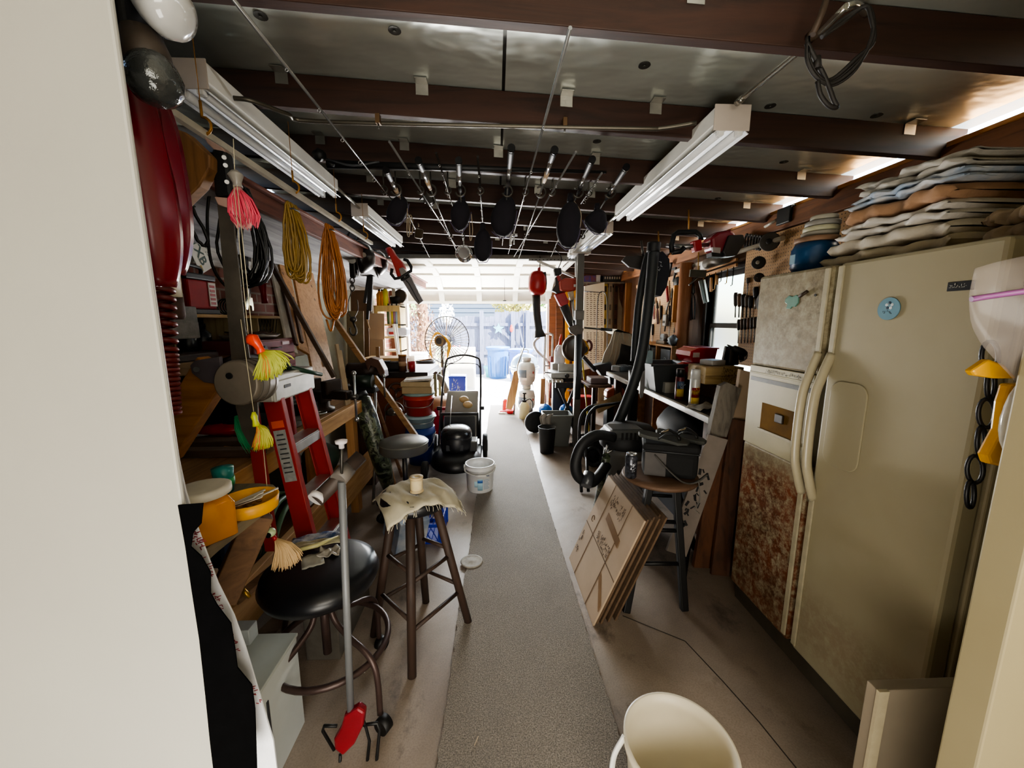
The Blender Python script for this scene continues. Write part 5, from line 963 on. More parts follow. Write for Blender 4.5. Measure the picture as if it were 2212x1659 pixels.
# blue printed bucket on an upturned pot
p = P(990, 860, 6.2); b = V((p.x, 6.2, 0)); t = T('white_tub', 'translucent white tub on the floor under the blue printed bucket', 'tub'); hz = P(990, 851, 6.2).z; t.part('tub', MB().lathe(b, [(.10, 0), (.12, hz*.9), (.13, hz), (0, hz)], n=28), mat('#d9d6d0', .4)); t.done()
h2 = P(990, 810, 6.2).z - hz; t = T('blue_bucket', 'bright blue square bucket with white swirly print in the doorway', 'bucket'); b2 = V((p.x, 6.2, hz+.002)); r2 = S(18, 6.2); bd = t.part('body', MB().box(b2+V((0, 0, h2/2)), (r2*2, r2*1.8, h2)), mat('#2a48c8', .35, 0, .1), bev=.02)
t.part('rim', MB().box(b2+V((0, 0, h2*.93)), (r2*2.1, r2*1.9, h2*.1)), mat('#2440b8', .35), bev=.01)
for k, (tx, z, s_) in enumerate(((0, .66, .075), (0, .44, .07), (0, .24, .07))): t.part('print_marks', scrib(MB(), Matrix.Translation(b2+V((-.02, -r2*.9-.002, h2*z))) @ rotm(pi/2, 0, 0).to_4x4(), .17, s_, 1, k+2, .002), mat('#d5e2fa', .5), parent=bd, kind='stuff')
t.done()
# shop hose, canister, boxes on a low stand between buckets and mower
Y = 5.6; t = T('shop_hose', 'thick grey vacuum hose arching behind the bucket stack', 'hose'); t.part('hose', MB().tube(spline([P(928, 842, Y), P(930, 825, Y), P(940, 815, Y), P(950, 816, Y), P(958, 830, Y), P(966, 848, Y)], 5), .045, 12), mat('#6d6a62', .5)); t.done()
t = T('shop_canister', 'tan round shop vacuum canister behind the red creeper', 'canister'); p = P(955, 880, 5.14); b = V((p.x, 5.14, 0)); h3 = P(955, 858, 5.1).z; t.part('tank', MB().lathe(b, [(.2, 0), (.22, .05), (.22, h3*.7), (.18, h3*.92), (.08, h3)], n=28), mat('#b48d70', .5)); t.part('band', MB().lathe(b, [(.222, h3*.45), (.224, h3*.5), (.222, h3*.55)], n=28), mat('#8a6a52', .5)); t.done()
t = T('black_machine', 'small black motor box behind the bucket stack', 'motor'); p = P(895, 828, 5.2); t.part('box', MB().bb(p+V((-.1, 0, -.06)), p+V((.09, .2, .06))), BLK, bev=.01); t.part('valve', MB().tube([p+V((-.1, -.02, -.05)), p+V((-.1, -.02, .1))], .02, 8), STEEL); t.part('stand', MB().bb((p.x-.08, p.y+.02, 0), (p.x+.08, p.y+.18, p.z-.06)), DWOODZ); t.done()
solo('grey_wedge', 'grey sheet metal wedge leaning behind the vacuum hose', 'sheet', MB().prism([P(x, y, 6.0) for x, y in ((910, 810), (940, 828), (948, 842), (920, 832))], (0, .02, 0)), GREY)
# table in front of the opening with black dish and papers
Y = 5.3; t = T('work_table', 'dark narrow work table in front of the door opening at the left', 'table'); z = P(905, 803, Y).z; xa, xb = P(872, 803, Y).x, P(945, 803, Y).x; t.part('top', MB().bb((xa, Y, z-.03), (xb, Y+.5, z)), mat('#4a3a32', .5), bev=.004)
for x in (xa+.03, xb-.06):
    for y in (Y+.03, Y+.44): t.part('leg', MB().bb((x, y, 0), (x+.04, y+.04, z-.03)), mat('#7a8060', .5))
t.done()
p = P(915, 790, Y+.1); t = T('black_pan', 'black round pan with a wooden stick on the work table', 'pan'); b = V((p.x, Y+.25, z+.05)); t.part('pan', MB().lathe(b, [(.1, 0), (.13, .01), (.14, .085), (.13, .085), (.12, .02), (0, .018)], n=28), mat('#2c2626', .4)); t.part('stick', MB().bar(b+V((-.1, -.05, .08)), b+V((.08, .05, .1)), .02, .012), PINEX); t.done()
solo('wood_block_pile', 'pale wood block under the black pan on the work table', 'wood block', MB().bb((p.x-.16, Y+.1, z+.001), (p.x+.16, Y+.42, z+.048)), mat('#a8957c', .7), bev=.004)
solo('paper_sheets', 'loose white paper sheets at the edge of the work table', 'paper', MB().box(V((p.x-.12, Y+.06, z+.012)), (.26, .1, .02), rotm(0, .02, .1)), WHT, bev=.002)
# ================================================================ RIGHT OF THE CARPET, TOWARDS THE DOOR
t = T('steel_post', 'square grey steel post standing from floor to rafters at the right', 'post'); p = PZ(1243, 966, 0); zt = 2.27; t.part('post', MB().bar(V((p.x, p.y, 0)), V((p.x, p.y, zt)), .075, .075, up=(0, 1, 0)), mat('#5f5c57', .45, .3, .2, 6), bev=.004); t.part('flange', MB().box(V((p.x+.12, p.y, .012)), (.34, .2, .024)), mat('#6b6761', .5), bev=.003); t.part('sleeve', MB().bar(V((p.x, p.y, P(1250, 680, p.y).z-.06)), V((p.x, p.y, P(1250, 680, p.y).z+.05)), .1, .1, up=(0, 1, 0)), mat('#6f6b66', .45, .3), bev=.006); t.part('top_plate', MB().box(V((p.x, p.y, zt-.012)), (.2, .14, .02)), mat('#b5b0a4', .5, .2)); t.done()
px_, py_ = p.x, p.y
# leaf blower
Y = 5.2; t = T('leaf_blower', 'red leaf blower with a long black tube hanging at the right of the door', 'leaf blower'); t.part('body', MB().ell(P(1161, 612, Y), (S(20, Y), .14, S(26, Y)), sq=.75), mat('#b02a2a', .35, 0, .15)); t.part('grip', MB().prism([P(x, y, Y-.05) for x, y in ((1162, 578), (1168, 576), (1168, 600), (1160, 600))], (0, .06, 0)), RED, bev=.006); t.part('engine_cover', MB().prism([P(x, y, Y-.1) for x, y in ((1164, 590), (1180, 586), (1182, 612), (1178, 628), (1170, 630))], (0, .12, 0)), mat('#231c1a', .5), bev=.015); t.part('tube', MB().tube([P(1158, 636, Y), P(1160, 680, Y), P(1164, 712, Y), P(1166, 728, Y)], [.055, .05, .05, .085], 16), mat('#2f312f', .55)); t.part('hook', MB().tube([P(1166, 578, Y), P(1167, 560, Y), P(1166, 548, Y+.05)], .007, 6), DSTEEL); t.done()
# steel angle bracket frame
t = T('angle_bracket', 'perforated steel angle bracket fixed to the rafters above the blower', 'bracket'); Y = 5.0; ST = mat('#7d7c78', .4, .6); t.part('top_angle', MB().bar(P(1142, 561, Y), P(1250, 562, Y), .05, .03), ST); t.part('brace', MB().bar(P(1160, 563, Y), P(1240, 598, Y), .02, .03), mat('#c9c7c0', .3, .6)); t.part('post', MB().bar(P(1246, 556, Y), P(1246, 598, Y), .04, .04, up=(0, 1, 0)), ST); mb = MB()
for k in range(12): q = P(1150+8*k, 561, Y-.028); mb.cyl(q, q+V((0, -.002, 0)), .007, n=8)
t.part('holes', mb, BLK, kind='stuff'); t.done()
# red string trimmer with black shaft, chain trimmer
Y = 4.9; t = T('string_trimmer', 'red and black electric trimmer hanging left of the steel post', 'trimmer'); t.part('battery', MB().prism([P(x, y, Y) for x, y in ((1197, 580), (1212, 578), (1214, 592), (1200, 596))], (0, .1, 0)), BLK, bev=.008); t.part('handle', MB().prism([P(x, y, Y) for x, y in ((1200, 598), (1212, 596), (1218, 612), (1226, 622), (1222, 632), (1205, 634), (1192, 628), (1200, 615))], (0, .09, 0)), mat('#27201f', .5), bev=.012); t.part('red_grip', MB().prism([P(x, y, Y-.01) for x, y in ((1202, 597), (1208, 594), (1214, 606), (1206, 608))], (0, .08, 0)), RED, bev=.004); t.part('body', MB().prism([P(x, y, Y-.01) for x, y in ((1198, 636), (1220, 630), (1230, 652), (1222, 664), (1210, 660))], (0, .11, 0)), mat('#b0262c', .35), bev=.012); t.part('shaft', MB().tube([P(1218, 660, Y+.04), P(1230, 690, Y+.03), P(1240, 712, Y+.02)], [.06, .05, .035], 12), mat('#2a2725', .5)); t.part('cable', MB().tube(spline([P(1206, 580, Y+.04), P(1213, 560, Y+.05), P(1206, 545, Y+.06), P(1196, 538, Y+.06)], 5), .006, 6), BLK); t.done()
Y = 4.75; t = T('chain_trimmer', 'orange red engine trimmer head hanging beside the steel post', 'trimmer'); t.part('engine', MB().prism([P(x, y, Y) for x, y in ((1209, 607), (1222, 600), (1250, 602), (1251, 622), (1238, 630), (1212, 628))], (0, .12, 0)), mat('#a83c2c', .4, 0, .2), bev=.015); t.part('plate', MB().box(P(1243, 617, Y-.004), (.04, .006, .03)), WHT); t.part('neck', MB().tube([P(1232, 630, Y), P(1236, 648, Y)], [.04, .03], 10), mat('#b8a890', .4)); t.part('shaft', MB().tube([P(1236, 645, Y), P(1240, 680, Y-.02), P(1246, 715, Y-.05)], .018, 10), STEEL); t.part('joint', MB().tube([P(1241, 690, Y-.03), P(1243, 702, Y-.03)], .03, 10), BLK); t.done()
Y = 4.3; t = T('edge_tool', 'long black sleeved tool with side handle strapped to the steel post', 'pole tool'); t.part('sleeve', MB().tube([P(1251, 722, Y), P(1250, 800, Y), P(1247, 862, Y)], .034, 12), mat('#23262a', .6)); t.part('side_handle', MB().tube([P(1262, 708, Y), P(1298, 711, Y)], .01, 8), DSTEEL); t.part('grip', MB().tube([P(1298, 711, Y), P(1322, 713, Y)], .017, 10), BLK); t.part('head', MB().prism([P(x, y, Y-.02) for x, y in ((1228, 708), (1248, 700), (1262, 710), (1258, 722), (1248, 728), (1232, 718))], (0, .05, 0)), mat('#5a5450', .4, .4), bev=.008); t.done()
# miter saw on a folding work stand
Y = 5.0; t = T('miter_saw', 'miter saw with brown blade guard and yellow handle body on the work stand', 'miter saw'); q = P(1240, 752, Y); t.part('guard', MB().lathe(P(1237, 752, Y), [(.16, 0), (.17, .015), (.165, .06), (.12, .075), (0, .078)], axis=(.35, -1, 0), n=36), mat('#4a3b30', .35, .2, .2)); t.part('motor', MB().prism([P(x, y, Y+.08) for x, y in ((1258, 732), (1268, 738), (1274, 752), (1270, 766), (1258, 768))], (0, .12, 0)), mat('#d3a02c', .4), bev=.015); t.part('motor_end', MB().cyl(P(1262, 755, Y+.07), P(1262, 755, Y+.03), .05), BLK); t.part('handle', MB().tube(spline([P(1264, 742, Y+.1), P(1272, 736, Y+.1), P(1278, 744, Y+.1), P(1276, 755, Y+.1), P(1268, 756, Y+.1)], 4), .016, 8), mat('#5a201c', .4)); t.part('arm', MB().bar(P(1258, 770, Y+.1), P(1285, 800, Y+.2), .06, .05), DGREY, bev=.006); zt_ = P(1230, 816, Y).z; b = P(1225, 816, Y); t.part('base', MB().bb((b.x-.22, Y-.05, zt_), (b.x+.2, Y+.35, zt_+.07)), mat('#a5a6a4', .35, .5), bev=.01); t.part('fence', MB().bb((b.x-.1, Y+.1, zt_+.07), (b.x+.2, Y+.13, zt_+.17)), mat('#b5b5b2', .35, .5), bev=.003); t.part('knob', MB().ell(P(1225, 812, Y-.1), (.03, .03, .03)), BLK); t.part('front_scale', MB().bar(P(1176, 804, Y), P(1215, 808, Y), .05, .015), mat('#3f3a36', .5)); t.done()
t = T('work_stand', 'folding black work stand with pale clamp slats under the miter saw', 'work stand'); zt2 = zt_-.004; x0, x1 = P(1180, 830, Y).x, P(1248, 830, Y).x
for k in range(4): t.part('slat', MB().bb((x0+.02+.05*k, Y-.12, zt2-.04), (x0+.055+.05*k, Y+.42, zt2-.004)), mat('#b9b2a4', .5), bev=.003)
t.part('top_frame', MB().bb((x0+.1, Y-.15, zt2-.11), (x1+.05, Y-.1, zt2-.04)).bb((x0+.1, Y+.35, zt2-.11), (x1+.05, Y+.4, zt2-.04)), BLK, bev=.006)
for yy in (Y-.12, Y+.37): t.part('leg', MB().bar((x0+.15, yy, zt2-.1), (x1+.02, yy-.05, .0), .035, .03, up=(0, 1, 0)), BLK); t.part('leg', MB().bar((x1-.05, yy+.035, zt2-.1), (x0+.1, yy-.02, .0), .035, .03, up=(0, 1, 0)), BLK)
t.part('spreader', MB().tube([(x0+.15, Y-.1, .25), (x1+.05, Y-.1, .25)], .012), BLK); t.done()
# white jug, yellow ladder, chart, levels, saw on the back wall
Y = 5.35; c = P(1208, 785, Y); t = T('white_jug', 'white plastic jug with a red funnel standing behind the miter saw', 'jug'); t.part('jug', MB().lathe(c, [(.07, 0), (.075, .01), (.075, .17), (.05, .23), (.022, .26)], n=20), mat('#dcdde6', .4)); t.part('handle', MB().tube(spline([c+V((-.02, -.05, .25)), c+V((-.055, -.06, .22)), c+V((-.06, -.07, .17))], 4), .01, 6), mat('#dcdde6', .4)); t.part('funnel', MB().tube([c+V((0, 0, .255)), c+V((0.02, 0, .4))], [.022, .012], 10), RED2); t.part('box', MB().bb(c+V((-.1, -.03, -.1)), c+V((.1, .16, -.001))), mat('#b5b3ac', .5), bev=.005); t.part('stand', MB().bb((c.x-.08, Y, 0), (c.x+.08, Y+.12, c.z-.1)), DGREY); t.done()
YW = 7.15
t = T('yellow_ladder', 'yellow fiberglass ladder rails leaning by the right door jamb', 'ladder'); a = P(1226, 640, 6.9); 
for dx in (0, .13): t.part('rail', MB().bar((a.x+dx, 6.7, 0), (a.x+dx, 6.95, 2.2), .035, .07, up=(1, 0, 0)), mat('#dd9a1c', .45))
for k in range(6): t.part('rung', MB().bar((a.x, 6.72+.035*k, .3+.32*k), (a.x+.13, 6.72+.035*k, .3+.32*k), .03, .03), ALU)
t.done()
a, b = P(1180, 650, 7.0), P(1213, 650, 7.0); t = T('door_boards', 'reddish brown boards leaning at the right side of the door', 'board', 'reddish boards by the door'); t.part('board', MB().bar((a.x+.1, 6.85, 0), (a.x+.12, 7.08, 2.15), .03, .12, up=(1, 0, 0)), wood('#8a5230', '#5d3219', 'x')); t.done()
t = T('door_boards', 'wider knotty brown board standing beside the reddish door board', 'board', 'reddish boards by the door'); t.part('board', MB().bar((a.x+.24, 6.85, 0), (a.x+.25, 7.1, 2.05), .03, .12, up=(1, 0, 0)), wood('#7a4a2c', '#4a2815', 'x')); t.done()
t = T('wall_chart', 'tall white printed chart panel with rows of small dark print on the back wall', 'chart'); Y = 6.6; a, b = P(1263, 612, Y), P(1306, 800, Y); pl = t.part('panel', MB().prism([P(1262, 618, Y), P(1306, 610, Y), P(1304, 790, Y), P(1258, 800, Y)], (0, .02, 0)), mat('#e6e2cf', .6, 0, .06)); mb = MB(); r = random.Random(9)
for i in range(5):
    for j in range(34):
        if 17 <= j <= 19: continue
        u = 1267+i*7.6; y = 632+j*4.4; q = P(u, y, Y-.004); q2 = P(u+r.uniform(3, 5), y, Y-.004); mb.bb(q, q2+V((0, .001, .012)))
t.part('print', mb, mat('#7d7566', .7), parent=pl, kind='stuff'); t.part('leg', MB().bb((a.x+.05, Y+.02, 0), (a.x+.1, Y+.05, a.z)), DWOODZ); t.done()
for k, (px, w, col, l) in enumerate(((1308, 9, '#b09a4a', 'yellow level hanging beside the white chart'), (1319, 8, '#a29a88', 'grey metal ruler level hanging next to the yellow level'), (1331, 9, '#5a3f30', 'dark brown wooden level hanging right of the metal one'))):
    t = T('spirit_level', l, 'level', 'levels hanging on the back wall'); Y = 6.925; a, b = P(px, 612, Y), P(px-3, 715, Y); t.part('body', MB().bar(a, b, .03, S(w, Y), up=(1, 0, 0)), mat(col, .45, .1, .15), bev=.003)
    for f in (.12, .5, .8): q = a.lerp(b, f); t.part('vial', MB().box(q+V((0, -.017, 0)), (S(w, Y)*.55, .004, .1)), mat('#2d2a22' if k != 1 else '#6b665a', .3))
    t.part('hook', MB().tube([a, a+V((0, .0, .06))], .006, 6), DSTEEL); t.done()
t = T('hand_saw', 'old brown hand saw hanging on the back wall behind the levels', 'hand saw'); Y = 6.935; t.part('blade', MB().prism([P(x, y, Y) for x, y in ((1337, 622), (1358, 616), (1362, 640), (1356, 680), (1345, 668), (1338, 645))], (0, .004, 0)), mat('#6a4a34', .5, .3)); t.part('grip', MB().prism([P(x, y, Y-.01) for x, y in ((1353, 612), (1361, 610), (1360, 640), (1363, 665), (1366, 680), (1355, 682), (1352, 650))], (0, .03, 0)), wood('#5d3720', '#38200f', 'z'), bev=.006); t.done()
solo('hardboard_sheet', 'beige grey board standing at the back right behind the hand saw', 'panel', MB().bb((P(1300, 640, 6.95).x, 6.95, 0), (P(1388, 640, 6.95).x, 6.98, 2.1)), mat('#b0a488', .7, 0, .15))
t = T('back_shelf', 'narrow shelf of boxes high on the back wall', 'shelf'); Y = 6.85; a, b = P(1262, 612, Y), P(1350, 606, Y); t.part('board', MB().bb((a.x, Y, a.z), (b.x, Y+.3, a.z+.025)), mat('#8d8474', .6)); t.part('bracket', MB().bb((b.x-.05, Y+.02, a.z-.15), (b.x-.02, Y+.3, a.z)), DWOOD); t.done(); zs2 = a.z+.026
solo('blue_carton', 'blue printed carton on the high back shelf', 'carton', MB().bb((P(1266, 600, Y).x, Y+.03, zs2), (P(1288, 600, Y).x, Y+.22, zs2+.11)), mat('#2a3a86', .5, 0, .3, 14, .02, '#7a3a30'), bev=.004)
solo('white_basket', 'white slotted box beside the blue carton on the high back shelf', 'box', MB().bb((P(1289, 600, Y).x, Y+.03, zs2), (P(1298, 600, Y).x, Y+.2, zs2+.12)), mat('#c9c4bc', .5), bev=.004)
t = T('black_basket', 'black slotted basket on the high back shelf', 'basket'); a, b = P(1303, 600, Y), P(1346, 600, Y); t.part('basket', MB().bb((a.x, Y+.02, zs2), (b.x, Y+.25, zs2+.11)), BLK, bev=.012); mb = MB()
for k in range(7): mb.bb((a.x+.03+.042*k, Y+.016, zs2+.05), (a.x+.05+.042*k, Y+.02, zs2+.09))
t.part('slots', mb, mat('#b0a99c', .6)); t.done()
# machine under a draped cream cloth
Y = 5.2; t = T('covered_machine', 'dark grey machine standing at the right with a cloth over it', 'machine'); a, b = P(1338, 760, Y), P(1385, 760, Y); t.part('body', MB().prism([P(x, y, Y) for x, y in ((1340, 722), (1388, 735), (1388, 830), (1318, 832), (1316, 800), (1335, 770))], (0, .4, 0)), mat('#2b2d2c', .6, 0, .2, 5), bev=.02); t.part('chute', MB().prism([P(x, y, Y-.1) for x, y in ((1285, 790), (1320, 782), (1330, 815), (1300, 812))], (0, .2, 0)), mat('#35383a', .6), bev=.01); t.part('stand', MB().bb((a.x, Y+.03, 0), (b.x, Y+.38, P(1340, 831, Y).z)), mat('#1f2021', .7)); t.done()
cl = [(1298, 790), (1306, 762), (1318, 740), (1326, 716), (1334, 711), (1342, 714), (1388, 728), (1388, 752), (1368, 750), (1342, 742), (1338, 764), (1330, 786), (1322, 805), (1312, 795)]
t = T('drape_cloth', 'cream cloth draped over the dark machine at the right', 'cloth'); t.part('cloth', MB().prism([P(x, y, Y-.03) for x, y in cl], (0, .012, 0)), mat('#b9b4a2', .85, 0, .12, 7, .3), sub=0); mb = MB()
for pts in ([(1330, 716), (1322, 760), (1310, 795)], [(1338, 720), (1332, 760), (1322, 800)], [(1345, 718), (1350, 742)], [(1362, 724), (1364, 746)]): mb.tube([P(x, y, Y-.032) for x, y in pts], [.01, .016, .008][:len(pts)] if len(pts) == 3 else [.01, .012], 8)
t.part('fold', mb, mat('#c2bda9', .85, 0, .1), kind='stuff'); t.part('top', MB().prism([P(x, y, Y-.03) for x, y in ((1326, 716), (1334, 711), (1342, 714), (1388, 728), (1388, 736), (1334, 722))], (0, .45, 0)), mat('#b9b4a2', .85, 0, .12, 7, .3)); t.done()
# thin wire loops hanging there
t = T('wire_hanger', 'thin dark wire loop hanging in front of the white chart', 'wire'); Y = 5.6; t.part('wire', MB().tube(spline([P(1287, 800, Y), P(1289, 720, Y), P(1291, 655, Y), P(1296, 632, Y), P(1306, 632, Y), P(1311, 650, Y), P(1312, 700, Y), P(1310, 780, Y), P(1300, 808, Y)], 6), .006, 6), DGREY); t.part('arm', MB().tube([P(1262, 629, Y), P(1300, 632, Y)], .006, 6), DGREY); t.done()
t = T('yellow_staff', 'yellow graduated stick leaning beside the steel post', 'stick'); t.part('stick', MB().bar(P(1258, 778, 4.7), PZ(1272, 930, .02), .03, .015, up=(1, 0, 0)), mat('#cdbb3a', .5)); t.done()
# chrome hand truck
Y = 5.9; t = T('hand_truck', 'chrome tubular hand truck with red grips standing right of the smoker', 'hand truck'); CT_ = mat('#b5aca6', .25, .7)
t.part('frame', MB().tube(spline([P(1166, 728, Y), P(1157, 735, Y), P(1154, 745, Y), P(1160, 758, Y), P(1178, 775, Y), P(1185, 785, Y)], 5), .018, 8), CT_)
for x in (1176, 1192): t.part('rail', MB().tube(spline([P(1170, 722, Y+.02), P(x, 722, Y), P(x+2, 735, Y), P(x, 800, Y-.05), V((P(x, 900, Y).x, Y-.1, .05))], 5), .017, 8), CT_)
t.part('red_rail', MB().tube([P(1191, 770, Y-.04), P(1190, 860, Y-.06)], .024, 8), mat('#7a2a2e', .4)); t.part('toe_plate', MB().bb((P(1174, 870, Y).x, Y-.35, .02), (P(1196, 870, Y).x, Y-.1, .035)), DSTEEL); t.part('cross_bar', MB().tube([P(1176, 790, Y-.03), P(1192, 790, Y-.03)], .014), CT_)
for x in (1172, 1198): q = V((P(x, 900, Y).x, Y-.05, .11)); t.part('wheel', MB().lathe(q, [(.05, 0), (.11, .005), (.11, .045), (.05, .05)], axis=(1, 0, 0), n=24), RUB)
t.done()
# propane tanks, smoker, board
Y = 6.5; TANK = mat('#b5b8b4', .4, .2, .1)
def tank(cx_, y_, z, r, h, label):
    t = T('propane_tank', label, 'propane tank', 'grey propane tanks in the doorway'); b = V((cx_, y_, z)); t.part('tank', MB().lathe(b, [(r*.75, 0), (r*.75, .03), (r*.9, .05), (r, .1), (r, h*.62), (r*.85, h*.78), (r*.35, h*.86)], n=32), TANK); b0 = t.parts[0][0]; t.part('collar', MB().lathe(b, [(r*.5, h*.84), (r*.52, h), (r*.48, h), (r*.46, h*.84)], n=24), TANK); t.part('valve', MB().cyl(b+V((0, 0, h*.84)), b+V((0, 0, h*.95)), .03), STEEL)
    def band(a0, a1, z0, z1, col, nm='label'): t.part(nm, MB().grid(lambda u, v: b+V((r*1.006*sin(radians(a0+(a1-a0)*u)), -r*1.006*cos(radians(a0+(a1-a0)*u)), h*(z0+(z1-z0)*v))), 8, 2, .001), mat(col, .5), parent=b0)
    band(-70, -5, .28, .56, '#5d6f80'); band(10, 60, .3, .56, '#c2c4c0'); band(38, 50, .42, .5, '#b5402e'); band(-30, 0, .18, .27, '#e0e0dc'); t.done()
q = P(1138, 858, Y); zb0 = P(1138, 848, Y).z; tk = S(30, Y)/2*1.0
tank(P(1137, 850, Y).x, Y, .0, .15, .44, 'grey propane tank standing on the floor in the doorway'); tank(P(1137, 850, Y).x, Y+.0, .452, .15, .46, 'grey propane tank stacked on top of the other tank')
t = T('smoker_grill', 'round wire domed grill cart behind the propane tanks', 'grill'); Y2 = 7.6; c = P(1133, 800, Y2); c.z = P(1133, 793, Y2).z; R = S(31, Y2); SM = mat('#a9b2b6', .35, .3); mb = MB()
t.part('bowl', MB().lathe(V((c.x, Y2, c.z-.28)), [(.06, 0), (R*.7, .07), (R*.97, .2), (R, .27)], n=32), SM); t.part('dome', MB().lathe(V((c.x, Y2, c.z)), [(R, 0), (R*.98, .08), (R*.8, .19), (R*.45, .26), (.03, .285)], n=32), mat('#7f95a4', .25, .2, .1), label='pale domed lid'); t.part('rim', MB().tube(arc((c.x, Y2, c.z), R*1.02, 0, 2*pi, 32, (1, 0, 0), (0, 1, 0))[:-1], .014, 6, closed=True), SM); t.part('lid_handle', MB().tube(spline([(c.x-.07, Y2, c.z+.26), (c.x-.06, Y2, c.z+.34), (c.x+.06, Y2, c.z+.34), (c.x+.07, Y2, c.z+.26)], 4), .014, 6), SM)
for k in range(3): a = 2*pi*k/3+.4; t.part('leg', MB().tube([(c.x+R*.5*cos(a), Y2+R*.5*sin(a), c.z-.2), (c.x+R*.85*cos(a), Y2+R*.85*sin(a), 0)], .015), SM)
t.done()
t = T('poker_rod', 'thin steel poker rod leaning against the propane tanks', 'rod'); t.part('rod', MB().tube([P(1132, 750, 6.3), P(1117, 792, 6.25)], .012, 8), STEEL); t.part('lower', MB().tube([P(1117, 792, 6.25), V((P(1110, 830, 6.2).x, 6.15, .01))], .012, 8), STEEL); t.done()
Y = 6.1; solo('slab_board', 'pale live edged wooden slab leaning beside the propane tanks', 'board', MB().prism([P(x, y, Y) for x, y in ((1110, 803), (1117, 800), (1121, 820), (1118, 840), (1112, 870), (1105, 885), (1093, 883), (1096, 860), (1104, 830))], (0, .04, 0)), wood('#c9a074', '#9a7144', 'z'), bev=.004)
solo('door_board', 'brown board standing upright beside the work stand', 'board', MB().prism([P(x, y, 5.6) for x, y in ((1169, 818), (1177, 818), (1175, 873), (1167, 873))], (0, .03, 0)), PINEZ)
t = T('red_scoop', 'red and white plastic scoop on the carpet by the slab', 'scoop'); q = PZ(1098, 893, .012); t.part('cup', MB().lathe(q+V((.03, 0, .0)), [(.05, 0), (.075, .06), (.07, .06), (.045, .005)], n=20), mat('#d8202c', .35)); t.part('handle', MB().bar(q+V((-.14, .0, .035)), q+V((-.02, 0, .045)), .03, .02), mat('#d8202c', .35), bev=.004); t.part('tag', MB().bb(q+V((-.16, -.03, .0)), q+V((-.05, .03, .02))), WHT); t.done()
t = T('red_can', 'small red can hidden behind the wooden slab', 'can'); q = P(1092, 868, 6.3); t.part('can', MB().lathe(V((q.x, 6.4, 0)), [(.05, 0), (.05, .18), (.02, .22)]), RED2); t.done()
# garden sprayer
q = PZ(1133, 906, 0); t = T('garden_sprayer', 'translucent yellowish garden sprayer with a black pump on the floor', 'sprayer'); b = V((q.x, q.y+.06, 0)); t.part('tank', MB().lathe(b, [(.075, 0), (.08, .01), (.08, .2), (.055, .25), (.03, .27)], n=24), mat('#d6cfa0', .3, 0, .1)); t.part('collar', MB().cyl(b+V((0, 0, .265)), b+V((0, 0, .3)), .035), BLK); t.part('pump', MB().tube([b+V((0, 0, .3)), b+V((0, 0, .40))], .014, 8).tube([b+V((-.03, 0, .4)), b+V((.03, 0, .4))], .012, 8), BLK); t.part('hose', MB().tube(spline([b+V((.03, 0, .29)), b+V((.09, 0, .31)), b+V((.13, -.02, .24)), b+V((.1, -.05, .1)), b+V((.08, -.07, .01))], 5), .008, 6), BLK); t.done()
# grey bin with towel, blue shop towels, black basket, big wheel
q = PZ(1205, 967, 0); t = T('trash_can', 'grey rectangular waste bin with a rag over its edge beside the steel post', 'waste bin'); b = V((q.x, q.y+.14, 0)); h = P(1205, 898, q.y).z; mb = MB()
def tub(mb, b, w0, d0, w1, d1, h, th=.008):
    def ring(w, d, z): return [b+V((-w, -d, z)), b+V((w, -d, z)), b+V((w, d, z)), b+V((-w, d, z))]
    vs = ring(w0, d0, 0)+ring(w1, d1, h)+ring(w1-th, d1-th, h)+ring(w0-th, d0-th, .01); fs = [(3, 2, 1, 0)]+[(i*4+k, i*4+(k+1) % 4, (i+1)*4+(k+1) % 4, (i+1)*4+k) for i in range(3) for k in range(4)]+[(12, 13, 14, 15)]; return mb._add(vs, fs)
t.part('bin', tub(mb, b, .135, .10, .17, .135, h), mat('#6a6c68', .5, 0, .08, 4), bev=.006); mb = MB()
for s_ in ((-.172, -.137, .172, -.137), (.172, -.137, .172, .137), (.172, .137, -.172, .137), (-.172, .137, -.172, -.137)): mb.bar(b+V((s_[0], s_[1], h-.01)), b+V((s_[2], s_[3], h-.01)), .016, .022)
t.part('rim', mb, mat('#74766f', .5), bev=.004); t.done()
def ragf(u, v):
    x = -.19+.13*u-.05*v; z = h+.012-.33*v**1.5*(.7+.3*u)+.01*sin(9*u+5*v); return b+V((x-.02*sin(6*v), -.13-.03*v+.015*sin(14*u), z))
solo('bin_rag', 'light grey rag hanging over the edge of the grey waste bin', 'rag', MB().grid(ragf, 14, 14, .008), mat('#a39d94', .9, 0, .15, 14, .2))
for k, (px, l) in enumerate(((1178, 'crumpled blue plastic bag behind the grey waste bin, left one'), (1222, 'crumpled blue plastic bag behind the grey waste bin, right one'))): q2 = P(px, 884, b.y+.5); t = T('blue_bag', l, 'plastic bag', 'blue plastic bags behind the waste bin'); t.part('bag', MB().ell(q2, (.09, .08, .07), jit=.16), mat('#2a78d8', .3, 0, .25, 14, .3), sub=1); t.part('stand', MB().bb((q2.x-.06, q2.y-.04, 0), (q2.x+.06, q2.y+.06, q2.z-.05)), DGREY); t.done()
q = PZ(1183, 982, 0); t = T('waste_basket', 'small black waste basket on the floor in front of the grey bin', 'waste basket'); b = V((q.x, q.y+.08, 0)); h = P(1183, 926, q.y).z; t.part('basket', MB().lathe(b, [(.075, 0), (.08, .005), (.1, h*.97), (.106, h), (.098, h), (.075, .01), (0, .01)], n=32), mat('#1b1c1d', .5, 0, .15)); t.done()
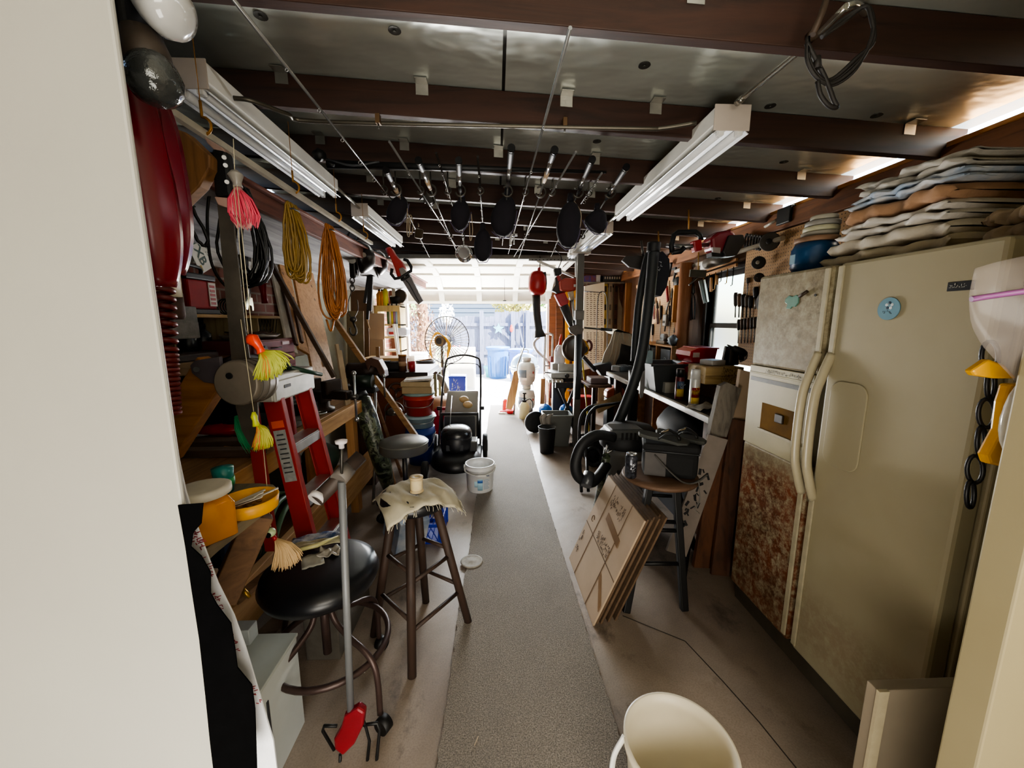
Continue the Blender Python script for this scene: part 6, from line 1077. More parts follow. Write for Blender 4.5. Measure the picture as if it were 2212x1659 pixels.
q = PZ(1152, 905, 0); t = T('spare_wheel', 'black spare wheel standing behind the grey waste bin', 'wheel'); b = V((P(1155, 895, 5.1).x, 5.15, .15)); t.part('tyre', MB().lathe(b, [(.08, 0), (.145, .005), (.15, .03), (.145, .06), (.08, .065)], axis=(.3, -1, 0), n=32), RUB); t.part('hub', MB().cyl(b+V((0, .01, 0)), b+V((.02, -.06, 0)), .082, n=24), DGREY); t.done()
t = T('red_machine_cover', 'low red curved machine cover under the work stand', 'machine cover'); Y = 5.45; t.part('cover', MB().prism([P(x, y, Y) for x, y in ((1232, 868), (1236, 860), (1250, 857), (1284, 858), (1284, 882), (1245, 885), (1234, 880))], (0, .2, 0)), mat('#a82a24', .4), bev=.02); q = P(1255, 884, Y); t.part('base', MB().bb((q.x-.15, Y+.02, 0), (q.x+.2, Y+.18, q.z+.02)), DGREY); t.done()
# ================================================================ RIGHT SIDE: FRIDGE
def fridge_mat(key, rust_z, rust_amt, mould=0.):
    m_, nt, bs = base(key); vec = coord(nt); c = lin('#a69e84')
    t = nd(nt, 'ShaderNodeTexCoord'); s = nd(nt, 'ShaderNodeSeparateXYZ'); nt.links.new(t.outputs['Object'], s.inputs[0])
    n1 = noise(nt, 5, 8, vec, .75); n2 = noise(nt, 26, 8, vec, .8); n3 = noise(nt, 2.2, 4, vec)
    a = mix(nt, ramp(nt, n3, [(.3, 0.), (.75, .5)]), c, lin('#968a6a'))
    if mould: a = mix(nt, ramp(nt, n2, [(.40, 0.), (.62, mould)]), a, lin('#5f4f33')); a = mix(nt, ramp(nt, n1, [(.45, 0.), (.7, mould)]), a, lin('#756340'))
    if rust_amt:
        r = nd(nt, 'ShaderNodeValToRGB'); z0, z1, z2, z3 = rust_z
        mr = nd(nt, 'ShaderNodeMapRange'); mr.inputs['From Min'].default_value = 0; mr.inputs['From Max'].default_value = 1.8; nt.links.new(s.outputs['Z'], mr.inputs[0]); nt.links.new(mr.outputs[0], r.inputs[0])
        e = r.color_ramp.elements; e[0].position = z0/1.8; e[0].color = (0, 0, 0, 1); e[1].position = z3/1.8; e[1].color = (0, 0, 0, 1)
        for z in (z1, z2): q = e.new(z/1.8); q.color = (1, 1, 1, 1)
        mk = nd(nt, 'ShaderNodeMath', operation='MULTIPLY'); nt.links.new(r.outputs[0], mk.inputs[0]); nt.links.new(ramp(nt, n2, [(.36, 0.), (.56, 1.)]), mk.inputs[1])
        mk2 = nd(nt, 'ShaderNodeMath', operation='MULTIPLY'); nt.links.new(mk.outputs[0], mk2.inputs[0]); mk2.inputs[1].default_value = rust_amt
        rc = mix(nt, ramp(nt, n1, [(.35, 0.), (.65, 1.)]), lin('#7a3a16'), lin('#4a2a12')); a = mix(nt, mk2.outputs[0], a, rc)
    nt.links.new(a, bs.inputs['Base Color']); bs.inputs['Roughness'].default_value = .42; bump(nt, bs, noise(nt, 120, 3, vec), .06, .002); return m_
X0 = 1.28; FR = fridge_mat('fridge_plain', (.1, .2, .34, .46), .28); FRZ_L = fridge_mat('fridge_rust', (-.2, .08, .78, .92), .95, .35); FRZ_U = fridge_mat('fridge_mould', (0, .1, .2, .3), 0, .85); TRIM = mat('#b9b095', .4, 0, .2, 20)
t = T('refrigerator', 'rusty cream side by side refrigerator with a stack of towels on top', 'refrigerator'); TOP = 1.715
t.part('cabinet', MB().bb((X0+.07, .95, .03), (2.06, 1.885, TOP)), mat('#a59b80', .5, 0, .15), bev=.006)
def dz(px, py): return PX(px, py, X0)
zd0, zd1 = dz(1700, 985).z-.02, dz(1700, 800).z
ysp = 1.455
fd = t.part('freezer_door', MB().bb((X0, ysp+.015, zd1), (X0+.065, 1.885, TOP)), FRZ_U, bev=.012, label='speckled mouldy upper freezer door'); t.part('freezer_door', MB().bb((X0, ysp+.015, .1), (X0+.065, 1.885, zd0)), FRZ_L, bev=.01, label='heavily rusted lower freezer door')
dp = t.part('dispenser', MB().bb((X0-.004, ysp+.03, zd0), (X0+.02, 1.885, zd1)).bb((X0-.006, ysp+.03, zd1-.04), (X0, 1.885, zd1-.03)), mat('#b4ab8c', .4, 0, .1), bev=.004, label='ice and water dispenser panel')
ca, cb = dz(1652, 870), dz(1722, 955); y0_, y1_ = cb.y-.01, ca.y+.01; z0_, z1_ = cb.z, ca.z
t.part('dispenser_recess', MB().bb((X0-.0052, y0_, z0_), (X0-.0042, y1_, z1_)), mat('#7a5608', .9, 0, .45, 6), parent=dp); t.part('dispenser_lever', MB().bb((X0-.014, (y0_+y1_)/2-.03, z1_-.07), (X0-.005, (y0_+y1_)/2+.02, z1_-.03)), mat('#2b2010', .4), parent=dp, bev=.003); t.part('dispenser_strip', MB().bb((X0-.0055, ysp+.04, zd1-.075), (X0-.0042, 1.87, zd1-.055)), mat('#3d4038', .4), parent=dp); t.part('recess_sill', MB().bb((X0-.012, y0_-.01, z0_-.014), (X0-.004, y1_+.01, z0_)), TRIM, parent=dp, bev=.002)
t.part('print_marks', scrib(MB(), Matrix.Translation((X0-.0058, 1.66, zd1-.02)) @ Matrix(((0, 0, -1, 0), (-1, 0, 0, 0), (0, 1, 0, 0), (0, 0, 0, 1))), .22, .012, 1, 4, .0006), DGREY, parent=dp, kind='stuff')
rd = t.part('fridge_door', MB().bb((X0, .955, .1), (X0+.065, ysp-.015, TOP)), FR, bev=.012, label='cream right hand fridge door')
for y, dd in ((ysp+.03, fd), (ysp-.03, rd)):
    t.part('trim_strip', MB().bb((X0-.008, y-.012, dz(1760, 770).z-.02), (X0+.0, y+.012, TOP-.01)), TRIM, parent=dd, bev=.003)
    t.part('trim_strip', MB().bb((X0-.008, y-.012, .12), (X0, y+.012, dz(1735, 1050).z)), TRIM, parent=dd, bev=.003)
    za, zb_ = dz(1760, 772).z, dz(1735, 1055).z; pts = spline([(X0, y, za+.02), (X0-.03, y-.004, za-.06), (X0-.052, y-.004, za-.16), (X0-.052, y-.004, zb_+.16), (X0-.03, y-.004, zb_+.06), (X0, y, zb_-.02)], 6); t.part('handle', MB().tube(pts, .014, 10, flat=1.3), mat('#b5ab90', .3, 0, .1), parent=dd)
pa, pb = dz(1800, 820), dz(1850, 1040); mb = MB(); ya, yb, zA, zB = pb.y, ysp-.05, pb.z+.02, pa.z; rr_ = .045; pts = []
for cy_, cz_, a0 in ((yb-rr_, zB-rr_, 0), (ya+rr_, zB-rr_, pi/2), (ya+rr_, zA+rr_, pi), (yb-rr_, zA+rr_, 1.5*pi)): pts += arc((X0-.006, cy_, cz_), rr_, a0, a0+pi/2, 6, (0, 1, 0), (0, 0, 1))
t.part('shading_pad', mb.prism(pts, (.006, 0, 0)), FR, parent=rd, bev=.003)  # raised pad shaped for faint rounded shading on the door beside the handle
t.part('kick_plate', MB().bb((X0+.03, .96, .0), (X0+.06, 1.88, .09)), mat('#4a4234', .7), bev=.003); t.done()
MY = Matrix(((0, 0, -1, 0), (-1, 0, 0, 0), (0, 1, 0, 0), (0, 0, 0, 1)))   # faces -x: local x runs towards the viewer
def onf(px, py, e=.001): p = PX(px, py, X0); return Matrix.Translation((X0-e, p.y, p.z)) @ MY
# magnets
t = T('round_magnet', 'round light blue printed magnet on the fridge door', 'magnet'); M = onf(1922, 667); t.part('disc', MB().cyl(M @ V((0, 0, 0)), M @ V((0, 0, .004)), .036, n=36), mat('#6f98a8', .4, 0, .12)); d0 = t.parts[0][0]
for k in range(5): a = 2*pi*k/5+.3; t.part('petal', MB().ell(M @ V((.002+.009*cos(a), .010+.009*sin(a), .0042)), (.0006, .005, .005)), mat('#2f4455' if k % 2 else '#d5dde0', .5), parent=d0)
t.part('print_marks', scrib(MB(), M @ Matrix.Translation((.002, -.012, .0044)) @ Matrix.Rotation(-.1, 4, 'Z'), .036, .011, 1, 6, .0006), mat('#2c3238', .5), parent=d0, kind='stuff'); t.done()
t = T('label_magnet', 'black rectangular magnet with small white lettering on the fridge door', 'magnet'); M = onf(2072, 618); mb = MB(); poly2(mb, M, [(-.027, -.0125), (.036, -.0125), (.036, .0125), (-.027, .0125)], .003); d0 = t.part('plate', mb, BLK, bev=.001); t.part('print_marks', scrib(MB(), M @ Matrix.Translation((-.001, 0, .0018)), .042, .01, 1, 7, .0006), mat('#b9b4a8', .4), parent=d0, kind='stuff'); t.done()
t = T('teal_magnet', 'teal green crab shaped magnet on the upper freezer door', 'magnet'); M = onf(1712, 652); mb = MB(); pts = [(-.04, .015), (-.02, .028), (.0, .022), (.02, .028), (.035, .02), (.037, -.005), (.022, -.022), (.005, -.02), (-.005, -.03), (-.03, -.028), (-.025, -.01), (-.042, .0)]; poly2(mb, M, pts, .006); t.part('body', mb, mat('#5f9080', .4, 0, .2, 30), bev=.002); t.done()
t = T('peg_magnet', 'small dark peg magnet beside the teal magnet', 'magnet'); M = onf(1742, 634); t.part('peg', MB().tube([M @ V((-.02, -.012, .012)), M @ V((.012, .008, .006))], .007, 8), mat('#3a2c1e', .6)); t.part('dot', MB().cyl(M @ V((.05, -.01, 0)), M @ V((.05, -.01, .003)), .005), BLK); t.done()
# towels and jar on the fridge
TOPZ = TOP+.001
TZ = {}
def towel(label, y0, y1, x0, x1, z0, h, col, seed, lay=2, col2=None):
    r = random.Random(seed); ph = [r.uniform(0, 6) for _ in range(8)]; t = T('folded_towel', label, 'towel', 'folded towels on the fridge'); m_ = mat(col, .95, 0, .18, 16, .5, col2)
    for k in range(lay):
        hh = h/lay; zc_ = z0+hh*(k+.5); mb = MB()
        def f(u, v, k=k):
            a = 2*pi*v; yy = (y0+y1)/2 + (y1-y0)/2*(2*u-1)*(.98-.03*k*r.random()*0); e = (1-abs(2*u-1)**10)**.5
            cx, sx = cos(a), sin(a); px_ = math.copysign(abs(cx)**.35, cx); pz_ = math.copysign(abs(sx)**.55, sx); w = .012*sin(9*u+ph[k])+.008*sin(23*u+ph[k+2])
            return V(((x0+x1)/2 + (x1-x0)/2*px_*(.97+.0*k) + w*(1 if cx < 0 else .3), yy + .006*sin(5*v*6+ph[3]), zc_ + hh*.54*pz_*(0 if u in (0, 1) else .72+.28*e) + .004*sin(13*u+ph[k+4])+.003*sin(31*u+5*v+ph[5])))
        mb.grid(f, 40, 28); t.part('fold', mb, m_)
    return t.done()
zt = TOPZ
for y0, y1, x0, x1, h, col, lab, lay, c2 in ((1.13, 1.62, 1.33, 1.72, .042, '#b3a68c', 'beige folded towel at the bottom of the towel stack', 1, None), (1.15, 1.60, 1.34, 1.70, .048, '#cfc6b4', 'thick off white towel, second from the bottom of the towel stack', 1, None), (1.16, 1.56, 1.345, 1.70, .052, '#d6d0c6', 'ruffled white towel in the middle of the towel stack', 2, None),
        (1.16, 1.53, 1.35, 1.72, .05, '#b28c6c', 'tan brown towel in the towel stack', 1, None), (1.15, 1.52, 1.35, 1.70, .036, '#d2d3d3', 'white towel with bluish folds above the tan towel', 2, '#9fb0c4'), (1.15, 1.50, 1.36, 1.70, .045, '#c6c1b6', 'topmost grey white towel of the towel stack', 2, None)):
    towel(lab, y0, y1, x0, x1, zt, h, col, int(zt*1000), lay, c2); zt += h+.003
towel('rolled tan towel lying near the front corner of the fridge top', .97, 1.1, 1.38, 1.75, TOPZ, .09, '#a8957c', 77, 2)
jp = PX(1752, 570, 1.40); b = V((1.42, 1.735, TOPZ)); t = T('blue_jar', 'blue plastic jar with a tan lid standing on the fridge beside the towels', 'jar'); t.part('body', MB().lathe(b, [(.072, 0), (.088, .02), (.09, .1), (.075, .128), (.07, .13)], n=12), mat('#1f4b74', .3, 0, .2), bev=.004); t.part('label', MB().bb(b+V((-.091, -.0, .04)), b+V((-.086, .03, .08))), mat('#86a6b8', .4)); t.part('lid', MB().lathe(b, [(.08, .13), (.082, .133), (.082, .15), (.07, .152)], n=28), mat('#94745a', .6)); t.done()
for k, (dr, dz_, c_, l) in enumerate(((.068, .0, '#b0aa9c', 'lowest'), (.066, .022, '#c7c4a4', 'middle'), (.064, .044, '#9f9c94', 'upper'), (.05, .066, '#b8b3a2', 'topmost'))): solo('jar_lid', l+' of four white lids stacked on the blue jar', 'lid', MB().lathe(b+V((.01, -.005*k, .153+dz_)), [(dr*.95, 0), (dr, .003), (dr, .018), (dr*.92, .021)], n=28), mat(c_, .5), 'lids stacked on the blue jar')
# hanging chain, bags, low panel by the right jamb
t = T('black_chain', 'black plastic chain hanging in front of the fridge', 'chain'); Y = .8
for k, (x, y) in enumerate(((2138, 770), (2140, 830), (2131, 893), (2119, 953), (2106, 1014), (2096, 1068))):
    c = P(x, y, Y); mb = MB(); mb.tube(arc(c, .014, 0, 2*pi, 18, (1, .25 if k % 2 else -.3, 0), (-.18, 0, 1), .033)[:-1], .0045, 8, closed=True); t.part('link', mb, mat('#17171a', .4))
t.done()
Y = .66
t = T('zip_bag', 'clear zip bag with a purple seal strip hanging at the right jamb', 'zip bag')
BAGM = mat('#a39a94', .2, 0, .12, 6, .15, alpha=.24)
def bagf(u, v):
    L = [(2105, 580), (2103, 640), (2112, 700), (2130, 745), (2160, 790), (2185, 828)]; k = v*5; i = min(int(k), 4); f = k-i; x = L[i][0]*(1-f)+L[i+1][0]*f; y = L[i][1]*(1-f)+L[i+1][1]*f
    return P(x+(2330-x)*u, y-55*u*(1-v)+0*u, Y) + V((0, .01*sin(6*u+4*v)-.03*sin(pi*u)*sin(pi*v), 0))
t.part('bag', MB().grid(bagf, 14, 16, .001), BAGM); t.part('seal', MB().tube([bagf(u/8, .22)+V((0, -.004, 0)) for u in range(9)], .005, 6), mat('#8a4f86', .4), label='purple zip seal'); t.done()
t = T('yellow_bag', 'yellow plastic bag with a clear pouch hanging beside the black chain', 'plastic bag'); Y = .70; pts = [(2100, 800), (2135, 782), (2165, 780), (2180, 830), (2170, 870), (2168, 930), (2150, 985), (2130, 990), (2140, 1003), (2180, 1012), (2215, 985), (2260, 960), (2260, 760), (2200, 770)]
t.part('bag', MB().prism([P(x, y, Y) for x, y in ((2134, 985), (2140, 1003), (2180, 1012), (2215, 985), (2260, 960), (2260, 830), (2185, 830), (2172, 870), (2164, 930))], (0, .02, 0)), mat('#c8921c', .3, 0, .2), bev=.005); t.part('flap', MB().prism([P(x, y, Y-.02) for x, y in ((2100, 802), (2138, 776), (2172, 788), (2200, 818), (2150, 818), (2108, 812))], (0, .015, 0)), mat('#d09a22', .3), bev=.004); t.part('pouch', MB().ell(P(2205, 905, Y-.02), (.035, .018, .075), jit=.06), mat('#c9c4b4', .15, 0, .2, 30)); t.done()
a = P(1905, 1500, .79)
t = T('beige_panel', 'low beige panel box standing on the floor in front of the fridge corner', 'panel box'); t.part('panel', MB().bb((a.x, .80, 0), (a.x+.45, .83, a.z)), mat('#8f8371', .6, 0, .15, 4), bev=.003); t.part('edge_strip', MB().bb((a.x-.004, .792, 0), (a.x+.022, .80, a.z+.004)), mat('#b5a98c', .6), label='pale edge strip'); t.done()
# ================================================================ FLATTENED BOXES, BLACK STOOL AND WHAT STANDS ON IT
bl, br = PZ(1280, 1352, 0), PZ(1229, 1205, 0); tr = P(1392, 1125, bl.y+.02); tl = P(1300, 1034, br.y+.0)
for k in range(7):
    o = V((.02*k, .012*k*(1 if k % 2 else .4), 0)); q = [bl+o, br+o, br+tr-bl+o, tr+o]; n = (q[1]-q[0]).cross(q[3]-q[0]).normalized(); n = n if n.x > 0 else -n
    lab = 'front flattened cardboard box of the leaning stack, with dark stamped print' if k == 0 else ('%s flattened cardboard box in the leaning stack' % ('second', 'third', 'fourth', 'fifth', 'sixth', 'rearmost')[k-1])
    t = T('flattened_box', lab, 'cardboard box', 'flattened cardboard boxes leaning by the black stool'); b0 = t.part('sheet', MB().prism(q, n*.010), CARDB if k == 0 else mat('#67513d', .9, 0, .3, 30, .2), bev=.001)  # rear sheets get a darker brown that paints in the stack's shadowed sides
    if k == 0:
        ux = (q[1]-q[0]).normalized(); uy = (q[3]-q[0]); W, H = (q[1]-q[0]).length, uy.length; uy.normalize(); nn = -n; M = Matrix(((-ux.x, uy.x, nn.x, q[0].x), (-ux.y, uy.y, nn.y, q[0].y), (-ux.z, uy.z, nn.z, q[0].z), (0, 0, 0, 1)))
        def pt(u, v, e=.001): return M @ V((-u*W, v*H, e))
        for (u0, v0), (u1, v1) in (((0, .42), (1, .46)), ((.27, 0), (.27, 1)), ((.73, 0), (.73, 1))): t.part('crease', MB().bar(pt(u0, v0), pt(u1, v1), .005, .0014, up=nn), mat('#6b5238', .9), parent=b0)
        for (u, v), w_, h_ in (((.50, .86), .2, .07), ((.46, .50), .2, .06), ((.93, .30), .05, .05), ((.93, .16), .04, .04)): t.part('print_marks', scrib(MB(), Matrix.Translation(pt(u, v, .002)) @ M.to_3x3().to_4x4(), w_, h_, 2 if w_ > .1 else 1, int(v*100), .001), mat('#4f3c2a', .8), parent=b0, kind='stuff')
        t.part('tape', MB().prism([pt(.2, .62), pt(.62, .68), pt(.62, .75), pt(.2, .69)], nn*.001), mat('#8a6a48', .3), parent=b0); t.part('tape', MB().prism([pt(.02, .12), pt(.25, .28), pt(.25, .34), pt(.02, .18)], nn*.001), mat('#8a6a48', .3), parent=b0); t.part('recycle_mark', MB().tube(arc(pt(.88, .55, .001), .018, 0, 5.5, 14, M.to_3x3() @ V((1, 0, 0)), M.to_3x3() @ V((0, 1, 0))), .002, 4), mat('#6b543c', .8), parent=b0)
    t.done()
c = P(1425, 1022, 2.02); zs = c.z; cc = V((c.x, c.y, 0))
t = T('wooden_stool', 'stool with a round brown wooden seat and black legs beside the flattened boxes', 'stool'); t.part('seat', MB().lathe(cc+V((0, 0, zs-.035)), [(.17, 0), (.195, .008), (.205, .02), (.2, .032), (.15, .036), (0, .034)], n=44), wood('#6d5340', '#3f2d20', 'x', .6)); LG = []
for k, (px, py) in enumerate(((1352, 1322), (1478, 1318), (1500, 1185), (1370, 1190))):
    f = PZ(px, py, 0); f = V((cc.x + (f.x-cc.x)*1.0, f.y, 0)); d = V((f.x-cc.x, f.y-cc.y, 0)); a = cc+d.normalized()*.13+V((0, 0, zs-.034)); LG.append((a, f)); t.part('leg', MB().bar(a, f, .038, .034, up=(0, 1, 0)), BLK, bev=.005)
for k in range(4):
    for f in ((.28,), (.45, .82))[k % 2]: (a, b), (c1, d1) = LG[k], LG[(k+1) % 4]; t.part('stretcher', MB().tube([a.lerp(b, f), c1.lerp(d1, f)], .011, 8), BLK)
(a, b), (c1, d1) = LG[0], LG[1]
for f in (.35, .62): t.part('stretcher', MB().tube([a.lerp(b, f), c1.lerp(d1, f)], .011, 8), BLK)
t.done()
zt = zs+.003
# lunch cooler
t = T('lunch_cooler', 'black soft lunch cooler with grey straps on the wooden stool', 'cooler'); cx_, cy_ = P(1440, 1000, 2.0).x, 2.0; M = Matrix.Translation((cx_+.02, cy_+.02, zt)) @ Matrix.Rotation(radians(-20), 4, 'Z')
t.part('body', MB(M).box((0, 0, .075), (.28, .19, .15)), mat('#0b0b0c', .85, 0, .25, 20, .2), bev=.03); t.part('front_panel', MB(M).bb((-.13, -.099, .01), (-.02, -.094, .14)), mat('#4c4846', .7), bev=.004, label='grey front panel'); t.part('lid', MB(M).box((0, 0, .165), (.29, .2, .045)), mat('#0e0e0f', .85, 0, .2, 20, .2), bev=.018); t.part('strap', MB(M).tube(spline([(-.08, -.1, .13), (0, -.115, .05), (.07, -.12, -.0), (.13, -.12, .01), (.18, -.1, .05)], 5), .011, 6, flat=.3), mat('#4f4c48', .8)); t.part('strap', MB(M).tube(spline([(.14, -.11, .02), (.15, -.13, -.08), (.13, -.14, -.13), (.15, -.14, -.15)], 5), .009, 6, flat=.3), mat('#6d6a64', .8)); t.part('zip', MB(M).tube([(-.14, -.1, .148), (.14, -.1, .148)], .003, 6), DGREY); t.done()
# sandals
def sandal(label, M):
    t = T('flip_flop', label, 'sandal', 'pair of flip flops on the cooler'); out = [(-.13, 0), (-.12, .032), (-.06, .036), (0, .03), (.06, .042), (.11, .04), (.135, .01), (.125, -.025), (.08, -.042), (0, -.03), (-.08, -.036), (-.12, -.03)]
    mb = MB(); poly2(mb, M, out, .022); t.part('sole', mb, mat('#3f403c', .7, 0, .2), bev=.006); t.part('strap', MB(M).tube(spline([(-.02, .036, .005), (.02, .03, .045), (.075, .0, .03), (.085, 0, .008)], 5), .011, 6, flat=.35), BLK); t.part('strap', MB(M).tube(spline([(-.02, -.034, .005), (.02, -.028, .045), (.075, 0, .03)], 5), .011, 6, flat=.35), BLK); t.part('tag', MB(M).tube([(-.012, .038, .018), (.022, .03, .046)], .0125, 6, flat=.4), mat('#8a7a5e', .7)); t.done()
sandal('black flip flop on the cooler, left of the pair', Matrix.Translation((cx_-.03, cy_-.0, zt+.205)) @ rotm(.15, .12, radians(-28)).to_4x4()); sandal('black flip flop on the cooler, right of the pair', Matrix.Translation((cx_+.08, cy_+.03, zt+.205)) @ rotm(.1, .12, radians(-30)).to_4x4())
c = P(1362, 975, 1.98); b = V((c.x, 1.96, zt)); t = T('drink_can', 'black and silver energy drink can standing on the wooden stool', 'can'); t.part('body', MB().lathe(b, [(.024, 0), (.031, .008), (.0315, .118), (.026, .132)], n=32), mat('#1a1b20', .25, .4, .5, 60, 0, '#4a4c54')); t.part('rim', MB().lathe(b, [(.026, .131), (.0275, .133), (.0275, .137), (.025, .138), (.024, .134), (0, .134)], n=32), CHROME); mb = MB()
for k in range(5): a = radians(-20+9*k); scrib(mb, Matrix.Translation(b+V((.032*sin(a), -.032*cos(a), .07))) @ rotm(pi/2, 0, a).to_4x4(), .006, .06, 3, k, .0006)
t.part('print_marks', mb, mat('#b9bcc4', .3, .4), kind='stuff'); t.done()
# boards leaning by the fridge
G3 = 'boards leaning beside the fridge'
def pq(pts, th, name, label, cat, m_, group=None, d=(0, 1, 0)):
    q = [P(x, y, Y) for x, y, Y in pts]; return solo(name, label, cat, MB().prism(q, V(d)*th), m_, group, bev=.002)
pq([(1552, 905, 2.3), (1622, 910, 2.27), (1608, 1300, 2.06), (1488, 1292, 2.1)], .03, 'brown_board', 'wide reddish brown board leaning against the side of the fridge', 'board', wood('#6f4528', '#432613', 'z', .8), G3)
pq([(1578, 905, 2.26), (1610, 910, 2.23), (1570, 1300, 2.01), (1530, 1296, 2.03)], .02, 'brown_board', 'narrow dark brown board in front of the wide reddish board', 'board', wood('#5d3820', '#35200f', 'z', .8), G3)
pq([(1600, 798, 2.31), (1648, 810, 2.28), (1640, 910, 2.25), (1585, 905, 2.28)], .03, 'tan_carton', 'tall tan cardboard carton showing above the brown boards', 'carton', CARDB)
# driftwood plank and stencilled board
pq([(1556, 834, 2.27), (1572, 826, 2.27), (1602, 840, 2.25), (1570, 945, 2.19), (1532, 942, 2.2)], .04, 'driftwood_plank', 'weathered grey driftwood plank leaning over the counter end', 'plank', GWOODZ, G3)
t = T('stencilled_board', 'grey leaning board with black stencilled marks below the driftwood plank', 'board', G3)
quad = [P(1531, 938, 2.18), P(1573, 950, 2.16), P(1494, 1200, 2.0), P(1440, 1190, 2.03)]; quad[2] = quad[1]+quad[3]-quad[0]
n = (quad[1]-quad[0]).cross(quad[3]-quad[0]).normalized(); n = -n if n.y > 0 else n; b0 = t.part('board', MB().prism(quad, n*-.025), mat('#8a7f76', .7, 0, .2, 8), bev=.002)
r = random.Random(12); ex = (quad[1]-quad[0]); ey = (quad[3]-quad[0])
for k in range(26):
    v = .28+.5*r.random()**.8; u = r.uniform(.18, .75)*(1-.3*abs(v-.5)); q = quad[0]+ex*u+ey*v+n*.0012; a = q; bb_ = q+ex*r.uniform(-.22, .22)+ey*r.uniform(.015, .05); t.part('stencil_mark', MB().bar(a, bb_, r.uniform(.006, .016), .001, up=n), BLK, parent=b0)
t.done()
# ================================================================ SHOP VACUUM, HOSES
p = PZ(1352, 1105, 0); p = V((P(1352, 1050, 2.75).x, 2.75, 0)); t = T('shop_vacuum', 'grey shop vacuum with a black motor head behind the black stool', 'vacuum'); zv = P(1352, 975, 2.6).z
t.part('drum', MB().lathe(p, [(.13, 0), (.15, .02), (.165, zv*.9), (.17, zv)], n=36), mat('#6d6c6a', .5, 0, .1)); lb = P(1322, 1025, 2.6); t.part('label', MB().box(p+V((-.07, -.145, zv*.6)), (.1, .01, .17), rotm(0, 0, -.42)), mat('#2a2a2e', .5), label='dark printed label'); t.part('label_stripe', MB().box(p+V((-.071, -.151, zv*.72)), (.03, .004, .03), rotm(0, 0, -.42)), RED)
t.part('head', MB().lathe(p, [(.18, zv), (.185, zv+.02), (.185, zv+.1), (.14, zv+.15), (0, zv+.16)], n=36, sx=1.15), mat('#131416', .6), bev=.003); t.part('power_box', MB().bb(p+V((-.2, -.2, zv+.09)), p+V((.05, .0, zv+.17))), mat('#4a4c4c', .4), bev=.025, label='grey top box'); t.part('latch', MB().tube(spline([p+V((-.15, -.12, zv)), p+V((-.2, -.12, zv-.02)), p+V((-.19, -.12, zv+.04))], 4), .008, 6), STEEL); mb = MB()
for k in range(6): mb.bb(p+V((-.12+.03*k, -.203, zv+.1)), p+V((-.105+.03*k, -.199, zv+.15)))
t.part('vent_slots', mb, BLK); Yh = 2.5; t.part('hose', MB().tube(spline([P(1325, 945, 2.55), P(1290, 940, 2.5), P(1258, 960, 2.45), P(1243, 1000, 2.42), P(1250, 1030, 2.42), P(1275, 1042, 2.45), P(1292, 1030, 2.5), P(1310, 1005, 2.6)], 7), .036, 14), mat('#121315', .6)); t.part('nozzle', MB().tube([P(1273, 1022, 2.42), P(1266, 1050, 2.36)], [.036, .034], 16), mat('#3a3c40', .3)); t.done()
def hang(name, label, cat, parts): 
    t = T(name, label, cat)
    for n_, mb, m_, l in parts: t.part(n_, mb, m_, label=l)
    return t.done()
Y = 2.9; HB = mat('#1c2022', .6, 0, .25, 6)
def tb(pts, r, n=12, Y=Y, flat=1.): return MB().tube(spline([P(x, y, Y+(k[0] if k else 0)) for x, y, *k in pts], 6), r, n, flat=flat)
hang('leaf_vacuum_tube', 'long black leaf vacuum tube hanging from the rafters to the shop vacuum', 'vacuum tube', [('tube', tb([(1415, 528), (1412, 545), (1405, 620), (1396, 700), (1385, 770), (1368, 830), (1345, 890), (1322, 945), (1310, 1000)], .04), HB, None), ('cuff', tb([(1413, 524), (1411, 545)], .048), BLK, None)])
Y = 3.0
hang('leaf_vacuum_tube', 'second black tube hanging behind the long leaf vacuum tube', 'vacuum tube', [('tube', tb([(1408, 545), (1398, 560), (1382, 640), (1374, 720), (1370, 780)], .03, Y=3.05), HB, None)])
hang('camo_pole', 'camouflage patterned pole leaning below the black tube', 'pole', [('pole', MB().tube([P(1310, 985, 2.58), PZ(1288, 1098, .01)], .028, 12), CAMO, None)])
hang('black_strap', 'flat black strap hanging beside the chain saw pole', 'strap', [('strap', tb([(1362, 800), (1362, 840), (1356, 900), (1352, 930)], .035, Y=3.1, flat=.35), BLK, None)])
hang('black_bag', 'black catcher bag hanging beside the vacuum tubes', 'bag', [('bag', MB().prism([P(x, y, 3.05) for x, y in ((1416, 545), (1432, 543), (1446, 560), (1447, 585), (1440, 620), (1428, 640), (1412, 636), (1410, 590))], (0, .16, 0)), mat('#191b24', .8, 0, .25), None), ('print_marks', scrib(MB(), Matrix.Translation(P(1424, 573, 3.045)) @ rotm(pi/2, 0, 0).to_4x4() @ Matrix.Rotation(radians(78), 4, 'Z'), .08, .04, 1, 5, .001), mat('#a9adb5', .5), None), ('hanger', MB().tube([P(1424, 545, 3.1), P(1422, 500, 3.15)], .006, 6), mat('#a8762f', .5), None)])
hang('brown_paddle', 'dark brown flat paddle hanging behind the vacuum tubes', 'paddle', [('paddle', MB().prism([P(x, y, 3.3) for x, y in ((1344, 563), (1352, 553), (1382, 552), (1402, 560), (1400, 578), (1385, 582), (1360, 577))], (0, .03, 0)), mat('#2f2a26', .6), None), ('stem', MB().tube([P(1390, 555, 3.3), P(1385, 520, 3.3)], .01, 6), DSTEEL, None)])
